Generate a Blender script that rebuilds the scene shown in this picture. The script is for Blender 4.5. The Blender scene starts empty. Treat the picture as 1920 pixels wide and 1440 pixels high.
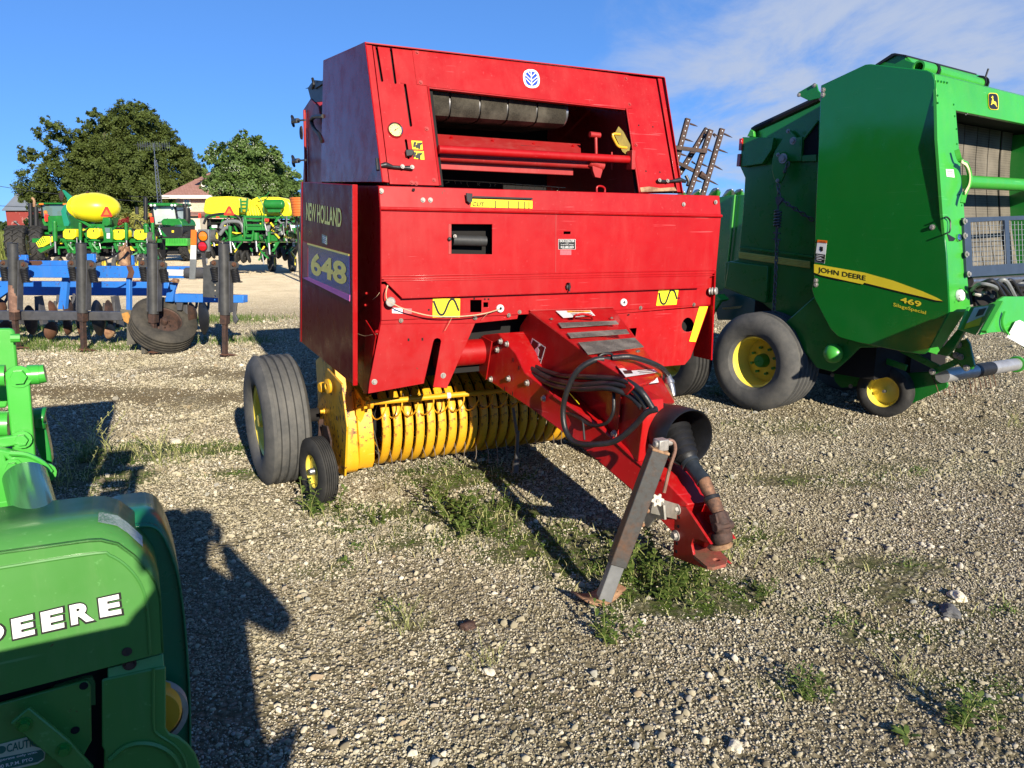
import bpy, bmesh, math, random
import numpy as np
from math import radians, sin, cos, pi, sqrt, atan2
from mathutils import Vector, Matrix
from mathutils.geometry import tessellate_polygon
V = Vector
sc = bpy.context.scene
col = sc.collection
random.seed(7)
# ---------------- camera, sky, sun, exposure ----------------
FPX = 1400.0
PIT = radians(11.70)
sp, cp = sin(PIT), cos(PIT)
CH = 1.65
cam = bpy.data.cameras.new('camera')
cam.sensor_width = 36.0
cam.lens = 36.0 * FPX / 1920.0
cam.clip_start = 0.05
cam.clip_end = 3000
co = bpy.data.objects.new('camera', cam)
col.objects.link(co)
co.location = (0, 0, CH)
co.rotation_euler = (pi / 2 - PIT, 0, 0)
sc.camera = co
sc.view_settings.view_transform = 'Standard'
sc.view_settings.look = 'None'
sc.view_settings.gamma = 1
sc.view_settings.exposure = 0.78
SUN_AZ = radians(23.6)      # the sun stands behind the camera, this far to its right
SUN_EL = radians(20.5)
sdir = V((sin(SUN_AZ) * cos(SUN_EL), -cos(SUN_AZ) * cos(SUN_EL), sin(SUN_EL)))
sl = bpy.data.lights.new('sun', 'SUN')
sl.energy = 5.0
sl.angle = radians(0.5)
sl.color = (1.0, 0.90, 0.74)
so = bpy.data.objects.new('sun', sl)
col.objects.link(so)
so.rotation_euler = sdir.to_track_quat('Z', 'Y').to_euler()
so.location = (6, -12, 8)
w = bpy.data.worlds.new('World')
sc.world = w
w.use_nodes = True
nt = w.node_tree
N, L = nt.nodes, nt.links
N.clear()
wo = N.new('ShaderNodeOutputWorld')
bg = N.new('ShaderNodeBackground')
bg.inputs[1].default_value = 0.06
sky = N.new('ShaderNodeTexSky')
sky.sky_type = 'NISHITA'
sky.sun_disc = False
sky.sun_elevation = SUN_EL
sky.sun_rotation = pi - SUN_AZ
sky.air_density = 0.6
sky.dust_density = 0.0
sky.ozone_density = 3.0
L.new(bg.outputs[0], wo.inputs[0])
def ray(px, py):
 x = (px - 960) / FPX
 v = (py - 720) / FPX
 return V((x, cp - v * sp, -(sp + v * cp)))
def worldclouds():
 tc = N.new('ShaderNodeTexCoord')
 sep = N.new('ShaderNodeSeparateXYZ')
 L.new(tc.outputs['Generated'], sep.inputs[0])
 def m(op, a, b=None, c=None):
  n = N.new('ShaderNodeMath')
  n.operation = op
  for i, q in enumerate((a, b, c)):
   if q is None:
    continue
   if isinstance(q, (int, float)):
    n.inputs[i].default_value = q
   else:
    L.new(q, n.inputs[i])
  return n.outputs[0]
 z = m('MAXIMUM', sep.outputs[2], 0.03)
 z = m('ADD', z, 0.12)
 comb = N.new('ShaderNodeCombineXYZ')
 L.new(m('DIVIDE', sep.outputs[0], z), comb.inputs[0])
 L.new(m('DIVIDE', sep.outputs[1], z), comb.inputs[1])
 mp = N.new('ShaderNodeMapping')
 mp.inputs['Rotation'].default_value = (0, 0, radians(-35))
 mp.inputs['Scale'].default_value = (1.5, 0.8, 1)
 L.new(comb.outputs[0], mp.inputs[0])
 n1 = N.new('ShaderNodeTexNoise')
 n1.inputs['Scale'].default_value = 1.5
 n1.inputs['Detail'].default_value = 9
 n1.inputs['Roughness'].default_value = 0.62
 n1.inputs['Distortion'].default_value = 0.35
 L.new(mp.outputs[0], n1.inputs[0])
 # where the cloud bank lies: directions around the upper right of the view
 tot = None
 for (px, py, lo, hi, k) in ((1620, 90, .945, .995, 1.0), (1900, 60, .94, .995, .9), (1330, 210, .982, .998, .75), (1150, 105, .997, .9995, .25), (1500, 330, .97, .995, .35)):
  d = ray(px, py).normalized()
  dn = N.new('ShaderNodeVectorMath')
  dn.operation = 'DOT_PRODUCT'
  L.new(tc.outputs['Generated'], dn.inputs[0])
  dn.inputs[1].default_value = d
  mr = N.new('ShaderNodeMapRange')
  mr.interpolation_type = 'SMOOTHSTEP'
  mr.inputs[1].default_value = lo
  mr.inputs[2].default_value = hi
  L.new(dn.outputs['Value'], mr.inputs[0])
  q = m('MULTIPLY', mr.outputs[0], k)
  tot = q if tot is None else m('MAXIMUM', tot, q)
 cl = N.new('ShaderNodeMapRange')
 cl.interpolation_type = 'SMOOTHSTEP'
 cl.inputs[1].default_value = 0.40
 cl.inputs[2].default_value = 0.78
 # more cover where the bank mask is strong
 s = m('MULTIPLY_ADD', tot, 0.30, n1.outputs[0])
 s = m('SUBTRACT', s, 0.14)
 L.new(s, cl.inputs[0])
 fac = m('MULTIPLY', cl.outputs[0], m('POWER', tot, 0.6))
 fac = m('MULTIPLY', fac, 0.92)
 mx = N.new('ShaderNodeMix')
 mx.data_type = 'RGBA'
 L.new(fac, mx.inputs[0])
 gm = N.new('ShaderNodeGamma')
 gm.inputs[1].default_value = 0.56
 L.new(sky.outputs[0], gm.inputs[0])
 tn = N.new('ShaderNodeMix')
 tn.data_type = 'RGBA'
 tn.blend_type = 'MULTIPLY'
 tn.inputs[0].default_value = 1.0
 tn.inputs[7].default_value = (0.98, 1.92, 3.40, 1)
 L.new(gm.outputs[0], tn.inputs[6])
 L.new(tn.outputs[2], mx.inputs[6])
 mx.inputs[7].default_value = (4.9, 5.7, 7.4, 1)
 L.new(mx.outputs[2], bg.inputs[0])
worldclouds()
# ---------------- frames: a machine's own axes, and the point of one of its planes a picture point shows ----------------
class Fr:
 def __init__(s, x, y, phi):
  s.o = V((x, y, 0))
  s.phi = radians(phi)
  s.u = V((sin(s.phi), cos(s.phi), 0))
  s.v = V((-cos(s.phi), sin(s.phi), 0))
 def loc(s, w_):
  d = w_ - s.o
  return V((d.dot(s.u), d.dot(s.v), d.z))
 def w(s, p):
  return s.o + s.u * p[0] + s.v * p[1] + V((0, 0, p[2]))
 def pl(s, px, py, n, k):
  c = s.loc(V((0, 0, CH)))
  r = ray(px, py)
  d = V((r.dot(s.u), r.dot(s.v), r.z))
  n = V(n)
  t = (k - n.dot(c)) / n.dot(d)
  return c + d * t
 def A(s, px, py, a):
  return s.pl(px, py, (1, 0, 0), a)
 def B(s, px, py, b):
  return s.pl(px, py, (0, 1, 0), b)
 def Z(s, px, py, z):
  return s.pl(px, py, (0, 0, 1), z)
 def D(s, px, py, d):
  return s.loc(V((0, 0, CH)) + ray(px, py) * d)
def ground(px, py, z=0.0):
 r = ray(px, py)
 t = (z - CH) / r.z
 return V((0, 0, CH)) + r * t
# ---------------- objects ----------------
def tag(o, label=None, cat=None, group=None, kind=None):
 if label:
  o['label'] = label
 if cat:
  o['category'] = cat
 if group:
  o['group'] = group
 if kind:
  o['kind'] = kind
 return o
def thing(name, label, cat, loc=(0, 0, 0), rz=0.0, group=None):
 o = bpy.data.objects.new(name, None)
 o.empty_display_size = 0.3
 col.objects.link(o)
 o.location = loc
 o.rotation_euler = (0, 0, rz)
 return tag(o, label, cat, group)
def frthing(name, label, cat, fr, group=None):
 return thing(name, label, cat, fr.o, pi / 2 - fr.phi, group)
def copytree(o, parent=None):
 c = o.copy()
 col.objects.link(c)
 if parent is not None:
  c.parent = parent
 for ch in list(o.children):
  copytree(ch, c)
 return c
def catmull(pts, k=5):
 if len(pts) < 3:
  return [V(p) for p in pts]
 P = [V(p) for p in pts]
 P = [P[0] * 2 - P[1]] + P + [P[-1] * 2 - P[-2]]
 out = []
 for i in range(1, len(P) - 2):
  for j in range(k):
   t = j / k
   a, b, c, d = P[i - 1], P[i], P[i + 1], P[i + 2]
   out.append(0.5 * ((2 * b) + (c - a) * t + (2 * a - 5 * b + 4 * c - d) * t * t + (3 * b - a - 3 * c + d) * t ** 3))
 out.append(P[-2])
 return out
SPLIT = {'bolt', 'edge_strip', 'gap_backing', 'folded_flange', 'small_hole', 'bolt_hole', 'hose_tie', 'lift_bracket', 'frame_plate', 'coulter_shank', 'pickup_lift_link', 'latch_decal', 'marker_reflector', 'bracket_label', 'roof_lamp', 'headlight',
   'cab_post', 'slotted_hole', 'pane', 'eye', 'tension_linkage', 'harrow_link', 'hose_fitting', 'plate_hole', 'rivet', 'cap_hole', 'hitch_block', 'cylinder_rod', 'shank_channel', 'frame_box', 'gate_rib', 'closing_wheel', 'end_panel', 'chain_spring', 'rear_bracket', 'shank_leg',
   'aerial_rod', 'pressed_ridge', 'grille_bar', 'light_bracket', 'rear_frame', 'cross_tube', 'toolbar', 'bar_hole', 'rust_patch', 'roller_clamp', 'clutch_cover', 'guide_hole', 'ram_rod', 'stack', 'folded_marker', 'rusty_cylinder'}
class MB:
 def __init__(s):
  s.v = []
  s.f = []
  s.m = []
  s.cur = 0
  s.pc = []
  s.hold = False
 def add(s, vs, fs):
  n = len(s.v)
  if not s.hold:
   s.pc.append((n, len(s.f)))
  s.v += [tuple(p) for p in vs]
  s.f += [tuple(i + n for i in f) for f in fs]
  s.m += [s.cur] * len(fs)
  return s
 def bx(s, x0, x1, y0, y1, z0, z1):
  vs = [(x, y, z) for x in (x0, x1) for y in (y0, y1) for z in (z0, z1)]
  return s.add(vs, [(0, 1, 3, 2), (4, 6, 7, 5), (0, 4, 5, 1), (2, 3, 7, 6), (0, 2, 6, 4), (1, 5, 7, 3)])
 def box(s, c, size, rot=None):
  vs = []
  for x in (-.5, .5):
   for y in (-.5, .5):
    for z in (-.5, .5):
     p = V((x * size[0], y * size[1], z * size[2]))
     if rot is not None:
      p = rot @ p
     vs.append(V(c) + p)
  return s.add(vs, [(0, 1, 3, 2), (4, 6, 7, 5), (0, 4, 5, 1), (2, 3, 7, 6), (0, 2, 6, 4), (1, 5, 7, 3)])
 def beam(s, p0, p1, wd, ht, up=(0, 0, 1)):
  """rectangular bar from p0 to p1, wd across, ht along up"""
  p0, p1 = V(p0), V(p1)
  d = (p1 - p0).normalized()
  x = d.cross(V(up)).normalized()
  y = x.cross(d).normalized()
  vs = []
  for p in (p0, p1):
   for (i, j) in ((-1, -1), (1, -1), (1, 1), (-1, 1)):
    vs.append(p + x * wd / 2 * i + y * ht / 2 * j)
  return s.add(vs, [(0, 1, 2, 3), (7, 6, 5, 4), (0, 4, 5, 1), (1, 5, 6, 2), (2, 6, 7, 3), (3, 7, 4, 0)])
 def cyl(s, p0, p1, r0, r1=None, n=16, cap=True):
  r1 = r0 if r1 is None else r1
  return s.tube([p0, p1], [r0, r1], n, cap)
 def tube(s, pts, r, n=8, cap=True):
  pts = [V(p) for p in pts]
  if not isinstance(r, (list, tuple)):
   r = [r] * len(pts)
  t = (pts[1] - pts[0]).normalized()
  ref = V((0, 0, 1)) if abs(t.z) < .9 else V((1, 0, 0))
  x = t.cross(ref).normalized()
  vs, fs = [], []
  for i, p in enumerate(pts):
   if i == 0:
    tt = t
   elif i == len(pts) - 1:
    tt = (pts[i] - pts[i - 1]).normalized()
   else:
    tt = (pts[i + 1] - pts[i - 1]).normalized()
   x = (x - tt * x.dot(tt))
   x = x.normalized() if x.length > 1e-6 else tt.orthogonal().normalized()
   y = tt.cross(x)
   for k in range(n):
    a = 2 * pi * k / n
    vs.append(p + (x * cos(a) + y * sin(a)) * r[i])
  for i in range(len(pts) - 1):
   for k in range(n):
    k2 = (k + 1) % n
    fs.append((i * n + k, i * n + k2, (i + 1) * n + k2, (i + 1) * n + k))
  if cap:
   fs.append(tuple(range(n))[::-1])
   fs.append(tuple(range((len(pts) - 1) * n, len(pts) * n)))
  return s.add(vs, fs)
 def helix(s, p0, p1, R, r, turns, n=6, k=12):
  p0, p1 = V(p0), V(p1)
  d = p1 - p0
  t = d.normalized()
  x = t.orthogonal().normalized()
  y = t.cross(x)
  pts = []
  m = int(turns * k)
  for i in range(m + 1):
   a = 2 * pi * i / k
   pts.append(p0 + d * (i / m) + (x * cos(a) + y * sin(a)) * R)
  return s.tube(pts, r, n)
 def lathe(s, c, axis, prof, n=32, closed=True):
  """prof: (radius, along axis) round the axis through c"""
  c = V(c)
  ax = V(axis).normalized()
  x = ax.cross(V((0, 0, 1))) if abs(ax.z) < .9 else ax.cross(V((1, 0, 0)))
  x.normalize()
  y = ax.cross(x)
  vs, fs = [], []
  m = len(prof)
  for k in range(n):
   a = 2 * pi * k / n
   d = x * cos(a) + y * sin(a)
   for (r, h) in prof:
    vs.append(c + ax * h + d * r)
  for k in range(n):
   k2 = (k + 1) % n
   for i in range(m if closed else m - 1):
    i2 = (i + 1) % m
    fs.append((k * m + i, k * m + i2, k2 * m + i2, k2 * m + i))
  return s.add(vs, fs)
 def prism(s, pts, vec):
  pts = [V(p) for p in pts]
  n = len(pts)
  vec = V(vec)
  vs = pts + [p + vec for p in pts]
  fs = [tuple(range(n)), tuple(range(n, 2 * n))[::-1]]
  fs += [(i, (i + 1) % n, n + (i + 1) % n, n + i) for i in range(n)]
  return s.add(vs, fs)
 def plate(s, outer, holes, vec):
  """outline with holes, given thickness by vec"""
  loops = [[V(p) for p in outer]] + [[V(p) for p in h] for h in holes]
  flat = [p for l in loops for p in l]
  # project on the dominant plane so tessellation ignores small warps
  vec = V(vec)
  ax = max(range(3), key=lambda i: abs(vec[i]))
  keep = [i for i in range(3) if i != ax]
  l2 = [[V((p[keep[0]], p[keep[1]], 0)) for p in l] for l in loops]
  tris = tessellate_polygon(l2)
  n = len(flat)
  vs = flat + [p + vec for p in flat]
  fs = [tuple(t) for t in tris] + [tuple(i + n for i in t)[::-1] for t in tris]
  k = 0
  for l in loops:
   m = len(l)
   fs += [(k + i, k + (i + 1) % m, n + k + (i + 1) % m, n + k + i) for i in range(m)]
   k += m
  return s.add(vs, fs)
 def sph(s, c, r, n=12, sc_=(1, 1, 1), rot=None):
  c = V(c)
  vs, fs = [], []
  h = n // 2
  vs.append(V((0, 0, 1)))
  for i in range(1, h):
   t = pi * i / h
   for k in range(n):
    a = 2 * pi * k / n
    vs.append(V((sin(t) * cos(a), sin(t) * sin(a), cos(t))))
  vs.append(V((0, 0, -1)))
  for k in range(n):
   fs.append((0, 1 + k, 1 + (k + 1) % n))
  for i in range(h - 2):
   for k in range(n):
    a0 = 1 + i * n + k
    a1 = 1 + i * n + (k + 1) % n
    fs.append((a0, a0 + n, a1 + n, a1))
  b0 = 1 + (h - 2) * n
  for k in range(n):
   fs.append((len(vs) - 1, b0 + (k + 1) % n, b0 + k))
  out = []
  for v in vs:
   q = V((v.x * sc_[0], v.y * sc_[1], v.z * sc_[2])) * r
   if rot is not None:
    q = rot @ q
   out.append(c + q)
  return s.add(out, fs)
 def bolt(s, p, n, r=.012, h=.009):
  """hexagon bolt head with a washer, standing on p along n"""
  n = V(n).normalized()
  p = V(p)
  s.cyl(p - n * .002, p + n * h * .3, r * 1.45, n=14)
  s.hold = True
  s.cyl(p + n * h * .3, p + n * h * 1.3, r, r * .92, n=6)
  s.hold = False
  return s
 def build(s, name, mat, parent=None, bevel=0.0, smooth=True, ang=38, recalc=True):
  if name in SPLIT and len(s.pc) > 1:      # each piece becomes a part of its own
   ends = s.pc[1:] + [(len(s.v), len(s.f))]
   first = None
   for (v0, f0), (v1, f1) in zip(s.pc, ends):
    q = MB()
    q.add(s.v[v0:v1], [tuple(i - v0 for i in f) for f in s.f[f0:f1]])
    o = q.build(name, mat, parent, bevel, smooth, ang, recalc)
    first = first or o
   return first
  me = bpy.data.meshes.new(name)
  me.from_pydata(s.v, [], s.f)
  mats = mat if isinstance(mat, (list, tuple)) else [mat]
  for m_ in mats:
   me.materials.append(m_)
  if len(mats) > 1:
   me.polygons.foreach_set('material_index', s.m)
  if recalc:
   bm = bmesh.new()
   bm.from_mesh(me)
   bmesh.ops.recalc_face_normals(bm, faces=bm.faces)
   bm.to_mesh(me)
   bm.free()
  if smooth:
   me.polygons.foreach_set('use_smooth', [True] * len(me.polygons))
   me.set_sharp_from_angle(angle=radians(ang))
  me.update()
  o = bpy.data.objects.new(name, me)
  col.objects.link(o)
  if parent is not None:
   o.parent = parent
  if bevel:
   b = o.modifiers.new('bevel', 'BEVEL')
   b.width = bevel
   b.segments = 2
   b.limit_method = 'ANGLE'
   b.angle_limit = radians(40)
   b.harden_normals = False
  return o
def textmesh(body, bold=0.0, shear=0.0):
 cu = bpy.data.curves.new('lettering', 'FONT')
 cu.body = body
 cu.offset = bold
 cu.shear = shear
 cu.resolution_u = 4
 ob = bpy.data.objects.new('lettering', cu)
 col.objects.link(ob)
 dg = bpy.context.evaluated_depsgraph_get()
 me = bpy.data.meshes.new_from_object(ob.evaluated_get(dg))
 vs = [v.co.copy() for v in me.vertices]
 fs = [tuple(p.vertices) for p in me.polygons]
 bpy.data.meshes.remove(me)
 bpy.data.objects.remove(ob)
 bpy.data.curves.remove(cu)
 x0 = min(v.x for v in vs)
 x1 = max(v.x for v in vs)
 y0 = min(v.y for v in vs)
 y1 = max(v.y for v in vs)
 return [((v.x - x0) / (x1 - x0), (v.y - y0) / (y1 - y0)) for v in vs], fs
def lettering(mb, body, bl, br, tl, off, bold=0.0, shear=0.0, tr=None):
 """flat letters filling the patch bottom-left, bottom-right, top-left, lifted by the vector off"""
 uv, fs = textmesh(body, bold, shear)
 bl, br, tl = V(bl), V(br), V(tl)
 tr = V(tr) if tr is not None else br + tl - bl
 off = V(off)
 vs = [bl * (1 - a) * (1 - b) + br * a * (1 - b) + tl * (1 - a) * b + tr * a * b + off for a, b in uv]
 mb.add(vs, fs)
 return mb
# ---------------- materials ----------------
class Mat:
 def __init__(s, name):
  s.m = bpy.data.materials.new(name)
  s.m.use_nodes = True
  s.nt = s.m.node_tree
  s.N = s.nt.nodes
  s.L = s.nt.links
  s.b = s.N['Principled BSDF']
  s.tc = s.N.new('ShaderNodeTexCoord')
 def n(s, t, **kw):
  k = s.N.new(t)
  for a, b in kw.items():
   if a.startswith('i_'):
    key = a[2:]
    k.inputs[int(key) if key.isdigit() else key].default_value = b
   else:
    setattr(k, a, b)
  return k
 def noise(s, scale, detail=4, rough=.55, dist=0.0, co='Object', vec=None):
  k = s.n('ShaderNodeTexNoise')
  k.inputs['Scale'].default_value = scale
  k.inputs['Detail'].default_value = detail
  k.inputs['Roughness'].default_value = rough
  k.inputs['Distortion'].default_value = dist
  s.L.new(vec if vec is not None else s.tc.outputs[co], k.inputs['Vector'])
  return k.outputs[0]
 def rng(s, f, a, b, c=0.0, d=1.0):
  k = s.n('ShaderNodeMapRange')
  k.inputs[1].default_value = a
  k.inputs[2].default_value = b
  k.inputs[3].default_value = c
  k.inputs[4].default_value = d
  s.L.new(f, k.inputs[0])
  return k.outputs[0]
 def math(s, op, a, b):
  k = s.n('ShaderNodeMath', operation=op)
  for i, q in enumerate((a, b)):
   if isinstance(q, (int, float)):
    k.inputs[i].default_value = q
   else:
    s.L.new(q, k.inputs[i])
  return k.outputs[0]
 def mix(s, f, a, b):
  k = s.n('ShaderNodeMix', data_type='RGBA')
  for i, q in ((0, f), (6, a), (7, b)):
   if isinstance(q, (int, float)):
    k.inputs[i].default_value = q
   elif isinstance(q, (tuple, list)):
    k.inputs[i].default_value = (*q[:3], 1)
   else:
    s.L.new(q, k.inputs[i])
  return k.outputs[2]
 def base(s, c):
  if isinstance(c, (tuple, list)):
   s.b.inputs['Base Color'].default_value = (*c[:3], 1)
  else:
   s.L.new(c, s.b.inputs['Base Color'])
 def rough(s, r):
  if isinstance(r, (int, float)):
   s.b.inputs['Roughness'].default_value = r
  else:
   s.L.new(r, s.b.inputs['Roughness'])
 def bump(s, h, strength=.3, dist=.01):
  k = s.n('ShaderNodeBump')
  k.inputs['Strength'].default_value = strength
  k.inputs['Distance'].default_value = dist
  s.L.new(h, k.inputs['Height'])
  s.L.new(k.outputs[0], s.b.inputs['Normal'])
def paint(name, c, rough=.35, dirt=.25, rust=0.0, coat=.25, dust=(.30, .25, .18), wave=.0, fade=.12, spec=.5):
 m = Mat(name)
 big = m.noise(1.7, 5, .6)
 fine = m.noise(22, 6, .7)
 cc = m.mix(m.rng(big, .3, .7), tuple(x * (1 - fade) for x in c), tuple(min(1, x * (1 + fade)) for x in c))
 mp = m.n('ShaderNodeMapping')
 mp.inputs['Scale'].default_value = (9, 9, 1.6)
 m.L.new(m.tc.outputs['Object'], mp.inputs[0])
 d = m.math('MULTIPLY', m.rng(m.noise(1.0, 9, .74, vec=mp.outputs[0]), .50, .85), dirt)
 cc = m.mix(d, cc, dust)
 # long thin scratches in two directions, and scuffs
 mp2 = m.n('ShaderNodeMapping')
 mp2.inputs['Rotation'].default_value = (.5, .7, .4)
 mp2.inputs['Scale'].default_value = (3, 3, 90)
 m.L.new(m.tc.outputs['Object'], mp2.inputs[0])
 sl_ = m.math('MULTIPLY', m.rng(m.noise(1.0, 2, .4, vec=mp2.outputs[0]), .69, .71), m.rng(m.noise(2.2, 3, .5), .52, .60))
 cc = m.mix(m.math('MULTIPLY', sl_, min(.6, dirt * 3)), cc, tuple(min(1, x * 1.3 + .10) for x in c))
 sc_ = m.rng(m.noise(60, 3, .5), .66, .72)      # fine scuffs
 cc = m.mix(m.math('MULTIPLY', sc_, .35 * min(1, dirt * 3)), cc, tuple(min(1, x * 1.5 + .08) for x in c))
 if rust:
  r = m.rng(fine, .70 - rust, .72 - rust)
  r = m.math('MULTIPLY', r, m.rng(m.noise(3.0, 3, .5), .45, .55))
  cc = m.mix(r, cc, (.09, .035, .018))
 m.base(cc)
 m.rough(m.math('ADD', m.math('MULTIPLY', m.rng(m.noise(9, 5, .6), .35, .7), .18), rough - .05))
 m.b.inputs['Coat Weight'].default_value = coat
 m.b.inputs['Coat Roughness'].default_value = .12
 m.b.inputs['Specular IOR Level'].default_value = spec
 if wave:
  m.bump(m.noise(2.4, 2, .4), wave, .02)
 else:
  m.bump(m.noise(3.2, 3, .5), .10, .01)
 return m.m
def simple(name, c, rough=.6, metal=0.0, var=.2, scale=12, bump=.1, spec=.5):
 m = Mat(name)
 cc = m.mix(m.rng(m.noise(scale, 6, .65), .3, .7), tuple(x * (1 - var) for x in c), tuple(min(1, x * (1 + var)) for x in c))
 m.base(cc)
 m.rough(rough)
 m.b.inputs['Metallic'].default_value = metal
 m.b.inputs['Specular IOR Level'].default_value = spec
 if bump:
  m.bump(m.noise(scale * 4, 4, .6), bump, .004)
 return m.m
def rusty(name, c1, c2, scale=9, rough=.75, metal=.2, lo=.42, hi=.58):
 m = Mat(name)
 cc = m.mix(m.rng(m.noise(scale, 8, .7), lo, hi), c1, c2)
 cc = m.mix(m.math('MULTIPLY', m.rng(m.noise(scale * 7, 4, .6), .5, .7), .4), cc, tuple(x * .45 for x in c2))
 m.base(cc)
 m.rough(rough)
 m.b.inputs['Metallic'].default_value = metal
 m.bump(m.noise(scale * 5, 5, .6), .35, .004)
 return m.m
def glassy(name, c, rough=.08):
 m = Mat(name)
 m.base(c)
 m.rough(rough)
 m.b.inputs['Specular IOR Level'].default_value = .8
 m.b.inputs['Coat Weight'].default_value = .5
 return m.m
M = {}
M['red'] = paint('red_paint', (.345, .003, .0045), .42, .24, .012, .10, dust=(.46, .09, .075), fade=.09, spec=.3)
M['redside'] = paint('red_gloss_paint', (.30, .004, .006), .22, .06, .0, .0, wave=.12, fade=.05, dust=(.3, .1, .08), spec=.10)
M['redshade'] = paint('shaded_red_gloss_paint', (.19, .003, .006), .30, .08, .0, .0, wave=.12, fade=.06, dust=(.3, .1, .08), spec=.03)  # the same red darkened, shade of the unlit side put into the colour
M['reddull'] = paint('dull_red_paint', (.33, .015, .014), .5, .30, .02, .05, dust=(.42, .2, .16))
M['redtongue'] = paint('scratched_red_paint', (.35, .0045, .0055), .38, .25, .03, .12, dust=(.42, .15, .11), spec=.35)
M['yel'] = paint('yellow_paint', (.68, .35, .012), .45, .2, .03, .08, dust=(.5, .35, .12))
M['yelchip'] = paint('chipped_yellow_paint', (.70, .36, .012), .45, .3, .15, .08, dust=(.45, .32, .12))
M['rimyel'] = paint('rim_yellow_paint', (.82, .64, .07), .42, .25, .01, .2, dust=(.45, .38, .2))
M['jdyel'] = paint('bright_yellow_paint', (.85, .66, .03), .4, .08, .0, .3)
M['green'] = paint('green_paint', (.010, .19, .024), .30, .10, .0, .3, dust=(.12, .25, .08), fade=.08)
M['greenside'] = paint('green_gloss_paint', (.006, .150, .020), .16, .05, .0, .5, wave=.1, fade=.05, dust=(.1, .22, .08))
M['greenlight'] = paint('light_green_paint', (.045, .34, .035), .36, .2, .008, .25, dust=(.2, .33, .1))
M['greenold'] = paint('aged_green_paint', (.058, .22, .040), .45, .3, .03, .2, dust=(.2, .3, .14))
M['fargreen'] = simple('far_green_paint', (.012, .165, .022), .4, 0, .25, 5, 0)
M['blue'] = paint('blue_paint', (.024, .165, .56), .5, .35, .09, .05, dust=(.16, .22, .34))
M['black'] = simple('black_paint', (.012, .012, .013), .5, 0, .3, 10, .1)
M['void'] = simple('inner_shade_black', (.006, .005, .005), .9, 0, .2, 5, 0)  # near-black base holds the shade of insides, gaps and holes
M['rubber'] = simple('black_hose_rubber', (.016, .016, .017), .42, 0, .4, 30, .3)
M['steel'] = simple('bare_steel', (.34, .34, .35), .35, .85, .25, 14, .1)
M['chrome'] = simple('chromed_steel', (.62, .66, .66), .12, 1.0, .1, 5, 0)
M['zinc'] = simple('zinc_bolt', (.34, .32, .29), .5, .4, .3, 40, 0)
M['wire'] = simple('spring_wire', (.20, .17, .14), .5, .5, .3, 30, 0)
M['jack'] = rusty('worn_grey_jack_steel', (.075, .075, .072), (.15, .075, .04), 6, .55, .4, .50, .72)
M['rust'] = rusty('brown_rust', (.13, .06, .032), (.10, .045, .028), 9)
M['rustdark'] = rusty('dark_rust_iron', (.085, .045, .032), (.04, .026, .022), 12)
M['rustpale'] = rusty('pale_rust', (.42, .26, .14), (.22, .11, .06), 11)
M['ptorust'] = rusty('rusted_shaft_steel', (.26, .13, .07), (.09, .05, .035), 10, .7, .3)
M['grey'] = simple('grey_plastic', (.16, .17, .17), .45, 0, .2, 12, 0)
M['iron'] = simple('grey_iron', (.10, .10, .105), .5, .4, .3, 9, .15)
M['white'] = simple('white_sticker', (.72, .72, .70), .45, 0, .08, 20, 0)
M['ystick'] = simple('yellow_sticker', (.88, .72, .02), .4, 0, .05, 20, 0)
M['kstick'] = simple('black_print', (.012, .012, .012), .45, 0, .1, 20, 0)
M['dgold'] = simple('gold_decal', (.95, .76, .16), .42, .75, .08, 20, 0, .3)
M['orange'] = simple('orange_reflector', (.85, .17, .02), .35, 0, .1, 20, 0)
M['sinred'] = simple('red_reflector', (.75, .04, .02), .3, 0, .1, 20, 0)
M['lensred'] = glassy('red_lens', (.45, .01, .015))
M['lensor'] = glassy('amber_lens', (.8, .2, .01))
M['bluelogo'] = simple('blue_print', (.01, .05, .42), .4, 0, .05, 20, 0)
M['purple'] = simple('pink_stripe_print', (.85, .20, .50), .5, 0, .05, 10, 0, .1)
M['navy'] = simple('dark_blue_decal', (.035, .03, .17), .2, 0, .05, 10, 0, .5)
M['twine'] = simple('pale_twine', (.50, .36, .22), .8, 0, .3, 60, .2)
M['guard'] = simple('dark_blue_grey_guard', (.035, .050, .075), .45, 0, .15, 10, 0)
M['glass'] = glassy('window_glass', (.10, .17, .16), .04)
M['teal'] = simple('plastic_tank', (.9, .75, .03), .35, 0, .04, 3, 0)
def grit(name, c1, c2):
 m = Mat(name)
 cc = m.mix(m.rng(m.noise(160, 3, .7), .45, .6), c1, c2)
 cc = m.mix(m.rng(m.noise(6, 4, .6), .45, .75), cc, tuple(x * 1.9 + .03 for x in c2))
 m.base(cc)
 m.rough(.9)
 m.bump(m.noise(200, 2, .6), .5, .002)
 return m.m
M['grit'] = grit('grip_tape', (.055, .052, .045), (.12, .11, .09))
def beltmat(name, c, k=70):
 m = Mat(name)
 mp = m.n('ShaderNodeMapping')
 mp.inputs['Rotation'].default_value = (0, radians(45), 0)
 m.L.new(m.tc.outputs['Object'], mp.inputs[0])
 ch = m.n('ShaderNodeTexChecker')
 ch.inputs['Scale'].default_value = k
 m.L.new(mp.outputs[0], ch.inputs['Vector'])
 cc = m.mix(ch.outputs['Fac'], tuple(x * .55 for x in c), c)
 cc = m.mix(m.rng(m.noise(3, 4, .6), .4, .8), cc, tuple(x * 1.5 for x in c))
 m.base(cc)
 m.rough(.85)
 return m.m
M['belt'] = beltmat('baler_belt', (.13, .115, .09))
M['beltdark'] = grit('worn_belt', (.016, .013, .008), (.034, .029, .018))
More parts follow.
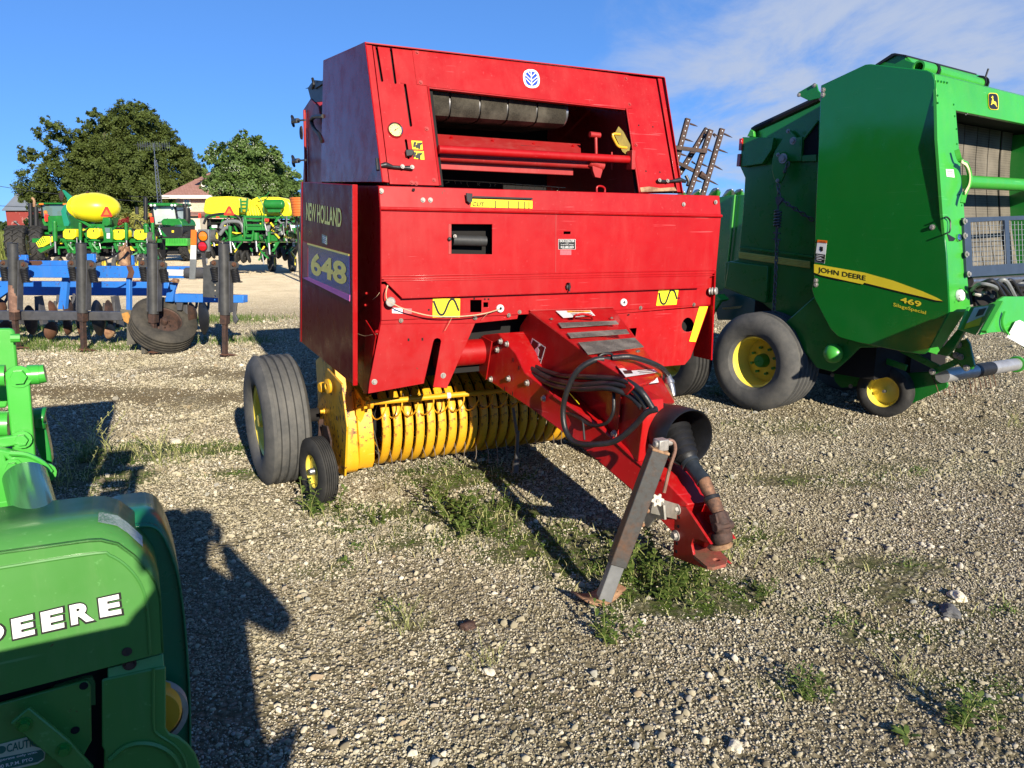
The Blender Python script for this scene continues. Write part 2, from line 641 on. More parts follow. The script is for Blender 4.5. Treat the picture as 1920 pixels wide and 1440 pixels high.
def tyremat(name, c=(.068, .069, .068), dustc=(.19, .18, .16), amt=.5):
 m = Mat(name)
 f = m.rng(m.noise(7, 7, .7), .38, .72)
 f = m.math('MULTIPLY', f, amt)
 cc = m.mix(f, c, dustc)
 m.base(cc)
 m.rough(.8)
 m.b.inputs['Specular IOR Level'].default_value = .3
 m.bump(m.noise(90, 4, .6), .25, .003)
 return m.m
M['tyre'] = tyremat('tyre_rubber')
M['tyrenew'] = tyremat('black_tyre_rubber', (.022, .022, .022), (.09, .085, .075), .45)
M['tyreold'] = tyremat('dusty_tyre_rubber', (.032, .030, .026), (.10, .088, .068), .7)
def wheel(parent, c, ax, R, wd, rim, rimmat, tyremat_, grooves=4, lugs=0, hubmat=None, dish=.25, bolts=6, n=56, label=None, hubr=None, deep=None):
 """ax points to the outer side. Returns the rim (part 'wheel') with tyre and hub under it."""
 c = V(c)
 ax = V(ax).normalized()
 h = wd / 2
 rb = rim * R
 dd = deep if deep is not None else h * (1 - dish)
 r_ = MB()
 # rim: outer lip, barrel, disc
 prof = [(rb * 1.03, h * .80), (rb * 1.03, h * .72), (rb * .93, h * .62), (rb * .86, h * .2), (rb * .84, h * .62 - dd), (rb * .34, h * .62 - dd * .8), (rb * .30, h * .62 - dd * .75), (0.001, h * .62 - dd * .72),
   (0.001, -h * .55), (rb * .86, -h * .55), (rb * 1.02, -h * .8), (rb * 1.06, -h * .8), (rb * 1.06, h * .8)]
 r_.lathe(c, ax, prof, n)
 o = r_.build('wheel', rimmat, parent, ang=30)
 t_ = MB()
 pr = []
 pr.append((rb * 1.0, h * .78))
 pr.append((rb * 1.08, h * .90))
 pr.append((rb + (R - rb) * .35, h * 1.0))
 pr.append((rb + (R - rb) * .60, h * .99))
 pr.append((rb + (R - rb) * .82, h * .90))
 pr.append((R * .985, h * .76))
 if grooves:
  gw = .028 * wd / .3
  nn = grooves + 1
  x = h * .74
  lw = (2 * x - grooves * gw) / nn
  for i in range(nn):
   crown = 1 - .012 * ((abs(x - lw / 2) / h) ** 2)
   pr.append((R * crown, x))
   pr.append((R * crown, x - lw))
   if i < grooves:
    g = R * .958
    pr.append((g, x - lw - gw * .15))
    pr.append((g, x - lw - gw * .85))
   x -= lw + gw
 else:
  g = .93 if lugs else 1.0
  pr += [(R * g, h * .72), (R * g, -h * .72)]
 pr.append((R * .985, -h * .76))
 pr.append((rb + (R - rb) * .82, -h * .90))
 pr.append((rb + (R - rb) * .45, -h * 1.0))
 pr.append((rb * 1.08, -h * .90))
 pr.append((rb * 1.0, -h * .78))
 t_.lathe(c, ax, pr, n if R < .6 else n + 16)
 if lugs:
  x = ax.cross(V((0, 0, 1))).normalized()
  y = ax.cross(x)
  for k in range(lugs):
   for s_ in (-1, 1):
    a = 2 * pi * (k + (.25 if s_ > 0 else -.25)) / lugs
    pts = []
    for (da, hh) in ((0, 0.0), (.10 * 20 / lugs, .5), (.17 * 20 / lugs, 1.0)):
     aa = a - da * 1.2
     d = x * cos(aa) + y * sin(aa)
     pts.append(c + d * R * (.965 if hh < 1 else .935) + ax * h * hh * s_ * .98)
    for p, q in zip(pts, pts[1:]):
     up = ((p + q) / 2 - c)
     up -= ax * up.dot(ax)
     t_.beam(p, q, R * .055, R * .075, up)
 t_.build('tyre', tyremat_, o, ang=30)
 hb = MB()
 zz = h * .62 - dd * .75
 hr = hubr if hubr else rb * .26
 hb.lathe(c, ax, [(0.001, zz + .07 * R / .4), (hr * .6, zz + .068 * R / .4), (hr * .72, zz + .05 * R / .4), (hr * .78, zz), (0.001, zz)], 20)
 x = ax.cross(V((0, 0, 1))).normalized()
 y = ax.cross(x)
 for k in range(bolts):
  a = 2 * pi * k / bolts + .3
  hb.cyl(c + (x * cos(a) + y * sin(a)) * hr * 1.45 + ax * (zz - .015), c + (x * cos(a) + y * sin(a)) * hr * 1.45 + ax * (zz + .022), .012 * R / .4, n=6)
 hb.build('hub', hubmat or rimmat, o)
 if label:
  o['label'] = label
 return o
def circ(c, x, y, r, n=14, r2=None):
 c, x, y = V(c), V(x), V(y)
 r2 = r if r2 is None else r2
 return [c + x * cos(2 * pi * k / n) * r + y * sin(2 * pi * k / n) * r2 for k in range(n)]
# ================= ground =================
rng = np.random.default_rng(11)
# mossy / weedy patches on the gravel: centre from the picture, radii in metres
MOSS = [(230, 850, .9, .34, 1.2), (110, 900, .7, .35, 1.1), (360, 845, .7, .26, 1.0), (870, 890, .6, .42, 1.0), (900, 970, .6, .42, 1.0), (1000, 1010, .55, .38, .95), (1120, 1060, .4, .3, 1.1),
  (1290, 1112, .42, .24, 1.4), (1200, 1090, .35, .28, 1.2), (660, 990, .4, .2, .5), (620, 880, .3, .2, .5), (1560, 900, .9, .3, .45), (1480, 800, .7, .4, .45), (1650, 1110, .5, .3, .35),
  (1380, 1000, .4, .3, .6), (800, 1010, .5, .25, .6), (1750, 880, 1.2, .35, .35), (600, 1070, .3, .15, .4), (750, 1160, .25, .15, .35), (1480, 700, 1.6, .5, .4), (1700, 1190, .5, .16, .5), (1830, 1290, .35, .22, .5), (1640, 1060, .7, .2, .45), (1560, 1150, .3, .15, .5), (700, 960, .5, .2, .7), (470, 890, .5, .15, .7), (1850, 1150, .4, .12, .4), (1480, 1290, .3, .12, .4)]
MW = []
for (px, py, rx, ry, k) in MOSS:
 g = ground(px, py)
 MW.append((g.x, g.y, rx, ry, k))
GRASS = [(110, 618, 1.3, .5), (250, 600, 1.3, .6), (60, 650, .9, .4), (180, 655, .8, .3), (430, 600, .9, .6), (440, 640, .6, .3), (300, 640, .6, .3), (20, 640, .7, .5)]
GW = [(ground(px, py).x, ground(px, py).y, rx, ry) for (px, py, rx, ry) in GRASS]
WET = [(520, 590, 2.2, .8, .35), (150, 735, 1.5, .5, 1.4), (330, 745, 1.5, .55, 1.15), (420, 700, 1.3, .45, .9), (450, 790, .8, .22, .6), (1600, 900, 1.3, .35, .5), (1500, 1010, .5, .25, .5), (1700, 1150, .6, .2, .55), (1850, 1260, .4, .2, .6), (1580, 1240, .35, .16, .45), (900, 1150, .5, .15, .35), (650, 1120, .4, .15, .35), (1120, 1300, .4, .12, .35)]
def spots(m, lst, co):
 """sum of soft ellipses in ground coordinates"""
 tot = None
 for (x, y, rx, ry, k) in lst:
  mp = m.n('ShaderNodeMapping')
  mp.vector_type = 'TEXTURE'
  mp.inputs['Location'].default_value = (x, y, 0)
  mp.inputs['Scale'].default_value = (rx, ry, 1)
  m.L.new(co, mp.inputs[0])
  ln = m.n('ShaderNodeVectorMath', operation='LENGTH')
  m.L.new(mp.outputs[0], ln.inputs[0])
  r = m.rng(ln.outputs['Value'], 0.15, 1.25, k, 0)
  tot = r if tot is None else m.math('MAXIMUM', tot, r)
 return tot
def groundmat():
 m = Mat('gravel_yard')
 co_ = m.tc.outputs['Object']
 vor = m.n('ShaderNodeTexVoronoi')
 vor.inputs['Scale'].default_value = 38
 vor.inputs['Randomness'].default_value = 1
 wob = m.n('ShaderNodeTexNoise')
 wob.inputs['Scale'].default_value = 20
 m.L.new(co_, wob.inputs[0])
 va = m.n('ShaderNodeVectorMath', operation='MULTIPLY_ADD')
 m.L.new(wob.outputs['Color'], va.inputs[0])
 va.inputs[1].default_value = (.03, .03, .0)
 m.L.new(co_, va.inputs[2])
 m.L.new(va.outputs[0], vor.inputs['Vector'])
 sep = m.n('ShaderNodeSeparateColor')
 m.L.new(vor.outputs['Color'], sep.inputs[0])
 stone = m.n('ShaderNodeValToRGB')
 cr = stone.color_ramp
 cr.elements[0].color = (.26, .22, .15, 1)
 cr.elements[1].color = (.80, .73, .60, 1)
 e = cr.elements.new(.35)
 e.color = (.50, .43, .30, 1)
 e = cr.elements.new(.7)
 e.color = (.62, .55, .42, 1)
 m.L.new(sep.outputs[0], stone.inputs[0])
 gap = m.rng(vor.outputs['Distance'], .34, .62)
 cc = m.mix(gap, stone.outputs[0], (.10, .082, .05))
 # bare fine soil between the stones in patches
 soil = m.mix(m.rng(m.noise(45, 6, .75), .35, .65), (.13, .105, .06), (.33, .28, .19))
 sm = m.rng(m.noise(1.1, 6, .62), .46, .66)
 cc = m.mix(m.math('MULTIPLY', sm, .75), cc, soil)
 # olive tinge
 ol = m.rng(m.noise(2.6, 7, .7), .50, .72)
 cc = m.mix(m.math('MULTIPLY', ol, .45), cc, (.16, .15, .05))
 # near yard earth darkened to paint the shade between the loose stones
 sy = m.n('ShaderNodeSeparateXYZ')
 m.L.new(co_, sy.inputs[0])
 nf = m.rng(sy.outputs[1], 8.0, 14.5, .6, 0)
 cc = m.mix(nf, cc, m.mix(m.rng(m.noise(30, 5, .7), .35, .65), (.055, .046, .025), (.20, .17, .10)))
 # damp darker soil
 wet = spots(m, [(ground(a, b).x, ground(a, b).y, c, d, k) for (a, b, c, d, k) in WET], co_)
 wn = m.rng(m.noise(2.4, 7, .7), .33, .55)
 cc = m.mix(m.math('MULTIPLY', m.math('MULTIPLY', wet, wn), .9), cc, m.mix(m.rng(m.noise(90, 4, .7), .4, .65), (.085, .064, .033), (.22, .175, .10)))
 # moss
 ms = spots(m, MW, co_)
 mn = m.rng(m.noise(9, 8, .75), .44, .56)
 mf = m.math('MULTIPLY', m.rng(ms, .12, .5), m.rng(mn, 0, 1, .30, 1))
 small = m.math('MULTIPLY', m.rng(m.noise(3.3, 9, .8), .60, .66), .6)
 # moss thins out on the driven part far away
 mf = m.math('MINIMUM', m.math('MAXIMUM', mf, small), 1.0)
 mossc = m.mix(m.rng(m.noise(60, 4, .7), .35, .65), (.022, .036, .006), (.075, .115, .016))
 cc = m.mix(mf, cc, mossc)
 gr = spots(m, [(x, y, a * 1.3, b * 1.3, .9) for (x, y, a, b) in GW], co_)
 cc = m.mix(m.math('MULTIPLY', gr, m.rng(m.noise(5, 6, .7), .35, .6)), cc, (.15, .20, .05))
 # the driven lane beyond: paler and finer
 lane = m.rng(sy.outputs[1], 13.0, 20)
 far = m.mix(m.rng(m.noise(1.2, 8, .7), .35, .65), (.54, .45, .30), (.74, .63, .44))
 cc = m.mix(m.math('MULTIPLY', lane, .8), cc, far)
 # mown grass past the yard
 lawn = m.rng(sy.outputs[1], 52, 58)
 cc = m.mix(lawn, cc, m.mix(m.rng(m.noise(.6, 8, .7), .35, .65), (.07, .11, .02), (.13, .17, .04)))
 m.base(cc)
 m.rough(.95)
 m.b.inputs['Specular IOR Level'].default_value = .15
 hgt = m.math('SUBTRACT', 1.0, vor.outputs['Distance'])
 hgt = m.math('MULTIPLY', hgt, m.math('SUBTRACT', 1.0, m.math('MULTIPLY', mf, .7)))
 hgt = m.math('ADD', hgt, m.math('MULTIPLY', m.noise(120, 4, .6), .35))
 m.b.inputs['Diffuse Roughness'].default_value = 1.0
 m.bump(hgt, .9, .03)
 return m.m
g = MB()
g.add([(-500, -200, 0), (500, -200, 0), (500, 900, 0), (-500, 900, 0)], [(0, 1, 2, 3)])
gnd = g.build('ground', groundmat(), None, smooth=False, recalc=False)
tag(gnd, 'gravel yard with moss and bare soil', None, None, 'structure')
def stonemat():
 m = Mat('gravel_stones')
 geo = m.n('ShaderNodeNewGeometry')
 r = m.n('ShaderNodeValToRGB')
 cr = r.color_ramp
 cr.elements[0].color = (.12, .10, .07, 1)
 cr.elements[1].color = (.68, .63, .52, 1)
 for p, c in ((.14, (.26, .23, .16)), (.35, (.46, .41, .29)), (.6, (.57, .52, .39)), (.72, (.28, .29, .28)), (.80, (.36, .27, .17)), (.90, (.66, .61, .50))):
  e = cr.elements.new(p)
  e.color = (*c, 1)
 m.L.new(geo.outputs['Random Per Island'], r.inputs[0])
 cc = m.mix(m.math('MULTIPLY', m.rng(m.noise(70, 4, .7), .4, .7), .45), r.outputs[0], (.16, .13, .08))
 geo2 = m.tc.outputs['Object']
 cc = m.mix(m.math('MULTIPLY', m.rng(m.noise(.9, 5, .65, vec=geo2), .44, .62) , .5), cc, (.37, .335, .215))
 cc = m.mix(m.math('MULTIPLY', m.rng(m.noise(2.1, 6, .7, vec=geo2), .52, .66), .6), cc, (.17, .14, .08))
 m.b.inputs['Diffuse Roughness'].default_value = .8
 m.base(cc)
 m.rough(.88)
 m.b.inputs['Specular IOR Level'].default_value = .25
 return m.m
def icosa():
 t = (1 + 5 ** .5) / 2
 v = np.array([(-1, t, 0), (1, t, 0), (-1, -t, 0), (1, -t, 0), (0, -1, t), (0, 1, t), (0, -1, -t), (0, 1, -t), (t, 0, -1), (t, 0, 1), (-t, 0, -1), (-t, 0, 1)], float)
 v /= np.linalg.norm(v[0])
 f = np.array([(0, 11, 5), (0, 5, 1), (0, 1, 7), (0, 7, 10), (0, 10, 11), (1, 5, 9), (5, 11, 4), (11, 10, 2), (10, 7, 6), (7, 1, 8), (3, 9, 4), (3, 4, 2), (3, 2, 6), (3, 6, 8), (3, 8, 9), (4, 9, 5), (2, 4, 11), (6, 2, 10), (8, 6, 7), (9, 8, 1)])
 return v, f
def npmesh(name, verts, faces, mat, parent=None, smooth=False):
 """many faces at once; faces is an (n, k) array"""
 me = bpy.data.meshes.new(name)
 n, k = faces.shape
 me.vertices.add(len(verts))
 me.vertices.foreach_set('co', np.asarray(verts, dtype=np.float32).ravel())
 me.loops.add(n * k)
 me.loops.foreach_set('vertex_index', faces.astype(np.int32).ravel())
 me.polygons.add(n)
 me.polygons.foreach_set('loop_start', (np.arange(n) * k).astype(np.int32))
 me.polygons.foreach_set('loop_total', np.full(n, k, dtype=np.int32))
 if smooth:
  me.polygons.foreach_set('use_smooth', np.ones(n, dtype=bool))
 me.update(calc_edges=True)
 me.materials.append(mat)
 o = bpy.data.objects.new(name, me)
 col.objects.link(o)
 if parent is not None:
  o.parent = parent
 return o
def mossat(x, y):
 t = np.zeros_like(x)
 for (mx, my, rx, ry, k) in MW:
  d = np.sqrt(((x - mx) / rx) ** 2 + ((y - my) / ry) ** 2)
  t = np.maximum(t, k * np.clip((1.25 - d) / 1.1, 0, 1))
 for (a, b, rx, ry, k) in WET:
  gg = ground(a, b)
  d = np.sqrt(((x - gg.x) / rx) ** 2 + ((y - gg.y) / ry) ** 2)
  t = np.maximum(t, k * .95 * np.clip((1.2 - d) / 1.1, 0, 1))
 return t
def octa():
 v = np.array([(1, 0, 0), (-1, 0, 0), (0, 1, 0), (0, -1, 0), (0, 0, 1), (0, 0, -1)], float)
 f = np.array([(0, 2, 4), (2, 1, 4), (1, 3, 4), (3, 0, 4), (2, 0, 5), (1, 2, 5), (3, 1, 5), (0, 3, 5)])
 return v, f
def stones(name, label, want, rm, rs, rlo, rhi, shape, pw, seed):
 rng = np.random.default_rng(seed)
 v0, f0 = shape
 m = len(v0)
 W = .78 * 15 + .8
 area = 2 * W * 13.75
 n = int(want * area)
 y = rng.uniform(1.25, 15, n)
 # sample only where it can be seen, weighted by distance
 dens = np.where(y < 3.5, 1.0, (3.5 / y) ** pw) * np.clip((15 - y) / 4, 0, 1)
 y = y[rng.uniform(0, 1, n) < dens * (.78 * y + .8) / W]
 x = rng.uniform(-1, 1, len(y)) * (.78 * y + .8)
 nz = np.sin(x * 2.3 + 1.3 * np.sin(y * 1.7)) * np.sin(y * 2.9 + np.sin(x * 3.1) * 1.5)
 keep = .74 + .26 * nz
 isl = np.zeros_like(x)
 q = np.random.default_rng(77)
 for fr, am in ((5, .34), (9, .30), (16, .24), (27, .2)):
  for _ in range(3):
   t_ = q.uniform(0, 2 * pi)
   isl += am * .55 * np.sin(fr * (x * np.cos(t_) + y * np.sin(t_)) + q.uniform(0, 6.3) + 1.2 * np.sin(fr * .4 * (y * np.cos(t_) - x * np.sin(t_))))
 keep *= 1 - .86 * np.clip((mossat(x, y) * 1.1 + .7 * isl - .5) * 3, 0, 1)
 keep *= 1 - .5 * np.clip((isl - .55) * 3, 0, 1)
 ok = rng.uniform(0, 1, len(y)) < keep
 x, y = x[ok], y[ok]
 n = len(x)
 r = rng.lognormal(math.log(rm), rs, n)
 r = np.clip(r, rlo, rhi) * np.where(y > 3.5, (y / 3.5) ** .6, 1)
 sc3 = np.stack([rng.uniform(.8, 1.45, n), rng.uniform(.65, 1.1, n), rng.uniform(.5, .95, n)], 1) * r[:, None]
 ang = rng.uniform(0, 2 * pi, n)
 tl = rng.uniform(-.7, .7, n)
 jit = rng.uniform(.65, 1.28, (n, m, 1))
 v = v0[None] * jit * sc3[:, None, :]
 ct, st = np.cos(tl)[:, None], np.sin(tl)[:, None]
 yy = v[:, :, 1] * ct - v[:, :, 2] * st
 zz = v[:, :, 1] * st + v[:, :, 2] * ct
 ca, sa = np.cos(ang)[:, None], np.sin(ang)[:, None]
 X = v[:, :, 0] * ca - yy * sa + x[:, None]
 Y = v[:, :, 0] * sa + yy * ca + y[:, None]
 Z = zz + (r * rng.uniform(.0, .6, n))[:, None]
 vv = np.stack([X, Y, Z], 2).reshape(-1, 3)
 ff = (f0[None] + (np.arange(n) * m)[:, None, None]).reshape(-1, 3)
 o = npmesh(name, vv, ff, SM)
 tag(o, label, 'gravel', None, 'stuff')
 print('STONES', n)
SM = stonemat()
stones('gravel', 'loose pale gravel stones strewn over the yard', 800, .0066, .42, .0048, .022, icosa(), 1.75, 11)
stones('fine_gravel', 'fine angular grit packed between the larger gravel stones', 11500, .0039, .30, .0028, .009, octa(), 1.55, 12)
# ================= leaves, grass, trees =================
def leafmat(name, c, c2, c3=None):
 m = Mat(name)
 geo = m.n('ShaderNodeNewGeometry')
 cc = m.mix(geo.outputs['Random Per Island'], c, c2)
 if c3:
  cc = m.mix(m.rng(m.noise(.45, 3, .5), .45, .65), cc, c3)
 m.base(cc)
 m.rough(.6)
 m.b.inputs['Specular IOR Level'].default_value = .25
 tr = m.n('ShaderNodeBsdfTranslucent')
 m.L.new(cc, tr.inputs[0])
 mx = m.n('ShaderNodeMixShader')
 mx.inputs[0].default_value = .25
 m.L.new(m.b.outputs[0], mx.inputs[1])
 m.L.new(tr.outputs[0], mx.inputs[2])
 m.L.new(mx.outputs[0], m.N['Material Output'].inputs[0])
 return m.m
def leafquads(cen, nor, size, r):
 """leaf-sized diamonds at cen, facing roughly nor"""
 n = len(cen)
 nor = nor + r.normal(0, .55, (n, 3))
 nor /= np.linalg.norm(nor, axis=1)[:, None] + 1e-9
 ref = r.normal(0, 1, (n, 3))
 a = np.cross(nor, ref)
 a /= np.linalg.norm(a, axis=1)[:, None] + 1e-9
 b = np.cross(nor, a)
 s = (size * r.uniform(.6, 1.3, n))[:, None]
 v = np.stack([cen + a * s, cen + b * s * .55, cen - a * s, cen - b * s * .55], 1).reshape(-1, 3)
 f = np.arange(n * 4).reshape(-1, 4)
 return v, f
def tree(name, label, cat, loc, blobs, leaf, nleaf, lm, bark, trunk=None, seed=1, group=None, squash=.8, gap=.0):
 """blobs: (x, y, z, r) clumps of the crown around loc"""
 r = np.random.default_rng(seed)
 t = thing(name, label, cat, loc, 0, group)
 tot = sum(b[3] ** 2 for b in blobs)
 cs, ns = [], []
 for (bx, by, bz, br) in blobs:
  k = max(20, int(nleaf * br ** 2 / tot))
  # each clump is itself made of small sprays
  m = max(6, int(k / 85))
  d = r.normal(0, 1, (m, 3))
  d /= np.linalg.norm(d, axis=1)[:, None]
  sc_ = np.array([1, 1, squash])
  cc = np.array([bx, by, bz]) + d * sc_ * br * r.uniform(.55, 1.0, (m, 1))
  idx = r.integers(0, m, k)
  dd = r.normal(0, 1, (k, 3)) * br * .155
  cs.append(cc[idx] + dd)
  ns.append(d[idx] + np.array([0, 0, .5]))
 v, f = leafquads(np.concatenate(cs), np.concatenate(ns), leaf, r)
 npmesh('crown', v, f, lm, t)
 tb = MB()
 H = max(b[2] for b in blobs)
 z0 = min(b[2] for b in blobs)
 tw = trunk or H * .035
 tb.tube(catmull([(0, 0, -.1), (tw * .2, 0, H * .2), (-tw * .3, tw * .2, H * .5), (0, 0, H * .8)], 4), [tw * (1.2 - .85 * i / 12) for i in range(13)], 8)
 for (bx, by, bz, br) in blobs[:12:3]:
  bx, by, bz = bx * .4, by * .2 + .8, bz * .6
  hz = min(H * .45, bz * .55)
  tb.tube(catmull([(0, 0, hz), (bx * .5, by * .5, hz + (bz - hz) * .45), (bx, by, bz)], 4), [tw * .4 * (1 - .08 * i) for i in range(9)], 5)
 tb.build('trunk', bark, t)
 return t
M['bark'] = rusty('tree_bark', (.12, .095, .07), (.06, .048, .036), 6)
LM = {
 'oak': leafmat('oak_leaves', (.06, .082, .016), (.11, .15, .035), (.075, .10, .022)),
 'maple': leafmat('pale_green_leaves', (.07, .13, .025), (.15, .22, .06), (.11, .18, .05)),
 'bush': leafmat('yellow_green_leaves', (.22, .23, .05), (.34, .33, .09)),
 'redbush': leafmat('reddish_leaves', (.20, .02, .02), (.30, .05, .04)),
 'dark': leafmat('dark_leaves', (.025, .045, .010), (.05, .08, .02)),
 'weed': leafmat('weed_leaves', (.07, .125, .022), (.16, .22, .05)),
 'dry': leafmat('dry_grass', (.36, .38, .14), (.55, .50, .25)),
 'corn': leafmat('tall_grass', (.12, .17, .03), (.25, .27, .07)),
 'petal': leafmat('pale_flower', (.34, .40, .26), (.50, .52, .38)),
}
def at(px, py, d):
 """world point seen at a picture point, d metres in front of the camera"""
 r = ray(px, py)
 return V((0, 0, CH)) + r * (d / r.y)
def blobsfrom(cpx, base, d, lst, depth=.7, seed=0):
 """clumps given as (px, py, radius px) at distance d, spread in depth"""
 r = random.Random(seed)
 k = d / FPX * 1.0
 out = []
 for (px, py, rp) in lst:
  p = at(px, py, d)
  rr = rp * k
  q = at(cpx, base, d)
  wide = abs(p.x - q.x)
  out.append((p.x - q.x, r.uniform(-depth, depth) * 3.0, p.z, rr))
 return out, at(cpx, 431, d)
def bigtree():
 L_ = [(70, 350, 30), (55, 362, 20), (110, 330, 34), (150, 350, 40), (105, 295, 26), (80, 290, 14), (75, 300, 12), (135, 265, 26), (120, 250, 22), (100, 262, 16), (150, 238, 18), (185, 232, 24), (205, 215, 22), (240, 215, 28), (262, 208, 16), (285, 225, 20), (215, 260, 40), (170, 290, 42),
   (260, 270, 44), (300, 262, 26), (320, 290, 30), (290, 310, 44), (335, 300, 24), (350, 320, 24), (340, 345, 26), (300, 350, 38), (250, 345, 44), (210, 330, 44), (150, 320, 40), (180, 370, 40), (230, 385, 40), (280, 385, 36), (325, 370, 26), (130, 380, 34), (90, 375, 24), (295, 240, 14), (270, 222, 20)]
 r = random.Random(3)
 b, c = blobsfrom(215, 431, 100, L_, 1.0, 3)
 # small separate clumps so the outline is uneven
 ex = []
 for (x, y, z, rr) in b:
  for k in range(7):
   a = r.uniform(0, 2 * pi)
   ex.append((x + cos(a) * rr * r.uniform(.4, .9), y + r.uniform(-2.5, 1.5), z + sin(a) * rr * r.uniform(.4, .85), rr * r.uniform(.30, .45)))
 blobs = [(x, y, z, rr * .88) for (x, y, z, rr) in b] + ex + [(x * .9, y + 3.0, z * .95, rr * .95) for (x, y, z, rr) in b]
 c.z = 0
 tree('broadleaf_tree', 'huge dark oak-like tree spreading behind the yellow planter tank and tractors', 'tree', c, blobs, .15, 230000, LM['oak'], M['bark'], .75, 5)
bigtree()
def tree2():
 L_ = [(420, 290, 22), (405, 300, 14), (450, 280, 24), (468, 275, 22), (490, 280, 22), (515, 300, 22), (530, 325, 20), (538, 350, 16), (500, 320, 32), (460, 320, 36), (420, 330, 28), (410, 352, 22), (440, 355, 30), (480, 355, 32), (520, 352, 24), (402, 320, 14), (475, 385, 30), (430, 385, 26), (520, 380, 22)]
 b, c = blobsfrom(470, 431, 66, L_, .6, 4)
 c.z = 0
 r = random.Random(5)
 ex = []
 for (x, y, z, rr) in b:
  for k in range(4):
   a = r.uniform(0, 2 * pi)
   ex.append((x + cos(a) * rr * .85, y + r.uniform(-1, 1), z + sin(a) * rr * .85, rr * .3))
 t = tree('broadleaf_tree', 'rounded light green tree in front of the brick house', 'tree', c, [(x, y, z, rr * .85) for (x, y, z, rr) in b] + ex + [(x * .75, y + 2.0, z * .9, rr) for (x, y, z, rr) in b], .13, 80000, LM['maple'], M['bark'], .35, 6, squash=1.0)
 rr = np.random.default_rng(9)
 cs = []
 for k in range(45):
  bb = b[rr.integers(0, len(b))]
  cs.append(np.array([bb[0], bb[1] - bb[3] * .9, bb[2]]) + rr.normal(0, .35, (14, 3)) * np.array([1.4, .3, .7]))
 cs = np.concatenate(cs)
 v, f = leafquads(cs, np.tile([0, -1, .3], (len(cs), 1)), .055, rr)
 npmesh('blossom', v, f, LM['petal'], t)
tree2()
def smalltree(nm, label, px, d, lst, lm, n, leaf, seed, cat='tree', tr=.12):
 b, c = blobsfrom(px, 431, d, lst, .3, seed)
 c.z = 0
 tree(nm, label, cat, c, b, leaf, n, lm, M['bark'], tr, seed)
smalltree('broadleaf_tree', 'thin pale tree showing between the light green tree and the red baler', 552, 60, [(552, 350, 14), (560, 372, 14), (550, 392, 14), (566, 345, 10), (556, 328, 6), (548, 412, 12)], LM['maple'], 3000, .12, 21, tr=.1)
smalltree('broadleaf_tree', 'small distant tree between the big dark tree and the house roof', 380, 110, [(372, 322, 10), (384, 318, 9), (390, 328, 8), (378, 335, 12), (384, 350, 12)], LM['maple'], 2500, .2, 22)
smalltree('bush', 'yellow green bush between the first tank and the second tractor', 250, 58, [(232, 412, 14), (250, 405, 16), (265, 400, 14), (268, 418, 14), (240, 425, 14), (256, 425, 14)], LM['bush'], 6000, .1, 23, 'bush', .08)
smalltree('bush', 'small dark red bush beside the yellow green bush', 222, 56, [(216, 418, 8), (226, 416, 9), (222, 426, 10)], LM['redbush'], 1500, .08, 24, 'bush', .05)
smalltree('bush', 'yellow flowering shrub at the foot of the orange hopper', 560, 26, [(556, 412, 8), (566, 420, 9), (560, 430, 10), (554, 442, 9), (566, 445, 8)], LM['bush'], 1500, .06, 25, 'bush', .03)
smalltree('bush', 'dark hedge in the gap under the big tree', 215, 88, [(60, 420, 16), (100, 415, 20), (140, 418, 20), (180, 415, 20), (300, 410, 20), (280, 420, 18), (330, 405, 14)], LM['dark'], 9000, .2, 26, 'bush', .1)
def farwoods():
 rr = np.random.default_rng(31)
 n = 16000
 x = rr.uniform(-420, 420, n)
 h = 5 + 3 * np.sin(x * .05) + 2 * np.sin(x * .17 + 1) + 1.2 * np.sin(x * .6)
 z = rr.uniform(0, 1, n) ** .7 * h
 y = 560 + rr.uniform(-6, 6, n)
 v, f = leafquads(np.stack([x, y, z], 1), np.tile([0, -1, .3], (n, 1)), 1.6, rr)
 o = npmesh('distant_wood', v, f, LM['dark'])
 tag(o, 'low dark line of far-off trees along the horizon', 'wood', None, 'stuff')
farwoods()
def blades(xs, ys, hh, wd, lean, r):
 n = len(xs)
 a = r.uniform(0, 2 * pi, n)
 dx, dy = np.cos(a), np.sin(a)
 b = r.uniform(0, 2 * pi, n)
 lx, ly = np.cos(b) * lean * hh, np.sin(b) * lean * hh
 z0 = np.zeros(n)
 p0 = np.stack([xs - dx * wd, ys - dy * wd, z0], 1)
 p1 = np.stack([xs + dx * wd, ys + dy * wd, z0], 1)
 p2 = np.stack([xs + lx * .4 + dx * wd * .7, ys + ly * .4 + dy * wd * .7, hh * .6], 1)
 p3 = np.stack([xs + lx * .4 - dx * wd * .7, ys + ly * .4 - dy * wd * .7, hh * .6], 1)
 p4 = np.stack([xs + lx, ys + ly, hh], 1)
 v = np.stack([p0, p1, p2, p3, p4], 1).reshape(-1, 3)
 k = np.arange(n) * 5
 f = np.concatenate([np.stack([k, k + 1, k + 2, k + 3], 1), np.stack([k + 3, k + 2, k + 4, k + 4], 1)])
 return v, f
def field():
 rr = np.random.default_rng(41)
 n = 26000
 y = rr.uniform(38, 64, n)
 x = -.672 * y + rr.uniform(-14, .2, n)
 v, f = blades(x, y, rr.uniform(.8, 1.7, n), np.full(n, .03), .35, rr)
 f[:, 3] = np.where(f[:, 3] == f[:, 2], f[:, 0], f[:, 3])
 q = f[:n]
 t = f[n:][:, :3]
 me = bpy.data.meshes.new('field_grass')
 me.from_pydata(v.tolist(), [], q.tolist() + t.tolist())
 me.materials.append(LM['corn'])
 o = bpy.data.objects.new('field_grass', me)
 col.objects.link(o)
 tag(o, 'tall yellowish green grass of the field at the left edge', 'grass', None, 'stuff')
field()
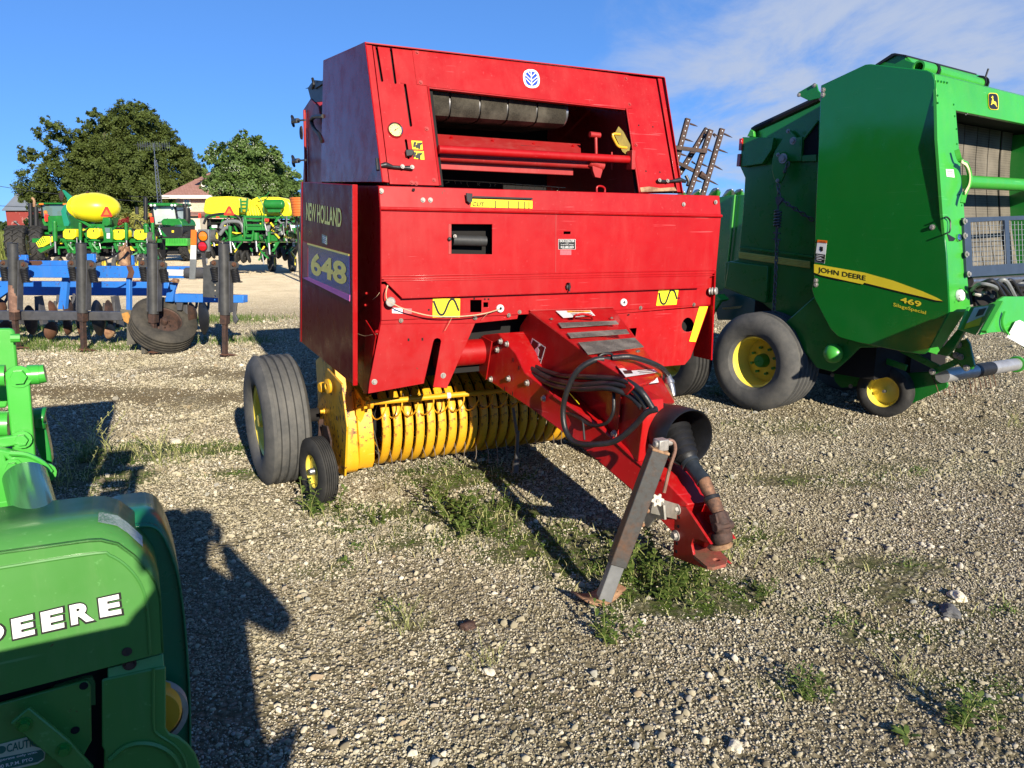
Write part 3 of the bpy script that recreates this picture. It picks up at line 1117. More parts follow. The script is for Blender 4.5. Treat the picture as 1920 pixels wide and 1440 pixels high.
def tufts(name, label, pts, h, lm, seed, wd=.004):
 rr = np.random.default_rng(seed)
 pts = np.array(pts)
 n = len(pts)
 v, f = blades(pts[:, 0], pts[:, 1], rr.uniform(.4, 1.0, n) * h, np.full(n, wd), .5, rr)
 me = bpy.data.meshes.new(name)
 me.from_pydata(v.tolist(), [], f[:n].tolist() + f[n:][:, :3].tolist())
 me.materials.append(lm)
 o = bpy.data.objects.new(name, me)
 col.objects.link(o)
 return tag(o, label, 'grass', None, 'stuff')
def grassy():
 rr = np.random.default_rng(51)
 P = []
 for (x, y, rx, ry) in GW:
  n = int(1500 * rx * ry)
  P += list(zip(x + rr.normal(0, .55, n) * rx, y + rr.normal(0, .55, n) * ry))
 tufts('short_grass', 'short green grass growing under the blue tillage machine', P, .11, LM['weed'], 52, .005)
 P = []
 for (x, y, rx, ry, k) in MW:
  n = int(520 * rx * ry * k)
  P += list(zip(x + rr.normal(0, .5, n) * rx, y + rr.normal(0, .5, n) * ry))
 tufts('low_grass', 'sparse low grass blades on the mossy patches of gravel', P, .07, LM['dry'], 53, .0022)
grassy()
def groundcover():
 rr = np.random.default_rng(61)
 P = []
 for (x, y, rx, ry, k) in MW:
  for c in range(int(34 * rx * ry * k * k) + 1):
   cx, cy = x + rr.normal(0, .42) * rx, y + rr.normal(0, .42) * ry
   n = int(rr.integers(15, 80))
   P.append(np.stack([cx + rr.normal(0, .035, n), cy + rr.normal(0, .035, n), np.abs(rr.normal(.004, .016, n)) + .004], 1))
 P = np.concatenate(P)
 v, f = leafquads(P, np.tile([0, -.3, .9], (len(P), 1)), .0075, rr)
 o = npmesh('ground_cover', v, f, LM['weed'])
 tag(o, 'low spreading green leaves covering the mossy patches', 'ground cover', None, 'stuff')
groundcover()
# ================= buildings =================
def brickmat(name, c, c2, mortar, scale):
 m = Mat(name)
 b = m.n('ShaderNodeTexBrick')
 b.inputs['Color1'].default_value = (*c, 1)
 b.inputs['Color2'].default_value = (*c2, 1)
 b.inputs['Mortar'].default_value = (*mortar, 1)
 b.inputs['Scale'].default_value = scale
 b.inputs['Mortar Size'].default_value = .03
 mp = m.n('ShaderNodeMapping')
 mp.inputs['Rotation'].default_value = (radians(90), 0, 0)
 m.L.new(m.tc.outputs['Object'], mp.inputs[0])
 m.L.new(mp.outputs[0], b.inputs[0])
 m.base(b.outputs[0])
 m.rough(.85)
 return m.m
def house():
 D = 86.0
 q = lambda px, py, d=D: at(px, py, d)
 p = q(360, 431)
 t = thing('brick_house', 'two storey pale brick house with reddish hipped roof behind the tractors', 'house', (p.x, p.y, 0))
 def lx(px):
  return q(px, 431).x - p.x
 def lz(py):
  return q(960, py).z
 brick = brickmat('pale_brick', (.56, .42, .30), (.48, .30, .22), (.60, .50, .40), 3.2)
 roofm = brickmat('red_shingles', (.30, .15, .11), (.36, .19, .15), (.22, .11, .08), 1.6)
 wh = simple('white_house_trim', (.68, .64, .56), .6, 0, .06, 3, 0)
 x0, x1, ze, zb = lx(334), lx(400) + 2, lz(367), 0
 mb = MB()
 mb.bx(x0, x1, 0, 9, 0, ze)
 wl = mb.build('wall', brick, t)
 rb = MB()
 e = 1.0
 zr = lz(325)
 xm0, xm1 = lx(380), x1 - 2
 vs = [(x0 - e, -e, ze), (x1 + e, -e, ze), (x1 + e, 9 + e, ze), (x0 - e, 9 + e, ze), (xm0, 4.5, zr + .6), (xm1, 4.5, zr + .6)]
 rb.add(vs, [(0, 1, 5, 4), (1, 2, 5), (2, 3, 4, 5), (3, 0, 4), (3, 2, 1, 0)])
 rf = rb.build('roof', roofm, t, smooth=False)
 fb = MB()
 fb.bx(x0 - e, x1 + e, -e - .05, -e + .1, ze - .35, ze + .02)
 fb.bx(x0 - e - .05, x0 - e + .1, -e, 9 + e, ze - .35, ze + .02)
 fb.build('fascia', wh, t)
 # dormer
 db = MB()
 dx0, dx1 = lx(380), lx(406)
 db.bx(dx0, dx1, .6, 4, lz(353), lz(338))
 db.build('dormer', wh, rf)
 dw = MB()
 dw.bx(lx(388), lx(402), .52, .64, lz(351), lz(341))
 dw.build('dormer_window', M['glass'], rf)
 d2 = MB()
 d2.add([(dx0 - .5, .1, lz(338)), (dx1 + .5, .1, lz(338)), (dx1 + .5, 4.5, lz(335)), (dx0 - .5, 4.5, lz(335)), (dx0 - .5, .1, lz(336)), (dx1 + .5, .1, lz(336)), (dx1, 3.5, lz(328)), (dx0, 3.5, lz(328))],
   [(0, 1, 2, 3), (0, 1, 5, 4), (4, 5, 6, 7), (1, 2, 6, 5), (3, 0, 4, 7)])
 d2.build('dormer_roof', roofm, rf, smooth=False)
 for (a, b, c, d, cols, rows) in ((351, 360, 374, 391, 2, 2), (361, 373, 411, 430, 3, 4)):
  f = MB()
  f.bx(lx(a) - .15, lx(b) + .15, -.12, .02, lz(d) - .15, lz(c) + .15)
  fo = f.build('window', wh, t)
  g_ = MB()
  for i in range(cols):
   for j in range(rows):
    w_ = (lx(b) - lx(a)) / cols
    h_ = (lz(c) - lz(d)) / rows
    g_.bx(lx(a) + i * w_ + .03, lx(a) + (i + 1) * w_ - .03, -.15, -.10, lz(d) + j * h_ + .03, lz(d) + (j + 1) * h_ - .03)
  g_.build('pane', M['glass'], fo)
 # porch / lower extension in front
 pb = MB()
 pb.bx(lx(345), lx(398), -3.2, -.15, 0, lz(404))
 pb.build('porch', simple('cream_siding', (.66, .58, .44), .7, 0, .08, 2, 0), t)
 pr = MB()
 pr.add([(lx(340), -3.8, lz(404)), (lx(402), -3.8, lz(404)), (lx(402), 0, lz(397)), (lx(340), 0, lz(397)), (lx(340), -3.8, lz(406)), (lx(402), -3.8, lz(406)), (lx(402), 0, lz(406)), (lx(340), 0, lz(406))],
   [(0, 1, 2, 3), (7, 6, 5, 4), (0, 4, 5, 1), (1, 5, 6, 2), (3, 7, 4, 0)])
 pr.build('porch_roof', roofm, t, smooth=False)
 for (a, b) in ((362, 372),):
  f = MB()
  f.bx(lx(a) - .15, lx(b) + .15, -3.30, -3.19, lz(429), lz(411))
  fo = f.build('window', wh, t)
  g_ = MB()
  for i in range(3):
   for j in range(4):
    w_ = (lx(b) - lx(a)) / 3
    h_ = (lz(412) - lz(428)) / 4
    g_.bx(lx(a) + i * w_ + .04, lx(a) + (i + 1) * w_ - .04, -3.34, -3.28, lz(428) + j * h_ + .04, lz(428) + (j + 1) * h_ - .04)
  g_.build('pane', M['glass'], fo)
house()
def barn():
 D = 118
 p = at(35, 431, D)
 t = thing('red_barn', 'old red wooden barn with grey metal roof at the far left', 'barn', (p.x, p.y, 0))
 redw = Mat('weathered_red_boards')
 wv = redw.n('ShaderNodeTexWave')
 wv.inputs['Scale'].default_value = 2.2
 wv.inputs['Distortion'].default_value = .3
 redw.L.new(redw.tc.outputs['Object'], wv.inputs[0])
 cc = redw.mix(redw.rng(wv.outputs[0], .1, .4), (.13, .02, .018), (.30, .045, .035))
 cc = redw.mix(redw.rng(redw.noise(.8, 6, .7), .56, .68), cc, (.45, .30, .26))
 redw.base(cc)
 redw.rough(.9)
 roof = simple('grey_metal_roof', (.20, .22, .24), .6, .1, .12, .5, 0)
 lx = lambda px: at(px, 431, D).x - p.x
 lz = lambda py: at(960, py, D).z
 b = MB()
 b.bx(lx(15), lx(15) + 9, 0, 9, 0, lz(394))
 b.add([(lx(15), 0, lz(394)), (lx(15), 9, lz(394)), (lx(15), 4.5, lz(394) + 2.4)], [(0, 1, 2)])
 b.build('wall', redw.m, t)
 r = MB()
 x0, x1 = lx(8), lx(15) + 9.6
 r.add([(lx(12), -.5, lz(394)), (x1, -.5, lz(394)), (x1, 4.5, lz(357)), (x0, 4.5, lz(357)), (x0, 9.5, lz(394)), (x1, 9.5, lz(394))], [(0, 1, 2, 3), (3, 2, 5, 4)])
 ro = r.build('roof', roof, t, smooth=False)
 s = ro.modifiers.new('thick', 'SOLIDIFY')
 s.thickness = .12
 l = MB()
 a = V((lx(33), -.3, lz(417)))
 l.tube(catmull([a + V((2, 0, -1.6)), a + V((1.2, -.2, -.9)), a + V((.5, -.3, -.2)), a], 4), .08, 6)
 l.sph(a + V((0, 0, .1)), .28, 10, (1, 1, .6))
 l.build('lamp', M['grey'], t)
barn()
def mast():
 D = 72
 p = at(303, 431, D)
 t = thing('antenna_tower', 'slim lattice aerial mast rising in front of the big tree', 'antenna tower', (p.x, p.y, 0))
 b = MB()
 H = at(303, 275, D).z
 zt = at(303, 300, D).z
 rr = .35
 legs = [V((cos(a) * rr, sin(a) * rr, 0)) for a in (0.5, 2.6, 4.7)]
 for l in legs:
  b.tube([l, V((l.x * .35, l.y * .35, zt))], .024, 5)
 n = 26
 for i in range(n):
  z0_, z1_ = zt * i / n, zt * (i + 1) / n
  k0, k1 = 1 - .65 * i / n, 1 - .65 * (i + 1) / n
  for j in range(3):
   a, c = legs[j], legs[(j + 1) % 3]
   b.tube([V((a.x * k0, a.y * k0, z0_)), V((c.x * k1, c.y * k1, z1_))], .014, 4)
 b.tube([(0, 0, zt - .5), (0, 0, H + .3)], .03, 5)
 b.build('mast', M['steel'], t)
 a = MB()
 for zz in (H, H + .25):
  a.tube([(-1.5, 0, zz), (1.5, 0, zz)], .012, 4)
 for k in range(14):
  x = -1.45 + 2.9 * k / 13
  a.tube([(x, -.9 + .03 * k, H + .12), (x, .9 - .03 * k, H + .12)], .007, 4)
  a.tube([(x, 0, H - .35), (x, 0, H + .45)], .008, 4)
 a.build('aerial', M['steel'], t)
mast()
def wires():
 def pt(px, py, d):
  return at(px, py, d)
 lines = [[(-60, 340, 60), (110, 364, 70), (350, 385, 90)], [(-40, 384, 60), (60, 388, 70), (230, 390, 85)]]
 lb = ['upper thin power line crossing the sky above the barn', 'lower thin power line crossing the sky at the barn roof']
 for l, s in zip(lines, lb):
  b = MB()
  b.tube(catmull([pt(*q) for q in l], 8), .022, 4)
  o = b.build('power_line', M['iron'])
  tag(o, s, 'power line')
wires()
# ================= the red round baler =================
_c = V((0, 0, CH)) + ray(705, 347) * 3.8
R = Fr(_c.x, _c.y, 64.5)
W2 = 2.24
red = frthing('round_baler', 'large red and yellow round baler numbered 648 standing in the middle of the gravel yard', 'round baler', R)
FW = V((0, -1, 0))          # towards the front of the machine
def PB(lst, b):
 return [R.B(x, y, b) for x, y in lst]
def PA(lst, a):
 return [R.A(x, y, a) for x, y in lst]
def PS(lst, lift=0.0):
 """points of the sloping front of the upper housing"""
 n = V((0, 1, -.3158)).normalized()
 return [R.pl(x, y, (0, 1, -.3158), -.5) - n * lift for x, y in lst]
SN = V((0, 1, -.3158)).normalized()
def slot(p0, p1, wpx, f):
 """rounded slot between two picture points, as a loop through f"""
 (x0, y0), (x1, y1) = p0, p1
 L_ = sqrt((x1 - x0) ** 2 + (y1 - y0) ** 2)
 ux, uy = (x1 - x0) / L_, (y1 - y0) / L_
 nx, ny = -uy, ux
 h = wpx / 2
 pts = []
 for k in range(7):
  a = pi * k / 6
  pts.append((x1 + nx * h * cos(a) + ux * h * sin(a), y1 + ny * h * cos(a) + uy * h * sin(a)))
 for k in range(7):
  a = pi * k / 6
  pts.append((x0 - nx * h * cos(a) - ux * h * sin(a), y0 - ny * h * cos(a) - uy * h * sin(a)))
 return f(pts)
def rbody():
 # black core boxes added so no light leaks through the body
 m = MB()
 m.bx(.02, W2 - .02, .30, 1.75, .80, 1.80)
 m.bx(.10, 1.98, 1.35, 1.8, 1.8, 2.5)
 m.build('light_block', M['void'], red)
 # side sheets of the lower body on the far side, top deck
 m = MB()
 m.prism([(W2 - .01, .0, .80), (W2 - .01, 1.7, .80), (W2 - .01, 1.7, 1.86), (W2 - .01, .02, 1.86)], (.012, 0, 0))
 m.build('side_sheet', M['redside'], red)
 m = MB()
 m.plate([(0, .03, 1.862), (W2, .03, 1.852), (W2, 1.4, 1.852), (0, 1.4, 1.862)], [[(.38, .13, 1.862), (1.68, .13, 1.852), (1.68, 1.3, 1.852), (.38, 1.3, 1.862)]], (0, 0, -.006))
 m.build('top_deck', M['reddull'], red)
 # top strip over the door
 m = MB()
 a = PB([(706, 348), (1349, 367)], .02) + PB([(1352, 403), (711, 389)], 0)
 m.prism(a, (0, .012, 0))
 o = m.build('top_strip', M['red'], red, bevel=.003)
 m = MB()
 m.tube(PB([(711, 391), (1353, 405)], -.008), .010, 8)
 m.build('edge_roll', M['red'], o)
 m = MB()
 for q in ((715, 358), (793, 375), (807, 375), (1282, 383), (1342, 379)):
  p = R.B(*q, 0.004)
  m.bolt(p, FW, .009, .006)
 m.build('bolt', M['zinc'], o)
 m = MB()
 m.prism(PB([(773, 353), (778, 353.4), (778, 358), (773, 357.6)], .004), (0, -.001, 0))
 m.build('square_hole', M['void'], o)
 # rust along the top edge at the right
 m = MB()
 m.prism(PS([(1198, 353), (1215, 351), (1236, 354), (1263, 352), (1267, 359), (1200, 361)], .012), SN * .004)
 m.build('rust_patch', M['rustpale'], o)
 # CUT gauge decal
 m = MB()
 m.prism(PB([(885, 373), (998, 376.5), (998, 391), (882, 388)], .001), (0, -.002, 0))
 d = m.build('cut_decal', M['ystick'], o, smooth=False)
 m = MB()
 lettering(m, 'CUT', R.B(885.5, 386.2, 0), R.B(908, 387, 0), R.B(885.5, 378.5, 0), (0, -.0055, 0), bold=.01)
 for x in (928, 953, 971, 983, 991):
  m.prism(PB([(x, 374.5 + (x - 885) * .03), (x + 1.6, 374.5 + (x - 885) * .03), (x + 1.6, 388 + (x - 885) * .03), (x, 388 + (x - 885) * .03)], -.002), (0, -.0015, 0))
 m.prism(slot((888, 369), (997, 372.5), 3, lambda l: PB(l, -.002)), (0, -.002, 0))
 m.build('lettering', M['kstick'], d, smooth=False)
 m = MB()
 m.prism(PB([(873, 362), (884.5, 363), (884.5, 377), (880, 382), (874, 377)], -.008), (0, -.012, 0))
 m.build('pointer', M['black'], o, bevel=.002)
 # big hinged front door
 win = PB([(846, 420), (923, 420.5), (923, 477), (846, 476)], 0)
 sm = PB([(1057, 434), (1070, 434), (1070, 439), (1057, 439)], 0)
 m = MB()
 m.plate(PB([(712, 391), (1352, 405), (1343, 506), (713, 517)], 0), [win, sm], (0, .008, 0))
 # folded lower edge of the door
 kn = [R.B(1065 + 5.5 * cos(a), 538 + 8 * sin(a), 0) for a in [2 * pi * k / 14 for k in range(14)]]
 m.plate(PB([(713, 518.5), (1343, 507.5), (1312, 540), (754, 559)], 0), [kn], (0, .008, 0))
 for (y0, y1, w_) in ((517.8, 506.8, .005), (523, 512.5, .0035), (527, 516.5, .0035)):
  m.tube(PB([(714, y0), (1342, y1)], .0), w_, 6)
 # returned bottom edge
 m.prism(PB([(754, 557.5), (1312, 538.5), (1313, 540.5), (754, 560)], 0), (0, .05, 0))
 door = m.build('front_door', M['red'], red, bevel=.0022)
 m = MB()
 m.prism([p + V((0, -.0012, 0)) for p in PB([(1041.6, 402), (1043, 402), (1042.4, 513), (1041, 513)], 0)], (0, .001, 0))
 m.build('seam', M['reddull'], door, smooth=False)
 m = MB()
 m.prism(PB([(841, 420), (846.5, 420), (846.5, 477), (841, 476.5)], -.003), (0, .012, 0))
 m.build('window_edge', M['reddull'], door, bevel=.001)
 m = MB()
 m.bx(win[0].x - .03, win[1].x + .03, .10, .12, win[2].z - .03, win[0].z + .03)
 m.build('window_recess', M['void'], door)
 m = MB()
 p0, p1 = R.B(848, 450, .045), R.B(910, 452, .045)
 m.tube([p0, p1], .030, 20)
 m.sph(R.B(843, 448, -.01), .011, 10)
 m.build('twine_knife_cover', simple('dark_cover_plastic', (.035, .036, .036), .5, 0, .3, 12, .2), door)
 m = MB()
 for q in ((853, 443),):
  m.bolt(R.B(*q, .012), FW, .007)
 m.build('bolt', M['zinc'], door)
 m = MB()
 c = R.B(1065, 538, -.004)
 m.lathe(c, (0, -1, 0), [(.001, .012), (.014, .01), (.017, 0), (.001, 0)], 16)
 m.box(c + V((0, -.012, 0)), (.008, .018, .05))
 m.build('door_latch', M['black'], door)
 # dealer plate
 m = MB()
 m.prism(PB([(1046.8, 448.5), (1079, 448.5), (1079, 467.5), (1046.8, 467.5)], -.0002), (0, -.001, 0))
 m.build('plate_border', M['white'], door, smooth=False)
 m = MB()
 m.prism(PB([(1047.4, 449), (1078.4, 449), (1078.4, 467), (1047.4, 467)], -.0015), (0, -.0012, 0))
 d = m.build('dealer_plate', M['kstick'], door, smooth=False)
 m = MB()
 lettering(m, 'DICK COULTER', R.B(1049, 454, 0), R.B(1076.5, 454, 0), R.B(1049, 449.8, 0), (0, -.0036, 0), bold=.01)
 lettering(m, 'INC', R.B(1060.5, 456.6, 0), R.B(1065.5, 456.6, 0), R.B(1060.5, 455, 0), (0, -.0036, 0))
 lettering(m, 'North Branch, Michigan', R.B(1051, 460, 0), R.B(1075, 460, 0), R.B(1051, 457.6, 0), (0, -.0036, 0))
 lettering(m, '810-688-2003', R.B(1051, 464.8, 0), R.B(1075, 464.8, 0), R.B(1051, 461.4, 0), (0, -.0036, 0), bold=.01)
 lettering(m, '_________', R.B(1053, 466.5, 0), R.B(1073, 466.5, 0), R.B(1053, 466.1, 0), (0, -.0036, 0))
 m.build('lettering', M['white'], d, smooth=False)
 m = MB()
 m.prism(PB([(1050, 469), (1071, 469), (1071, 478), (1050, 478)], -.0005), (0, -.0015, 0))
 m.build('faded_sticker', simple('pink_sticker', (.62, .10, .12), .5, 0, .2, 80, 0), door, smooth=False)
 # band under the door
 def hole(cx, cy, w_, h_):
  return PB([(cx - w_, cy - h_), (cx + w_, cy - h_), (cx + w_, cy + h_), (cx - w_, cy + h_)], .035)
 m = MB()
 m.plate(PB([(713, 533), (1340, 515), (1333, 571), (1140, 583), (880, 594), (714, 601)], .035), [hole(892.5, 574, 10.5, 11.5), hole(911, 571.5, 4.5, 4.5)], (0, .008, 0))
 o = m.build('lower_band', M['red'], red, bevel=.002)
 m = MB()
 m.prism(PB([(714, 598), (900, 590), (973, 586), (970, 598), (892, 606), (714, 608)], .045), (0, .02, 0))
 m.prism(PB([(1135, 577), (1333, 566), (1331, 573), (1140, 590)], .040), (0, .02, 0))
 m.build('folded_flange', M['red'], o, bevel=.002)
 m = MB()
 for q in ((752, 601), (891, 596), (954, 591), (1201, 577), (1301, 571), (974, 585)):
  m.bolt(R.B(*q, .036), FW, .0085, .007)
 m.build('bolt', M['wire'], o)
 m = MB()
 for q in ((804, 581), (889, 560), (909, 561), (916, 561), (1273, 559), (1179, 590)):
  m.lathe(R.B(*q, .034), FW, [(.0001, .001), (.0055, .001), (.0055, 0), (.0001, 0)], 10)
 m.build('small_hole', M['void'], o)
 for q in ((937.5, 578.5), (1169, 567)):
  m = MB()
  m.lathe(R.B(*q, .033), FW, [(.008, .004), (.010, .012), (.020, .011), (.024, .004), (.024, 0), (.008, 0)], 24)
  g_ = m.build('twine_guide', M['white'], o)
  m = MB()
  m.lathe(R.B(*q, .033), FW, [(.0001, .003), (.009, .003), (.009, 0), (.0001, 0)], 16)
  m.build('guide_hole', M['void'], g_)
 for q, ax in (((733, 565), (-.35, -1, 0)), ((1330, 546), (.6, -1, .1))):
  m = MB()
  c = R.B(*q, .02)
  m.lathe(c, ax, [(.001, .05), (.022, .05), (.026, .043), (.018, .036), (.018, .028), (.025, .022), (.018, .015), (.024, .006), (.020, 0), (.001, 0)], 22)
  m.build('twine_roller', M['zinc'], o)
 # twine hanging over the band
 m = MB()
 m.tube(catmull([R.B(727, 535, -.02), R.B(724, 548, -.03), R.B(726, 562, -.02), R.B(740, 571, -.03), R.B(760, 580, -.03), R.B(800, 591, -.025), R.B(838, 594, -.02), R.B(880, 592, -.02), R.B(912, 587, -.02), R.B(936, 580, .02)], 5), .0035, 6)
 m.tube(catmull([R.B(848, 594, -.02), R.B(842, 606, -.01), R.B(834, 620, .01)], 4), .0012, 4)
 m.tube(catmull([R.B(915, 587, -.02), R.B(908, 594, 0), R.B(903, 600, .02)], 4), .001, 4)
 m.tube(catmull([R.B(712, 548, -.01), R.B(706, 556, 0), R.A(698, 562, -.02)], 4), .001, 4)
 m.tube(catmull([R.B(708, 626, .03), R.A(695, 628, -.03), R.A(684, 630, -.03), R.A(669, 625, -.04)], 4), .0012, 4)
 m.build('twine', M['twine'], red)
 # yellow stickers with the bent twine line
 for (c, cur) in (([(811.5, 560), (862.5, 560), (862, 595), (811, 595)], [(813, 564), (822, 586), (829, 590), (834, 585), (842, 566), (848, 561), (853, 565), (860, 582)]),
      ([(1235, 543), (1272, 542.5), (1268, 571), (1230, 573)], [(1236, 549), (1239, 565), (1244, 570), (1249, 566), (1256, 547), (1260, 544), (1265, 547), (1269, 560)])):
  m = MB()
  m.prism(PB(c, .033), (0, -.002, 0))
  d = m.build('twine_decal', M['ystick'], o, smooth=False)
  m = MB()
  pts = [R.B(x, y, .029) for x, y in cur]
  pts = catmull(pts, 5)
  for p, q in zip(pts, pts[1:]):
   m.beam(p, q + (q - p) * .25, .0115, .0012, (0, 1, 0))
  m.build('print', M['kstick'], d, smooth=False)
 m = MB()
 m.prism(PB([(735, 577), (755, 577.5), (755, 588), (735, 587)], .034), (0, -.0015, 0))
 d = m.build('maker_label', M['white'], o, smooth=False)
 m = MB()
 m.prism(PB([(738, 581.5), (747, 582), (747, 583), (738, 582.5)], .0315), (0, -.001, 0))
 m.prism(PB([(739, 584.5), (743, 584.6), (743, 585.4), (739, 585.3)], .0315), (0, -.001, 0))
 m.build('print', M['bluelogo'], d, smooth=False)
 m = MB()
 m.prism(PB([(757, 578), (772, 578.5), (772, 588), (757, 588)], .034), (0, -.0012, 0))
 m.build('faded_sticker', simple('faint_sticker', (.60, .12, .13), .5, 0, .1, 80, 0), o, smooth=False)
 # lower skirts
 m = MB()
 sl_ = [(795, 719)]
 sl2 = [(795, 719), (813, 640), (815, 636), (820, 634), (825, 635.5), (827, 640), (812, 726)]
 m.plate(PB([(714, 607), (892, 604), (838, 728)] + sl2[::-1] + [(690, 738), (693, 715)], .05), [], (0, .006, 0))
 o1 = m.build('skirt', M['redtongue'], red, bevel=.002)
 m = MB()
 for q in ((702, 716), (831, 704)):
  m.bolt(R.B(*q, .05), FW, .011, .008)
 m.build('bolt', M['zinc'], o1)
 m = MB()
 for q in ((766, 637), (792, 636)):
  m.prism(PB([(q[0] - 1.6, q[1] - 2.5), (q[0] + 1.6, q[1] - 2.5), (q[0] + 1.6, q[1] + 2.5), (q[0] - 1.6, q[1] + 2.5)], .049), (0, -.001, 0))
 m.build('small_hole', M['void'], o1)
 m = MB()
 hl = [R.B(1290 + 11.5 * cos(a) + 2 * sin(a) * cos(a), 609 + 13.5 * sin(a), .045) for a in [2 * pi * k / 18 for k in range(18)]]
 h2 = PB([(1180, 616), (1194, 615), (1192, 632), (1190, 630)], .045)
 m.plate(PB([(1120, 592), (1328, 575), (1326, 585), (1295, 671), (1284, 684), (1249, 687), (1165, 688), (1130, 640)], .045), [hl, h2], (0, .006, 0))
 o2 = m.build('skirt', M['redtongue'], red, bevel=.002)
 m = MB()
 m.prism(PB([(1311, 575), (1327, 574.5), (1304, 641), (1292, 640)], .043), (0, -.002, 0))
 m.build('yellow_sticker', M['ystick'], o2, smooth=False)
 m = MB()
 m.prism(PB([(1150, 595), (1300, 585), (1300, 680), (1150, 684)], .12), (0, .004, 0))
 m.build('skirt_backing', M['void'], o2)
 # the long side door with the model number, held off the body
 AO = -.12
 m = MB()
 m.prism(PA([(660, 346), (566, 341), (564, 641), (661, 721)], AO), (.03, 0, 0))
 sd = m.build('side_door', M['redshade'], red, bevel=.004)
 # bright front edge of that door, facing forward
 m = MB()
 b0, b1 = R.A(660, 346, AO), R.A(661, 721, AO)
 m.prism([b0 + V((-.001, -.012, 0)), b0 + V((.026, -.012, 0)), b1 + V((.026, -.012, -.005)), b1 + V((-.001, -.012, -.005))], (0, .02, 0))
 m.prism(PA([(566, 341), (563.5, 341), (561.5, 641), (564, 641)], AO - .004), (.03, 0, 0))
 m.build('door_edge', M['red'], sd, bevel=.002)
 m = MB()
 m.prism(PA([(569, 452), (578, 456), (578, 519), (568, 521)], AO), (-.003, 0, 0))
 m.build('recess_edge', M['red'], sd, smooth=False)
 m = MB()
 m.prism(PA([(578, 459), (655, 480), (656.5, 553), (578, 519)], AO), (-.002, 0, 0))
 d = m.build('number_panel', M['navy'], sd, smooth=False)
 m = MB()
 lettering(m, '648', R.A(584, 514, AO), R.A(651, 536, AO), R.A(584, 472, AO), (-.004, 0, 0), bold=.035, tr=R.A(651, 492, AO))
 m.build('number', M['dgold'], d, smooth=False)
 m = MB()
 m.prism(PA([(577, 455.5), (655, 476.5), (655, 480), (577, 458.5)], AO), (-.004, 0, 0))
 m.build('gold_line', M['dgold'], sd, smooth=False)
 m = MB()
 m.prism(PA([(568, 521), (578, 519), (656.5, 553), (656, 565)], AO), (-.0025, 0, 0))
 m.build('pink_stripe', M['purple'], sd, smooth=False)
 m = MB()
 lettering(m, 'NEW HOLLAND', R.A(575, 413, AO), R.A(641, 427, AO), R.A(575, 379, AO), (-.003, 0, 0), bold=.02, tr=R.A(641, 391, AO))
 m.build('brand_lettering', M['dgold'], sd, smooth=False)
 m = MB()
 m.prism(PA([(604, 439), (613, 443), (613, 459), (604, 455)], AO), (-.002, 0, 0))
 d = m.build('small_label', simple('grey_green_label', (.12, .2, .18), .4, 0, .1, 10, 0), sd, smooth=False)
 m = MB()
 for y, e in ((443, 0), (446, 1), (450, 3), (453, 2)):
  m.prism(PA([(605.2 + e * .5, y), (612 - e * .5, y + 3), (612 - e * .5, y + 4.2), (605.2 + e * .5, y + 1.2)], AO - .003), (-.001, 0, 0))
 m.build('print', M['white'], d, smooth=False)
 # the set-back side sheet between door and front
 m = MB()
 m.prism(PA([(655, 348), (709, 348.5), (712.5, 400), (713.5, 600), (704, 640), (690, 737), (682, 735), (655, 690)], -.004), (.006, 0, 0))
 ss = m.build('side_sheet', M['redshade'], red)
 m = MB()
 m.prism(PA([(687, 600), (706, 630), (690, 737), (683, 738)], -.02) , (-.006, .0, 0))
 m.build('gusset', M['redtongue'], ss)
 m = MB()
 for q in ((687, 550), (685, 572)):
  m.sph(R.A(*q, -.008), .008, 8)
 m.bolt(R.A(707, 622, -.01), (-1, -.3, 0), .008)
 m.build('bolt', M['red'], ss)
 for q in ((719, 345), (680, 341), (692, 342), (736, 346), (744, 346)):
  pass
rbody()
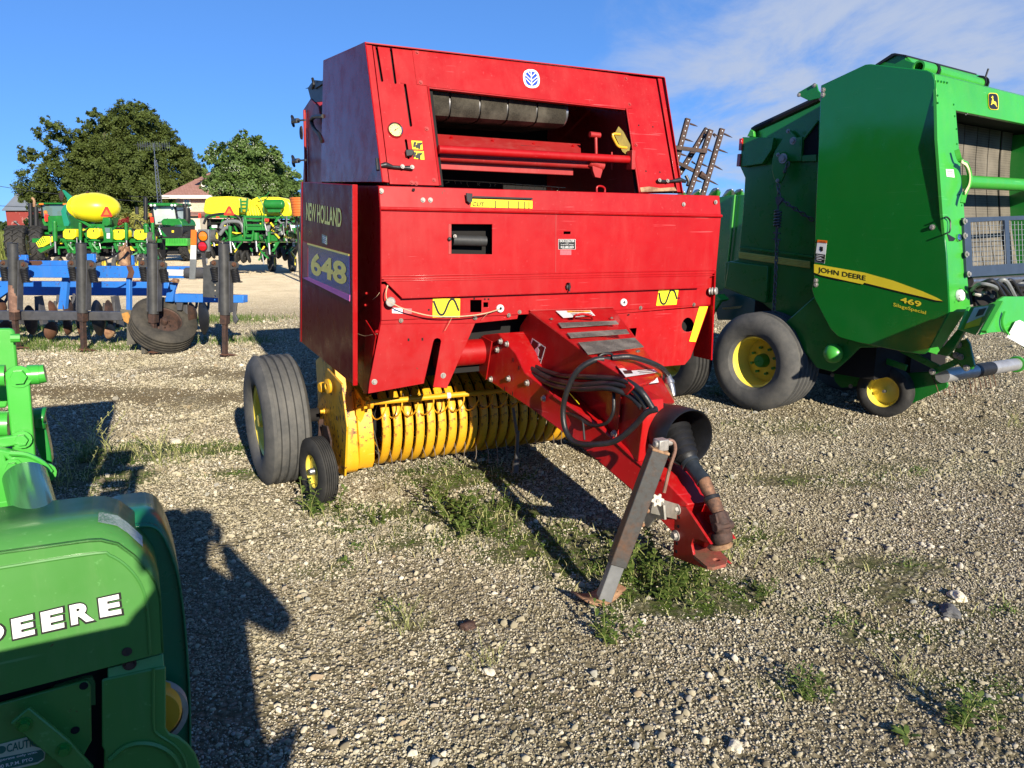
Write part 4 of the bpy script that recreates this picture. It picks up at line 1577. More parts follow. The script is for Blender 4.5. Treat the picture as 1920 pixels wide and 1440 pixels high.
def rshell():
 # front sheet: header and two pillars with the slots
 slots = [slot((706, 88), (716.5, 151), 4.2, PS), slot((733, 91), (741.5, 155), 4.2, PS), slot((759.5, 159), (770.5, 235), 4.6, PS), slot((761, 263), (766, 296), 4.2, PS)]
 dots = []
 m = MB()
 m.plate(PS([(698.5, 82), (1230, 148), (1266, 358), (1198, 362), (1174, 204.5), (802, 163), (825, 348), (731, 345)]), slots, SN * .006)
 sh = m.build('upper_front', M['red'], red, bevel=.0015)
 m = MB()
 m.prism(PS([(772, 91), (1178, 141.5), (1185.5, 203), (1174, 204.5), (802, 163), (800, 161), (781, 158.5)], .0035), SN * .0032)
 m.build('header_plate', M['red'], sh, bevel=.001)
 # folded edge round the opening
 m = MB()
 e = PS([(1174, 204.5), (802, 163)], .0) + PS([(825, 348)], 0)
 m.prism([PS([(1174, 204.5)])[0], PS([(802, 163)])[0], PS([(802, 163)])[0] + V((0, .05, 0)), PS([(1174, 204.5)])[0] + V((0, .05, 0))], (0, 0, -.006))
 m.tube(PS([(802, 163), (825, 348)], .004), .006, 6)
 m.tube(PS([(1174, 204), (1198, 361)], .006), .008, 6)
 m.build('opening_edge', M['red'], sh)
 m = MB()
 for q in ((781.5, 99), (788.5, 155), (800, 242), (813.5, 338), (1173, 148), (1180, 196), (1192, 272), (772, 343), (780, 344), (836, 285)):
  m.bolt(PS([q], .002)[0], -SN, .0085, .006)
 m.build('bolt', M['reddull'], sh)
 m = MB()
 for q in ((1197.5, 235), (1224, 238), (1211, 321), (1237, 323)):
  m.lathe(PS([q], .001)[0], -SN, [(.0001, .001), (.005, .001), (.005, 0), (.0001, 0)], 10)
 m.build('small_hole', M['void'], sh)
 # pressure gauge
 c = PS([(740.5, 245)], .0)[0]
 m = MB()
 m.lathe(c, -SN, [(.0425, 0), (.0425, .012), (.038, .018), (.034, .014), (.034, .008), (.001, .008), (.001, 0)], 36)
 gg = m.build('pressure_gauge', M['chrome'], sh)
 m = MB()
 m.lathe(c, -SN, [(.033, .0085), (.033, .0095), (.001, .0095), (.001, .0085)], 30)
 f = m.build('dial', simple('yellow_dial', (.75, .66, .25), .3, 0, .05, 5, 0), gg)
 m = MB()
 X, Y = V((1, 0, 0)), V((0, .3, .95)).normalized()
 Oo = c - SN * .0105
 for k in range(9):
  a = radians(215 - k * 31)
  d = X * cos(a) + Y * sin(a)
  m.beam(Oo + d * .024, Oo + d * .030, .003, .001, SN)
 m.beam(Oo - (X * .6 + Y * .5) * .014, Oo + (X * .8 + Y * .55) * .022, .003, .001, SN)
 m.sph(Oo, .004, 8)
 m.build('needle', M['kstick'], f, smooth=False)
 # pictogram stickers and the little lever
 m = MB()
 m.prism(PS([(771, 264), (791, 265), (792.5, 281), (773, 280)], .002), -SN * .001)
 m.prism(PS([(774, 283), (794, 284), (795.5, 300), (776, 298)], .002), -SN * .001)
 d = m.build('latch_decal', M['ystick'], sh, smooth=False)
 m = MB()
 for dy in (0, 19):
  m.prism(PS([(775, 267 + dy), (781, 267 + dy), (777, 277 + dy), (774, 276 + dy)], .0045), -SN * .001)
  m.prism(PS([(781, 269 + dy), (791, 268 + dy), (791, 271 + dy), (788, 273 + dy), (788, 280 + dy), (784, 280 + dy)], .0045), -SN * .001)
  m.prism([PS([(781.5 + 3.4 * cos(a), 275 + dy + 3.4 * sin(a))], .0055)[0] for a in [2 * pi * k / 12 for k in range(12)]], -SN * .001)
 m.build('print', M['kstick'], d, smooth=False)
 m = MB()
 m.prism(PS([(758, 284), (771, 283), (775, 288), (771, 295), (760, 296)], .012), -SN * .014)
 m.build('indicator_knob', M['black'], sh, bevel=.003)
 # rubber latch straps
 for (pts, hk) in (([(705, 300), (706, 312), (707, 322)], [(712, 312.5), (722, 311), (735, 315), (752, 316), (770, 317)]),
      ([(1282, 331), (1287, 342), (1285, 350)], [(1283, 342), (1272, 339), (1258, 341), (1247, 342), (1232, 341)])):
  m = MB()
  m.tube(catmull(PS(pts, .02), 4), .010, 8)
  P_ = PS(hk, .014)
  rr = [.010, .016, .009, .009, .013]
  for p, q, r0, r1 in zip(P_, P_[1:], rr, rr[1:]):
   m.cyl(p, q, r0, r1, 10)
  m.sph(P_[-1], .013, 10)
  o = m.build('latch_strap', M['rubber'], sh)
  m = MB()
  for q in (hk[3], hk[4]):
   m.bolt(PS([q], .028)[0], -SN, .008, .006)
  m.build('bolt', M['zinc'], o)
 # round leaf emblem
 m = MB()
 def egg(cx, cy, rx, ry, n=30):
  out = []
  for k in range(n):
   a = 2 * pi * k / n
   c_, s_ = cos(a), sin(a)
   sx = abs(c_) ** .8 * (1 if c_ > 0 else -1)
   sy = abs(s_) ** .8 * (1 if s_ > 0 else -1)
   out.append((cx + rx * sx + 2.0 * sy * (ry / 18), cy + ry * sy))
  return out
 m.prism(PS(egg(995.5, 148.5, 15.3, 17.6), .0055), -SN * .001)
 d = m.build('leaf_emblem', M['white'], sh, smooth=False)
 m = MB()
 bl = egg(995.5, 148.5, 11.6, 13.6)
 m.prism(PS(bl, .0075), -SN * .0008)
 d2 = m.build('leaf_field', M['bluelogo'], d, smooth=False)
 m = MB()
 def vein(x0, y0, x1, y1, w_=1.6):
  dx, dy = x1 - x0, y1 - y0
  L_ = sqrt(dx * dx + dy * dy)
  nx, ny = -dy / L_ * w_ / 2, dx / L_ * w_ / 2
  m.prism(PS([(x0 + nx, y0 + ny), (x1 + nx, y1 + ny), (x1 - nx, y1 - ny), (x0 - nx, y0 - ny)], .0095), -SN * .0008)
 vein(995.5, 164, 994.5, 134, 1.9)
 for (yb, dxx, dy) in ((160, 11, 11), (153, 12.5, 11), (145, 9.5, 10)):
  vein(995.7, yb, 995.7 - dxx, yb - dy - 1)
  vein(995.7, yb, 995.7 + dxx, yb - dy + 1)
 m.build('leaf_veins', M['white'], d2, smooth=False)
 # edge strips left and right, dark gaps between them and the front
 m = MB()
 m.prism(PS([(684, 79), (696.5, 81), (729, 343), (716.5, 341)], .006), SN * .012)
 m.prism(PS([(1232.5, 147.5), (1240, 148.5), (1275.5, 360.5), (1269, 360)], .006), SN * .012)
 m.build('edge_strip', M['red'], sh, bevel=.002)
 m = MB()
 m.prism(PS([(690, 82), (806, 96), (835, 346), (724, 343)], -.03), SN * .002)
 m.prism(PS([(1170, 142), (1236, 149), (1271, 359), (1196, 360)], -.03), SN * .002)
 m.build('gap_backing', M['void'], sh)
 # side sheets
 A0 = .052
 m = MB()
 m.prism(PA([(684, 78.5), (606, 113), (601, 341), (716.5, 341.5)], A0), (.006, 0, 0))
 m.build('upper_side', M['redside'], red, bevel=.002)
 m = MB()
 pr = PA([(684, 78.5), (606, 113), (601, 341), (716.5, 341.5)], A0)
 m.prism([V((1.99, p.y, p.z - .02)) for p in pr], (.006, 0, 0))
 m.build('upper_side', M['redside'], red, bevel=.002)
 # roof
 m = MB()
 a, b = pr[0], pr[1]
 m.prism([V((A0, a.y, a.z)), V((1.99, a.y, a.z - .015)), V((1.99, b.y, b.z - .02)), V((A0, b.y, b.z - .005))], (0, 0, -.006))
 m.build('upper_roof', M['red'], red)
 # inside of the chamber
 m = MB()
 m.prism([V((1.70, y, z)) for y, z in ((.11, 1.80), (.13, 1.88), (.33, 2.50), (1.34, 2.50), (1.34, 1.80))], (.012, 0, 0))
 m.build('chamber_wall', M['reddull'], red)
 m = MB()
 m.prism([V((.352, y, z)) for y, z in ((.11, 1.80), (.13, 1.88), (.33, 2.50), (1.34, 2.50), (1.34, 1.80))], (.012, 0, 0))
 m.build('chamber_wall', M['reddull'], red)
 m = MB()
 m.prism(PB([(1085, 196), (1125, 200), (1135, 270), (1120, 262), (1075, 230)], .95), (0, .01, 0))
 m.bx(.36, 1.70, .9, 1.3, 2.46, 2.50)
 m.build('upper_baffle', M['reddull'], red)
 # belts over their roller
 xe = R.B(1066, 195, .33).x
 c0, c1 = R.B(800, 186, .41), R.B(1058, 216, .41)
 m = MB()
 m.tube([V((.37, c0.y, R.B(930, 199, .33).z)), V((xe, c0.y, R.B(930, 199, .33).z))], .08, 20)
 m.build('belt_roller', M['steel'], red)
 xa = [R.B(x, 195, .33).x for x in (790, 843, 899, 951, 1006, 1062)]
 for i in range(5):
  m = MB()
  x0_, x1_ = xa[i] + .006, xa[i + 1] - .006
  cy, cz = c0.y, R.B(930, 199, .33).z
  sq = [(.0, .100), (-.05, .098), (-.078, .085), (-.090, .055), (-.092, 0), (-.088, -.045), (-.070, -.072), (-.03, -.085), (.03, -.088)]
  outer = [(cy + p_, cz + q_) for p_, q_ in sq]
  inner = [(cy + p_ * .9 + .004, cz + q_ * .9) for p_, q_ in sq]
  pts = [(x0_, cy + .5, cz + .16)] + [(x0_, y, z) for y, z in outer] + [(x0_, cy + .5, cz - .06), (x0_, cy + .5, cz - .05)] + [(x0_, y, z) for y, z in inner[::-1]] + [(x0_, cy + .5, cz + .15)]
  n = len(pts)
  vs = [V(p) for p in pts] + [V((x1_, p[1], p[2])) for p in pts]
  fs = [(i2, (i2 + 1) % n, n + (i2 + 1) % n, n + i2) for i2 in range(n)]
  m.add(vs, fs)
  m.build('belt', M['beltdark'], red)
 # scraper plate, pipes and channel across the opening
 m = MB()
 lo = PB([(815, 281), (1090, 298)], .20)
 hi = PB([(815, 251), (1088, 270)], .40)
 m.prism([hi[0], hi[1], lo[1], lo[0]], (0, .004, -.004))
 o = m.build('scraper_plate', M['reddull'], red)
 m = MB()
 for x, y in ((846, 259), (923, 265), (1000, 271), (1074, 275)):
  m.bolt(R.B(x, y, .355), (0, -.7, .7), .008)
 m.build('bolt', M['red'], o)
 m = MB()
 m.prism([p + V((0, -.004, .003)) for p in PB([(976, 273), (1013, 276), (1011, 280), (975, 278)], .33)], (0, .002, 0))
 m.build('plate_hole', M['void'], o)
 m = MB()
 m.tube([R.B(822, 280, .14), R.B(1182, 299.5, .14)], .0235, 20)
 m.build('cross_pipe', M['red'], red)
 m = MB()
 m.tube([R.B(820, 294, .20), R.B(1108, 310, .20)], .0225, 20)
 m.build('cross_pipe', M['reddull'], red)
 m = MB()
 q = PB([(821, 299), (1075, 312.5), (1075, 329), (821, 317)], .23)
 m.prism(q, (0, .03, 0))
 m.build('cross_channel', M['reddull'], red, bevel=.003)
 m = MB()
 m.tube(PB([(1104, 303), (1130, 312)], .18), .03, 12)
 m.tube(PB([(1117, 250), (1118, 292)], .22), .010, 8)
 m.tube(PB([(1106, 252), (1125, 254)], .22), .017, 12)
 m.prism(PB([(1110, 302), (1124, 300), (1130, 320), (1126, 334), (1116, 332), (1112, 320)], .16), (0, .03, 0))
 m.tube(PB([(1147, 285), (1147, 318)], .24), .006, 6)
 m.bx(R.B(1184, 300, .12).x - .01, R.B(1184, 300, .12).x + .015, .10, .16, R.B(1184, 318, .12).z, R.B(1184, 282, .12).z)
 m.build('tension_linkage', M['reddull'], red, bevel=.002)
 m = MB()
 m.tube(catmull(PB([(1119, 360), (1119, 352), (1123, 349), (1130, 350), (1134, 354), (1134, 361)], .06), 4), .006, 8)
 m.build('lifting_eye', M['red'], red)
 m = MB()
 m.prism(PB([(1160, 237), (1169, 247), (1182, 272), (1178, 293), (1167, 284), (1152, 252)], .17), (0, .004, 0))
 o = m.build('twine_knife_plate', simple('shaded_plate_yellow', (.22, .16, .02), .6, 0, .3, 20, .1), red)  # yellow darkened to put the plate's shade into its colour
 m = MB()
 m.tube(catmull(PB([(1163, 252), (1149, 252), (1154, 266), (1161, 275), (1175, 277)], .12), 3), .008, 8)
 m.build('handle', M['yel'], o)
 m = MB()
 m.prism(PB([(1089, 207), (1118, 205), (1117, 220), (1089, 226)], .90), (0, -.002, 0))
 o = m.build('warning_label', M['white'], red, smooth=False)
 m = MB()
 for k in range(4):
  m.prism(PB([(1098, 210.5 + k * 3.2), (1116, 208.5 + k * 3.2), (1116, 209.7 + k * 3.2), (1098, 211.7 + k * 3.2)], .896), (0, -.001, 0))
 m.prism(PB([(1091, 210), (1096, 210), (1096, 221), (1091, 222)], .896), (0, -.001, 0))
 m.build('print', M['kstick'], o, smooth=False)
 m = MB()
 m.tube(catmull(PB([(826, 337), (900, 341), (980, 346), (1060, 352)], .5), 4), .0025, 4)
 rr = random.Random(2)
 for k in range(16):
  x = 835 + k * 14 + rr.uniform(-5, 5)
  y = 338 + (x - 826) * .065
  m.tube(catmull(PB([(x, y), (x + rr.uniform(-3, 3), y + 3), (x + rr.uniform(-5, 5), y + rr.uniform(4, 9))], .5), 3), .0014, 4)
 m.build('tangled_twine', M['twine'], red)
 # rear gate and its bits seen behind the left side
 m = MB()
 pr2 = [(1.75, .95), (1.7, 1.8), (1.85, 2.45), (2.2, 2.62), (2.75, 2.3), (3.05, 1.75), (3.0, 1.2), (2.6, .8), (2.0, .75)]
 m.prism([V((.16, y, z)) for y, z in pr2], (1.75, 0, 0))
 m.build('rear_gate', M['reddull'], red, bevel=.02)
 m = MB()
 m.prism(PA([(569, 205), (582, 185), (597, 200), (604, 240), (604, 343), (573, 343), (571, 300)], .09), (.02, 0, 0))
 m.tube(PA([(571, 206), (573, 300), (574, 343)], .075), .012, 6)
 o = m.build('gate_latch_plate', M['reddull'], red, bevel=.003)
 m = MB()
 m.prism(PA([(577, 165), (588, 150), (606, 152), (606, 190), (584, 192)], .10), (.02, 0, 0))
 m.prism(PA([(572, 166), (588, 160), (606, 150), (606, 156), (590, 166)], .085), (.01, 0, 0))
 m.tube(catmull(PA([(586, 147), (588, 158), (586, 166)], .08), 3), .010, 6)
 m.tube(catmull(PA([(606, 218), (590, 219), (584, 226), (588, 240), (598, 252), (604, 265)], .05), 4), .014, 8)
 m.build('rear_bracket', M['black'], o)
 for (x, y) in ((548, 227), (549, 302)):
  m = MB()
  m.tube(catmull(PA([(x - 1, y - 10), (x + 1, y - 4), (x + 1, y + 4), (x + 3, y + 10)], .0), 3), [.008, .012, .013, .013, .013, .013, .013, .012, .011, .008][:10], 8)
  m.tube(PA([(x + 2, y), (x + 11, y - 1)], .0), .018, 8)
  m.tube(PA([(x + 10, y - 1), (x + 24, y - 2)], .0), .007, 6)
  m.build('hose_holder', M['black'], o)
 m = MB()
 m.lathe(R.A(566, 249, .02), (-1, 0, 0), [(.001, .01), (.045, .01), (.05, 0), (.001, 0)], 16)
 m.build('rear_reflector', M['rustdark'], o)
rshell()
def rwheels():
 for (x, ax) in ((-.41, -1), (W2 + .05, 1)):
  o = wheel(red, (x, 1.147, .425), (ax, -.07, 0), .425, .29, .56, M['rimyel'], M['tyre'], grooves=4, dish=.6, n=64)
 for (x, ax) in ((-.256, -1), (W2 - .44, 1)):
  o = wheel(red, (x, .607, .208), (ax, -.20, 0), .208, .11, .50, M['rimyel'], M['tyrenew'], grooves=6, dish=.7, n=48, hubmat=M['steel'], bolts=0, hubr=.03)
  m = MB()
  m.beam((x + (-ax) * .02, .66, .22), (x + (-ax) * .10, .95, .42), .03, .06)
  m.tube([(x, .607, .208), (x - ax * .16, .607, .208)], .014, 10)
  m.prism([(x - ax * .07, .55, .40), (x - ax * .07, .64, .47), (x - ax * .07, .80, .44), (x - ax * .07, .82, .36), (x - ax * .07, .62, .18)], (.012, 0, 0))
  m.build('gauge_wheel_arm', M['rustdark'], o, bevel=.003)
 m = MB()
 m.tube([(-.3, 1.147, .425), (W2, 1.147, .425)], .045, 12)
 m.bx(.1, W2 - .1, 1.05, 1.25, .40, .80)
 m.build('axle', M['void'], red)
rwheels()
def rpickup():
 CY, CZ, RR = 1.02, .385, .30
 # left and right end boxes
 for side in (0, 1):
  m = MB()
  x0 = -.085 if side == 0 else 1.66
  out = [(.735, .20), (.75, .14), (.80, .10), (.92, .09), (1.25, .16), (1.42, .35), (1.42, .75), (1.15, .84), (.90, .82), (.86, .70), (.76, .48)]
  m.prism([V((x0, y, z)) for y, z in out], (.115, 0, 0))
  pk = m.build('pickup_end_box', M['yelchip'], red, bevel=.006)
  if side:
   continue
  m = MB()
  # flared outer plate
  o_ = PA([(613, 691), (591, 775), (608, 840), (628, 884), (646, 893), (650, 800), (640, 720)], -.135)
  m.prism(o_, (.012, 0, 0))
  m.build('side_plate', M['yelchip'], pk, bevel=.003)
  m = MB()
  m.lathe(R.A(613, 725, -.14), (-1, -.2, 0), [(.001, .05), (.028, .05), (.034, .04), (.034, 0), (.001, 0)], 12)
  m.lathe(R.A(623, 723, -.14), (-1, -.2, 0), [(.02, .04), (.045, .035), (.045, .02), (.02, .015)], 16)
  m.bolt(R.A(608, 771, -.14), (-1, 0, 0), .012, .02)
  m.build('clutch_cover', M['yel'], pk)
  m = MB()
  m.lathe(R.A(632, 784, -.142), (-1, 0, 0), [(.0001, .002), (.014, .002), (.014, 0), (.0001, 0)], 14)
  m.build('plate_hole', M['void'], pk)
  m = MB()
  # round end drum and its flare next to the first stripper
  m.prism([V((.03, y, z)) for y, z in [(.72, .30), (.735, .18), (.79, .12), (.95, .11), (1.3, .2), (1.3, .7), (1.05, .76), (.85, .66), (.75, .50)]], (.10, 0, 0))
  m.prism([V((.02, .70, .60)), V((.13, .74, .62)), V((.05, .745, .42)), V((.02, .735, .50))], (0, .01, 0))
  m.build('end_shield', M['yelchip'], pk, bevel=.005)
 # stripper bands
 a0 = R.B(725, 828, .735).x
 a1 = R.B(888, 828, .735).x
 st = (a1 - a0) / 8
 print('strippers', a0, a1, st)
 n = int((1.66 - a0) / st) + 1
 proto = None
 for i in range(n):
  if proto is None:
   m = MB()
   hw = st * .36
   outer = []
   for k in range(19):
    a = radians(70 + 205 * k / 18)
    outer.append((CY + cos(a) * RR * 1.0, CZ + sin(a) * RR))
   outer = [(CY + .50, CZ + .30)] + outer + [(CY + .35, CZ - .22)]
   cs = [(-hw, -.022), (-hw, 0), (-hw * .55, .010), (hw * .55, .010), (hw, 0), (hw, -.022), (hw * .8, -.022), (hw * .8, -.004), (-hw * .8, -.004), (-hw * .8, -.022)]
   vs, fs = [], []
   for j, (y, z) in enumerate(outer):
    d = V((0, y - CY, z - CZ)).normalized()
    for (cx, cr) in cs:
     vs.append(V((cx, y, z)) + d * cr)
   L_ = len(cs)
   for j in range(len(outer) - 1):
    for k in range(L_):
     k2 = (k + 1) % L_
     fs.append((j * L_ + k, j * L_ + k2, (j + 1) * L_ + k2, (j + 1) * L_ + k))
   m.add(vs, fs)
   proto = m.build('stripper_band', M['yelchip'], red, ang=50)
   proto.location.x = a0
  else:
   c = proto.copy()
   c.parent = red
   col.objects.link(c)
   c.location.x = a0 + st * i
 # reel behind the bands
 m = MB()
 m.tube([(.05, CY, CZ), (1.66, CY, CZ)], .13, 20)
 m.build('reel', M['void'], red)
 m = MB()
 m.bx(.05, 1.66, CY + .36, CY + .40, CZ - .2, CZ + .42)
 m.build('pickup_back', M['void'], red)
 tp = None
 rr = random.Random(8)
 for i in range(n):
  for (yy, zz, y2, z2) in ((CY - .22, CZ - .18, CY - .27, .03), (CY - .26, CZ + .18, CY - .36, CZ + .22)):
   m = MB()
   x = a0 + st * (i - .5)
   m.tube(catmull([(x, CY - .08, CZ), (x, yy, zz), (x + rr.uniform(-.02, .02), y2 + .02, (zz + z2) / 2), (x + rr.uniform(-.03, .03), y2 + rr.uniform(-.03, .03), z2 + (.03 if z2 < .1 else 0) + rr.uniform(-.02, .02))], 4), .0028, 5)
   m.build('tine', M['wire'], red)
 # wind guard pipe with its curved rods
 m = MB()
 p0, p1 = R.B(694, 755, .60), R.B(924, 734, .60)
 d = (p1 - p0)
 m.tube([p0, p1], .018, 16)
 m.tube([p1, p1 + d * .75], .017, 14)
 m.lathe(p0, d.normalized(), [(.001, -.03), (.014, -.03), (.016, -.01), (.038, -.008), (.038, .012), (.02, .02), (.001, .02)], 16)
 m.beam(p0 + V((-.02, .03, -.02)), p0 + V((-.03, .32, .05)), .02, .05)
 wg = m.build('wind_guard', M['yel'], red)
 for k in range(14):
  x = .10 + k * .105
  p = p0 + d * (x / d.x)
  m = MB()
  m.tube(catmull([p, p + V((-.008, -.01, -.05)), p + V((-.03, .03, -.11)), p + V((-.05, .12, -.13)), p + V((-.06, .24, -.05)), p + V((-.06, .34, .02))], 4), .0048, 6)
  m.build('guard_rod', M['yel'], wg)
 m = MB()
 c = p0 + d * .62
 m.lathe(c, d.normalized(), [(.0185, -.012), (.0205, -.012), (.0205, .012), (.0185, .012)], 14)
 m.build('tape', M['white'], wg)
 # grey drop leg hanging by the pickup
 m = MB()
 q = PB([(966, 797), (969, 812)], .18)
 m.tube([R.B(962, 765, .2), R.B(969, 812, .2)], .010, 8)
 m.tube([R.B(971, 808, .2), R.B(968, 865, .2)], .012, 10)
 m.tube([R.B(968, 862, .2), R.B(966, 885, .2)], .021, 14)
 m.build('drain_pipe', M['iron'], red)
rpickup()
# ---------------- tongue, hood, hoses, drive shaft and jack of the red baler ----------------
AC = 1.12
def tongue():
 def aa(px):
  return .70 + (px - 905) / 360 * .33
 low = [(889, 686), (913, 712), (1000, 770), (1069, 821), (1181, 917), (1262, 1000)]
 up = [(1290, 946), (1244, 898), (1203, 871), (1127, 801), (1040, 742), (985, 700), (968, 664), (934, 625), (905, 628)]
 L_ = [R.A(x, y, aa(x)) for x, y in low + up]
 nl = len(low)
 m = MB()
 n = len(L_)
 Rt = [V((2 * AC - p.x + .02, p.y, p.z)) for p in L_]
 inn = [V((p.x + .012, p.y, p.z)) for p in L_]
 vs = L_ + Rt
 tris = tessellate_polygon([[V((p.y, p.z, 0)) for p in L_]])
 fs = [tuple(t) for t in tris] + [tuple(i + n for i in t) for t in tris]
 fs += [(i, (i + 1) % n, n + (i + 1) % n, n + i) for i in range(n)]
 m.add(vs, fs)
 tg = m.build('tongue', M['redtongue'], red, bevel=.006)
 # raised ridge along the top of the beam
 m = MB()
 m.tube([R.A(x, y, aa(x) + .004) for x, y in [(1040, 742), (1127, 801), (1203, 871), (1244, 899)]], .013, 8)
 m.build('beam_ridge', M['redtongue'], tg)
 # cross tube from the left into the bracket
 m = MB()
 c0, c1 = R.A(903, 659, .69), R.B(862, 664, .20)
 c1 = V((c0.x - .30, c0.y, c0.z))
 m.tube([c0 + V((.02, 0, 0)), c1], .078, 28)
 m.build('cross_tube', M['redtongue'], tg)
 m = MB()
 m.prism([R.A(x, y, .695) for x, y in [(893, 690), (913, 712), (924, 640), (905, 630), (893, 650)]], (-.008, 0, 0))
 m.build('tube_bracket', M['redtongue'], tg, bevel=.002)
 m = MB()
 for (x, y) in ((939, 640), (951, 645), (933, 656), (921, 711), (954, 710), (989, 718), (1020, 747)):
  m.bolt(R.A(x, y, aa(x)), (-1, 0, 0), .013, .012)
 m.build('bolt', M['zinc'], tg)
 m = MB()
 for (x, y, a) in ((946, 729, .6), (961, 738, .6), (962, 675, .4), (1004, 773, .6), (973, 690, 1.5)):
  c = R.A(x, y, aa(x) - .0012)
  m.prism([c + V((0, .006 * cos(t), .014 * sin(t))) for t in [2 * pi * k / 10 for k in range(10)]], (-.001, 0, 0))
 m.build('slotted_hole', M['void'], tg)
 # hood over the driveline
 AL, AR = .89, 1.47
 LT = [R.A(x, y, AL) for x, y in [(993, 583), (1102, 664), (1170, 706)]]
 RT = [R.A(x, y, AR) for x, y in [(1150, 577), (1207, 653), (1243, 700)]]
 # a common slope for both sides
 m = MB()
 side = LT[:1] + [R.A(x, y, AL) for x, y in [(974, 612), (971, 645), (980, 672), (1032, 710), (1175, 742), (1190, 726)]] + LT[2:0:-1]
 sr = RT[:1] + [V((AR, side[1].y, side[1].z)), V((AR, side[2].y, side[2].z)), V((AR, side[3].y, side[3].z)), V((AR, side[4].y, side[4].z)), V((AR, RT[2].y + .12, RT[2].z - .12)), V((AR, RT[2].y, RT[2].z - .03))] + RT[2:0:-1]
 n = len(side)
 tris = tessellate_polygon([[V((p.y, p.z, 0)) for p in side]])
 m.add(side + sr, [tuple(t) for t in tris] + [tuple(i + n for i in t) for t in tris] + [(i, (i + 1) % n, n + (i + 1) % n, n + i) for i in range(n)])
 hd = m.build('driveline_hood', M['redtongue'], red, bevel=.008)
 m = MB()
 m.tube([LT[0] + V((0, 0, .002)), RT[0] + V((0, 0, .002))], .004, 6)
 m.build('worn_edge', M['reddull'], hd)
 # nose piece below the hood
 m = MB()
 nt_ = [R.A(1168, 705, .92), R.A(1237, 700, 1.43), R.A(1266, 753, 1.36), R.A(1204, 757, 1.0)]
 m.prism([p + V((0, 0, -.004)) for p in nt_], (0, .05, -.04))
 ns = m.build('hood_nose', M['redtongue'], hd, bevel=.005)
 m = MB()
 q = [R.A(1236, 716, 1.42), R.A(1245, 712, 1.42), R.A(1266, 752, 1.37), R.A(1252, 748, 1.34)]
 m.prism([p + V((0, -.004, .006)) for p in q], (0, .001, -.003))
 m.build('rust_patch', M['rustpale'], ns)
 # filler sheet between hood and beam
 m = MB()
 f = [R.A(x, y, .955) for x, y in [(1005, 690), (1175, 735), (1205, 752), (1206, 790), (1196, 866), (1127, 806), (1020, 735)]]
 m.prism(f, (.12, 0, 0))
 m.build('gearbox_side', M['redtongue'], hd, bevel=.004)
 m = MB()
 m.prism([R.A(x, y, .945) for x, y in [(1143, 735), (1166, 738), (1160, 815), (1148, 812), (1135, 780)]], (-.006, 0, 0))
 m.build('hose_bracket', M['redtongue'], hd, bevel=.002)
 m = MB()
 m.bolt(R.A(1152, 813, .93), (-1, 0, 0), .013, .012)
 m.build('bolt', M['zinc'], hd)
 # plane of the hood's upper slope
 P1, P2, P3 = LT[0], LT[1], RT[0]
 nn = (P2 - P1).cross(P3 - P1).normalized()
 if nn.z < 0:
  nn = -nn
 P4 = RT[1]
 def top(l, lift=.006):
  out = []
  for x, y in l:
   out.append(R.pl(x, y, nn, nn.dot(P1) + lift + .0))
  return out
 print('hood warp', (P4 - P1).dot(nn))
 for pts in ([(1046, 606), (1155, 602), (1160, 608), (1053, 615)], [(1063, 625), (1174, 618), (1180, 626), (1070, 634)], [(1084, 643), (1190, 634), (1207, 651), (1102, 665)]):
  m = MB()
  m.prism(top(pts, .010), nn * .003)
  m.build('grip_strip', M['grit'], hd, smooth=False)
 m = MB()
 m.prism(top([(1042, 583), (1107, 582), (1116, 592), (1056, 596)], .009), nn * .001)
 lb = m.build('warning_label', M['white'], hd, smooth=False)
 m = MB()
 m.prism(top([(1063, 583), (1106, 582.5), (1108, 585), (1065, 586)], .0115), nn * .001)
 m.build('orange_header', simple('warning_orange', (.8, .30, .02), .4, 0, .05, 9, 0), lb, smooth=False)
 m = MB()
 q = top([(1073, 585.6), (1096, 585.2), (1072, 583.4)], .013)
 lettering(m, 'WARNING', q[0], q[1], q[2], nn * .001)
 q = top([(1067, 594), (1112, 592), (1062, 588)], .0115)
 for k in range(3):
  y = 588 + k * 2.2
  m.prism(top([(1070 + k * 3, y), (1108 + k * 3, y - .6), (1108 + k * 3, y + .2), (1070 + k * 3, y + .8)], .0115), nn * .0008)
 m.build('print', M['kstick'], lb, smooth=False)
 m = MB()
 m.tube(catmull([top([(1076, 597)], .01)[0], top([(1078, 592)], .045)[0], top([(1092, 589)], .055)[0], top([(1107, 592)], .045)[0], top([(1111, 598)], .01)[0]], 5), .007, 8)
 m.build('hood_handle', M['redtongue'], hd)
 m = MB()
 for q in ((1034, 598), (1147, 596), (1195, 659), (1197, 658)):
  m.bolt(top([q], .008)[0], nn, .007, .004)
 m.build('bolt', M['wire'], hd)
 # lower slope labels
 Q1, Q2, Q3 = LT[1], LT[2], RT[2]
 n2 = (Q2 - Q1).cross(Q3 - Q1).normalized()
 if n2.z < 0:
  n2 = -n2
 print('low warp', (RT[1] - Q1).dot(n2))
 def top2(l, lift=.012):
  return [R.pl(x, y, n2, n2.dot(Q1) + lift) for x, y in l]
 m = MB()
 m.prism(top2([(1156, 686), (1209, 681), (1233, 698), (1173, 707)]), n2 * .001)
 lb = m.build('danger_label', M['white'], hd, smooth=False)
 m = MB()
 m.prism(top2([(1156, 686), (1209, 681), (1214.5, 685), (1160.5, 691)], .0145), n2 * .001)
 hh = m.build('red_header', M['sinred'], lb, smooth=False)
 m = MB()
 q = top2([(1183, 687.6), (1209, 685), (1180.5, 684.6)], .017)
 lettering(m, 'DANGER', q[0], q[1], q[2], n2 * .001, bold=.02)
 m.build('lettering', M['white'], hh, smooth=False)
 m = MB()
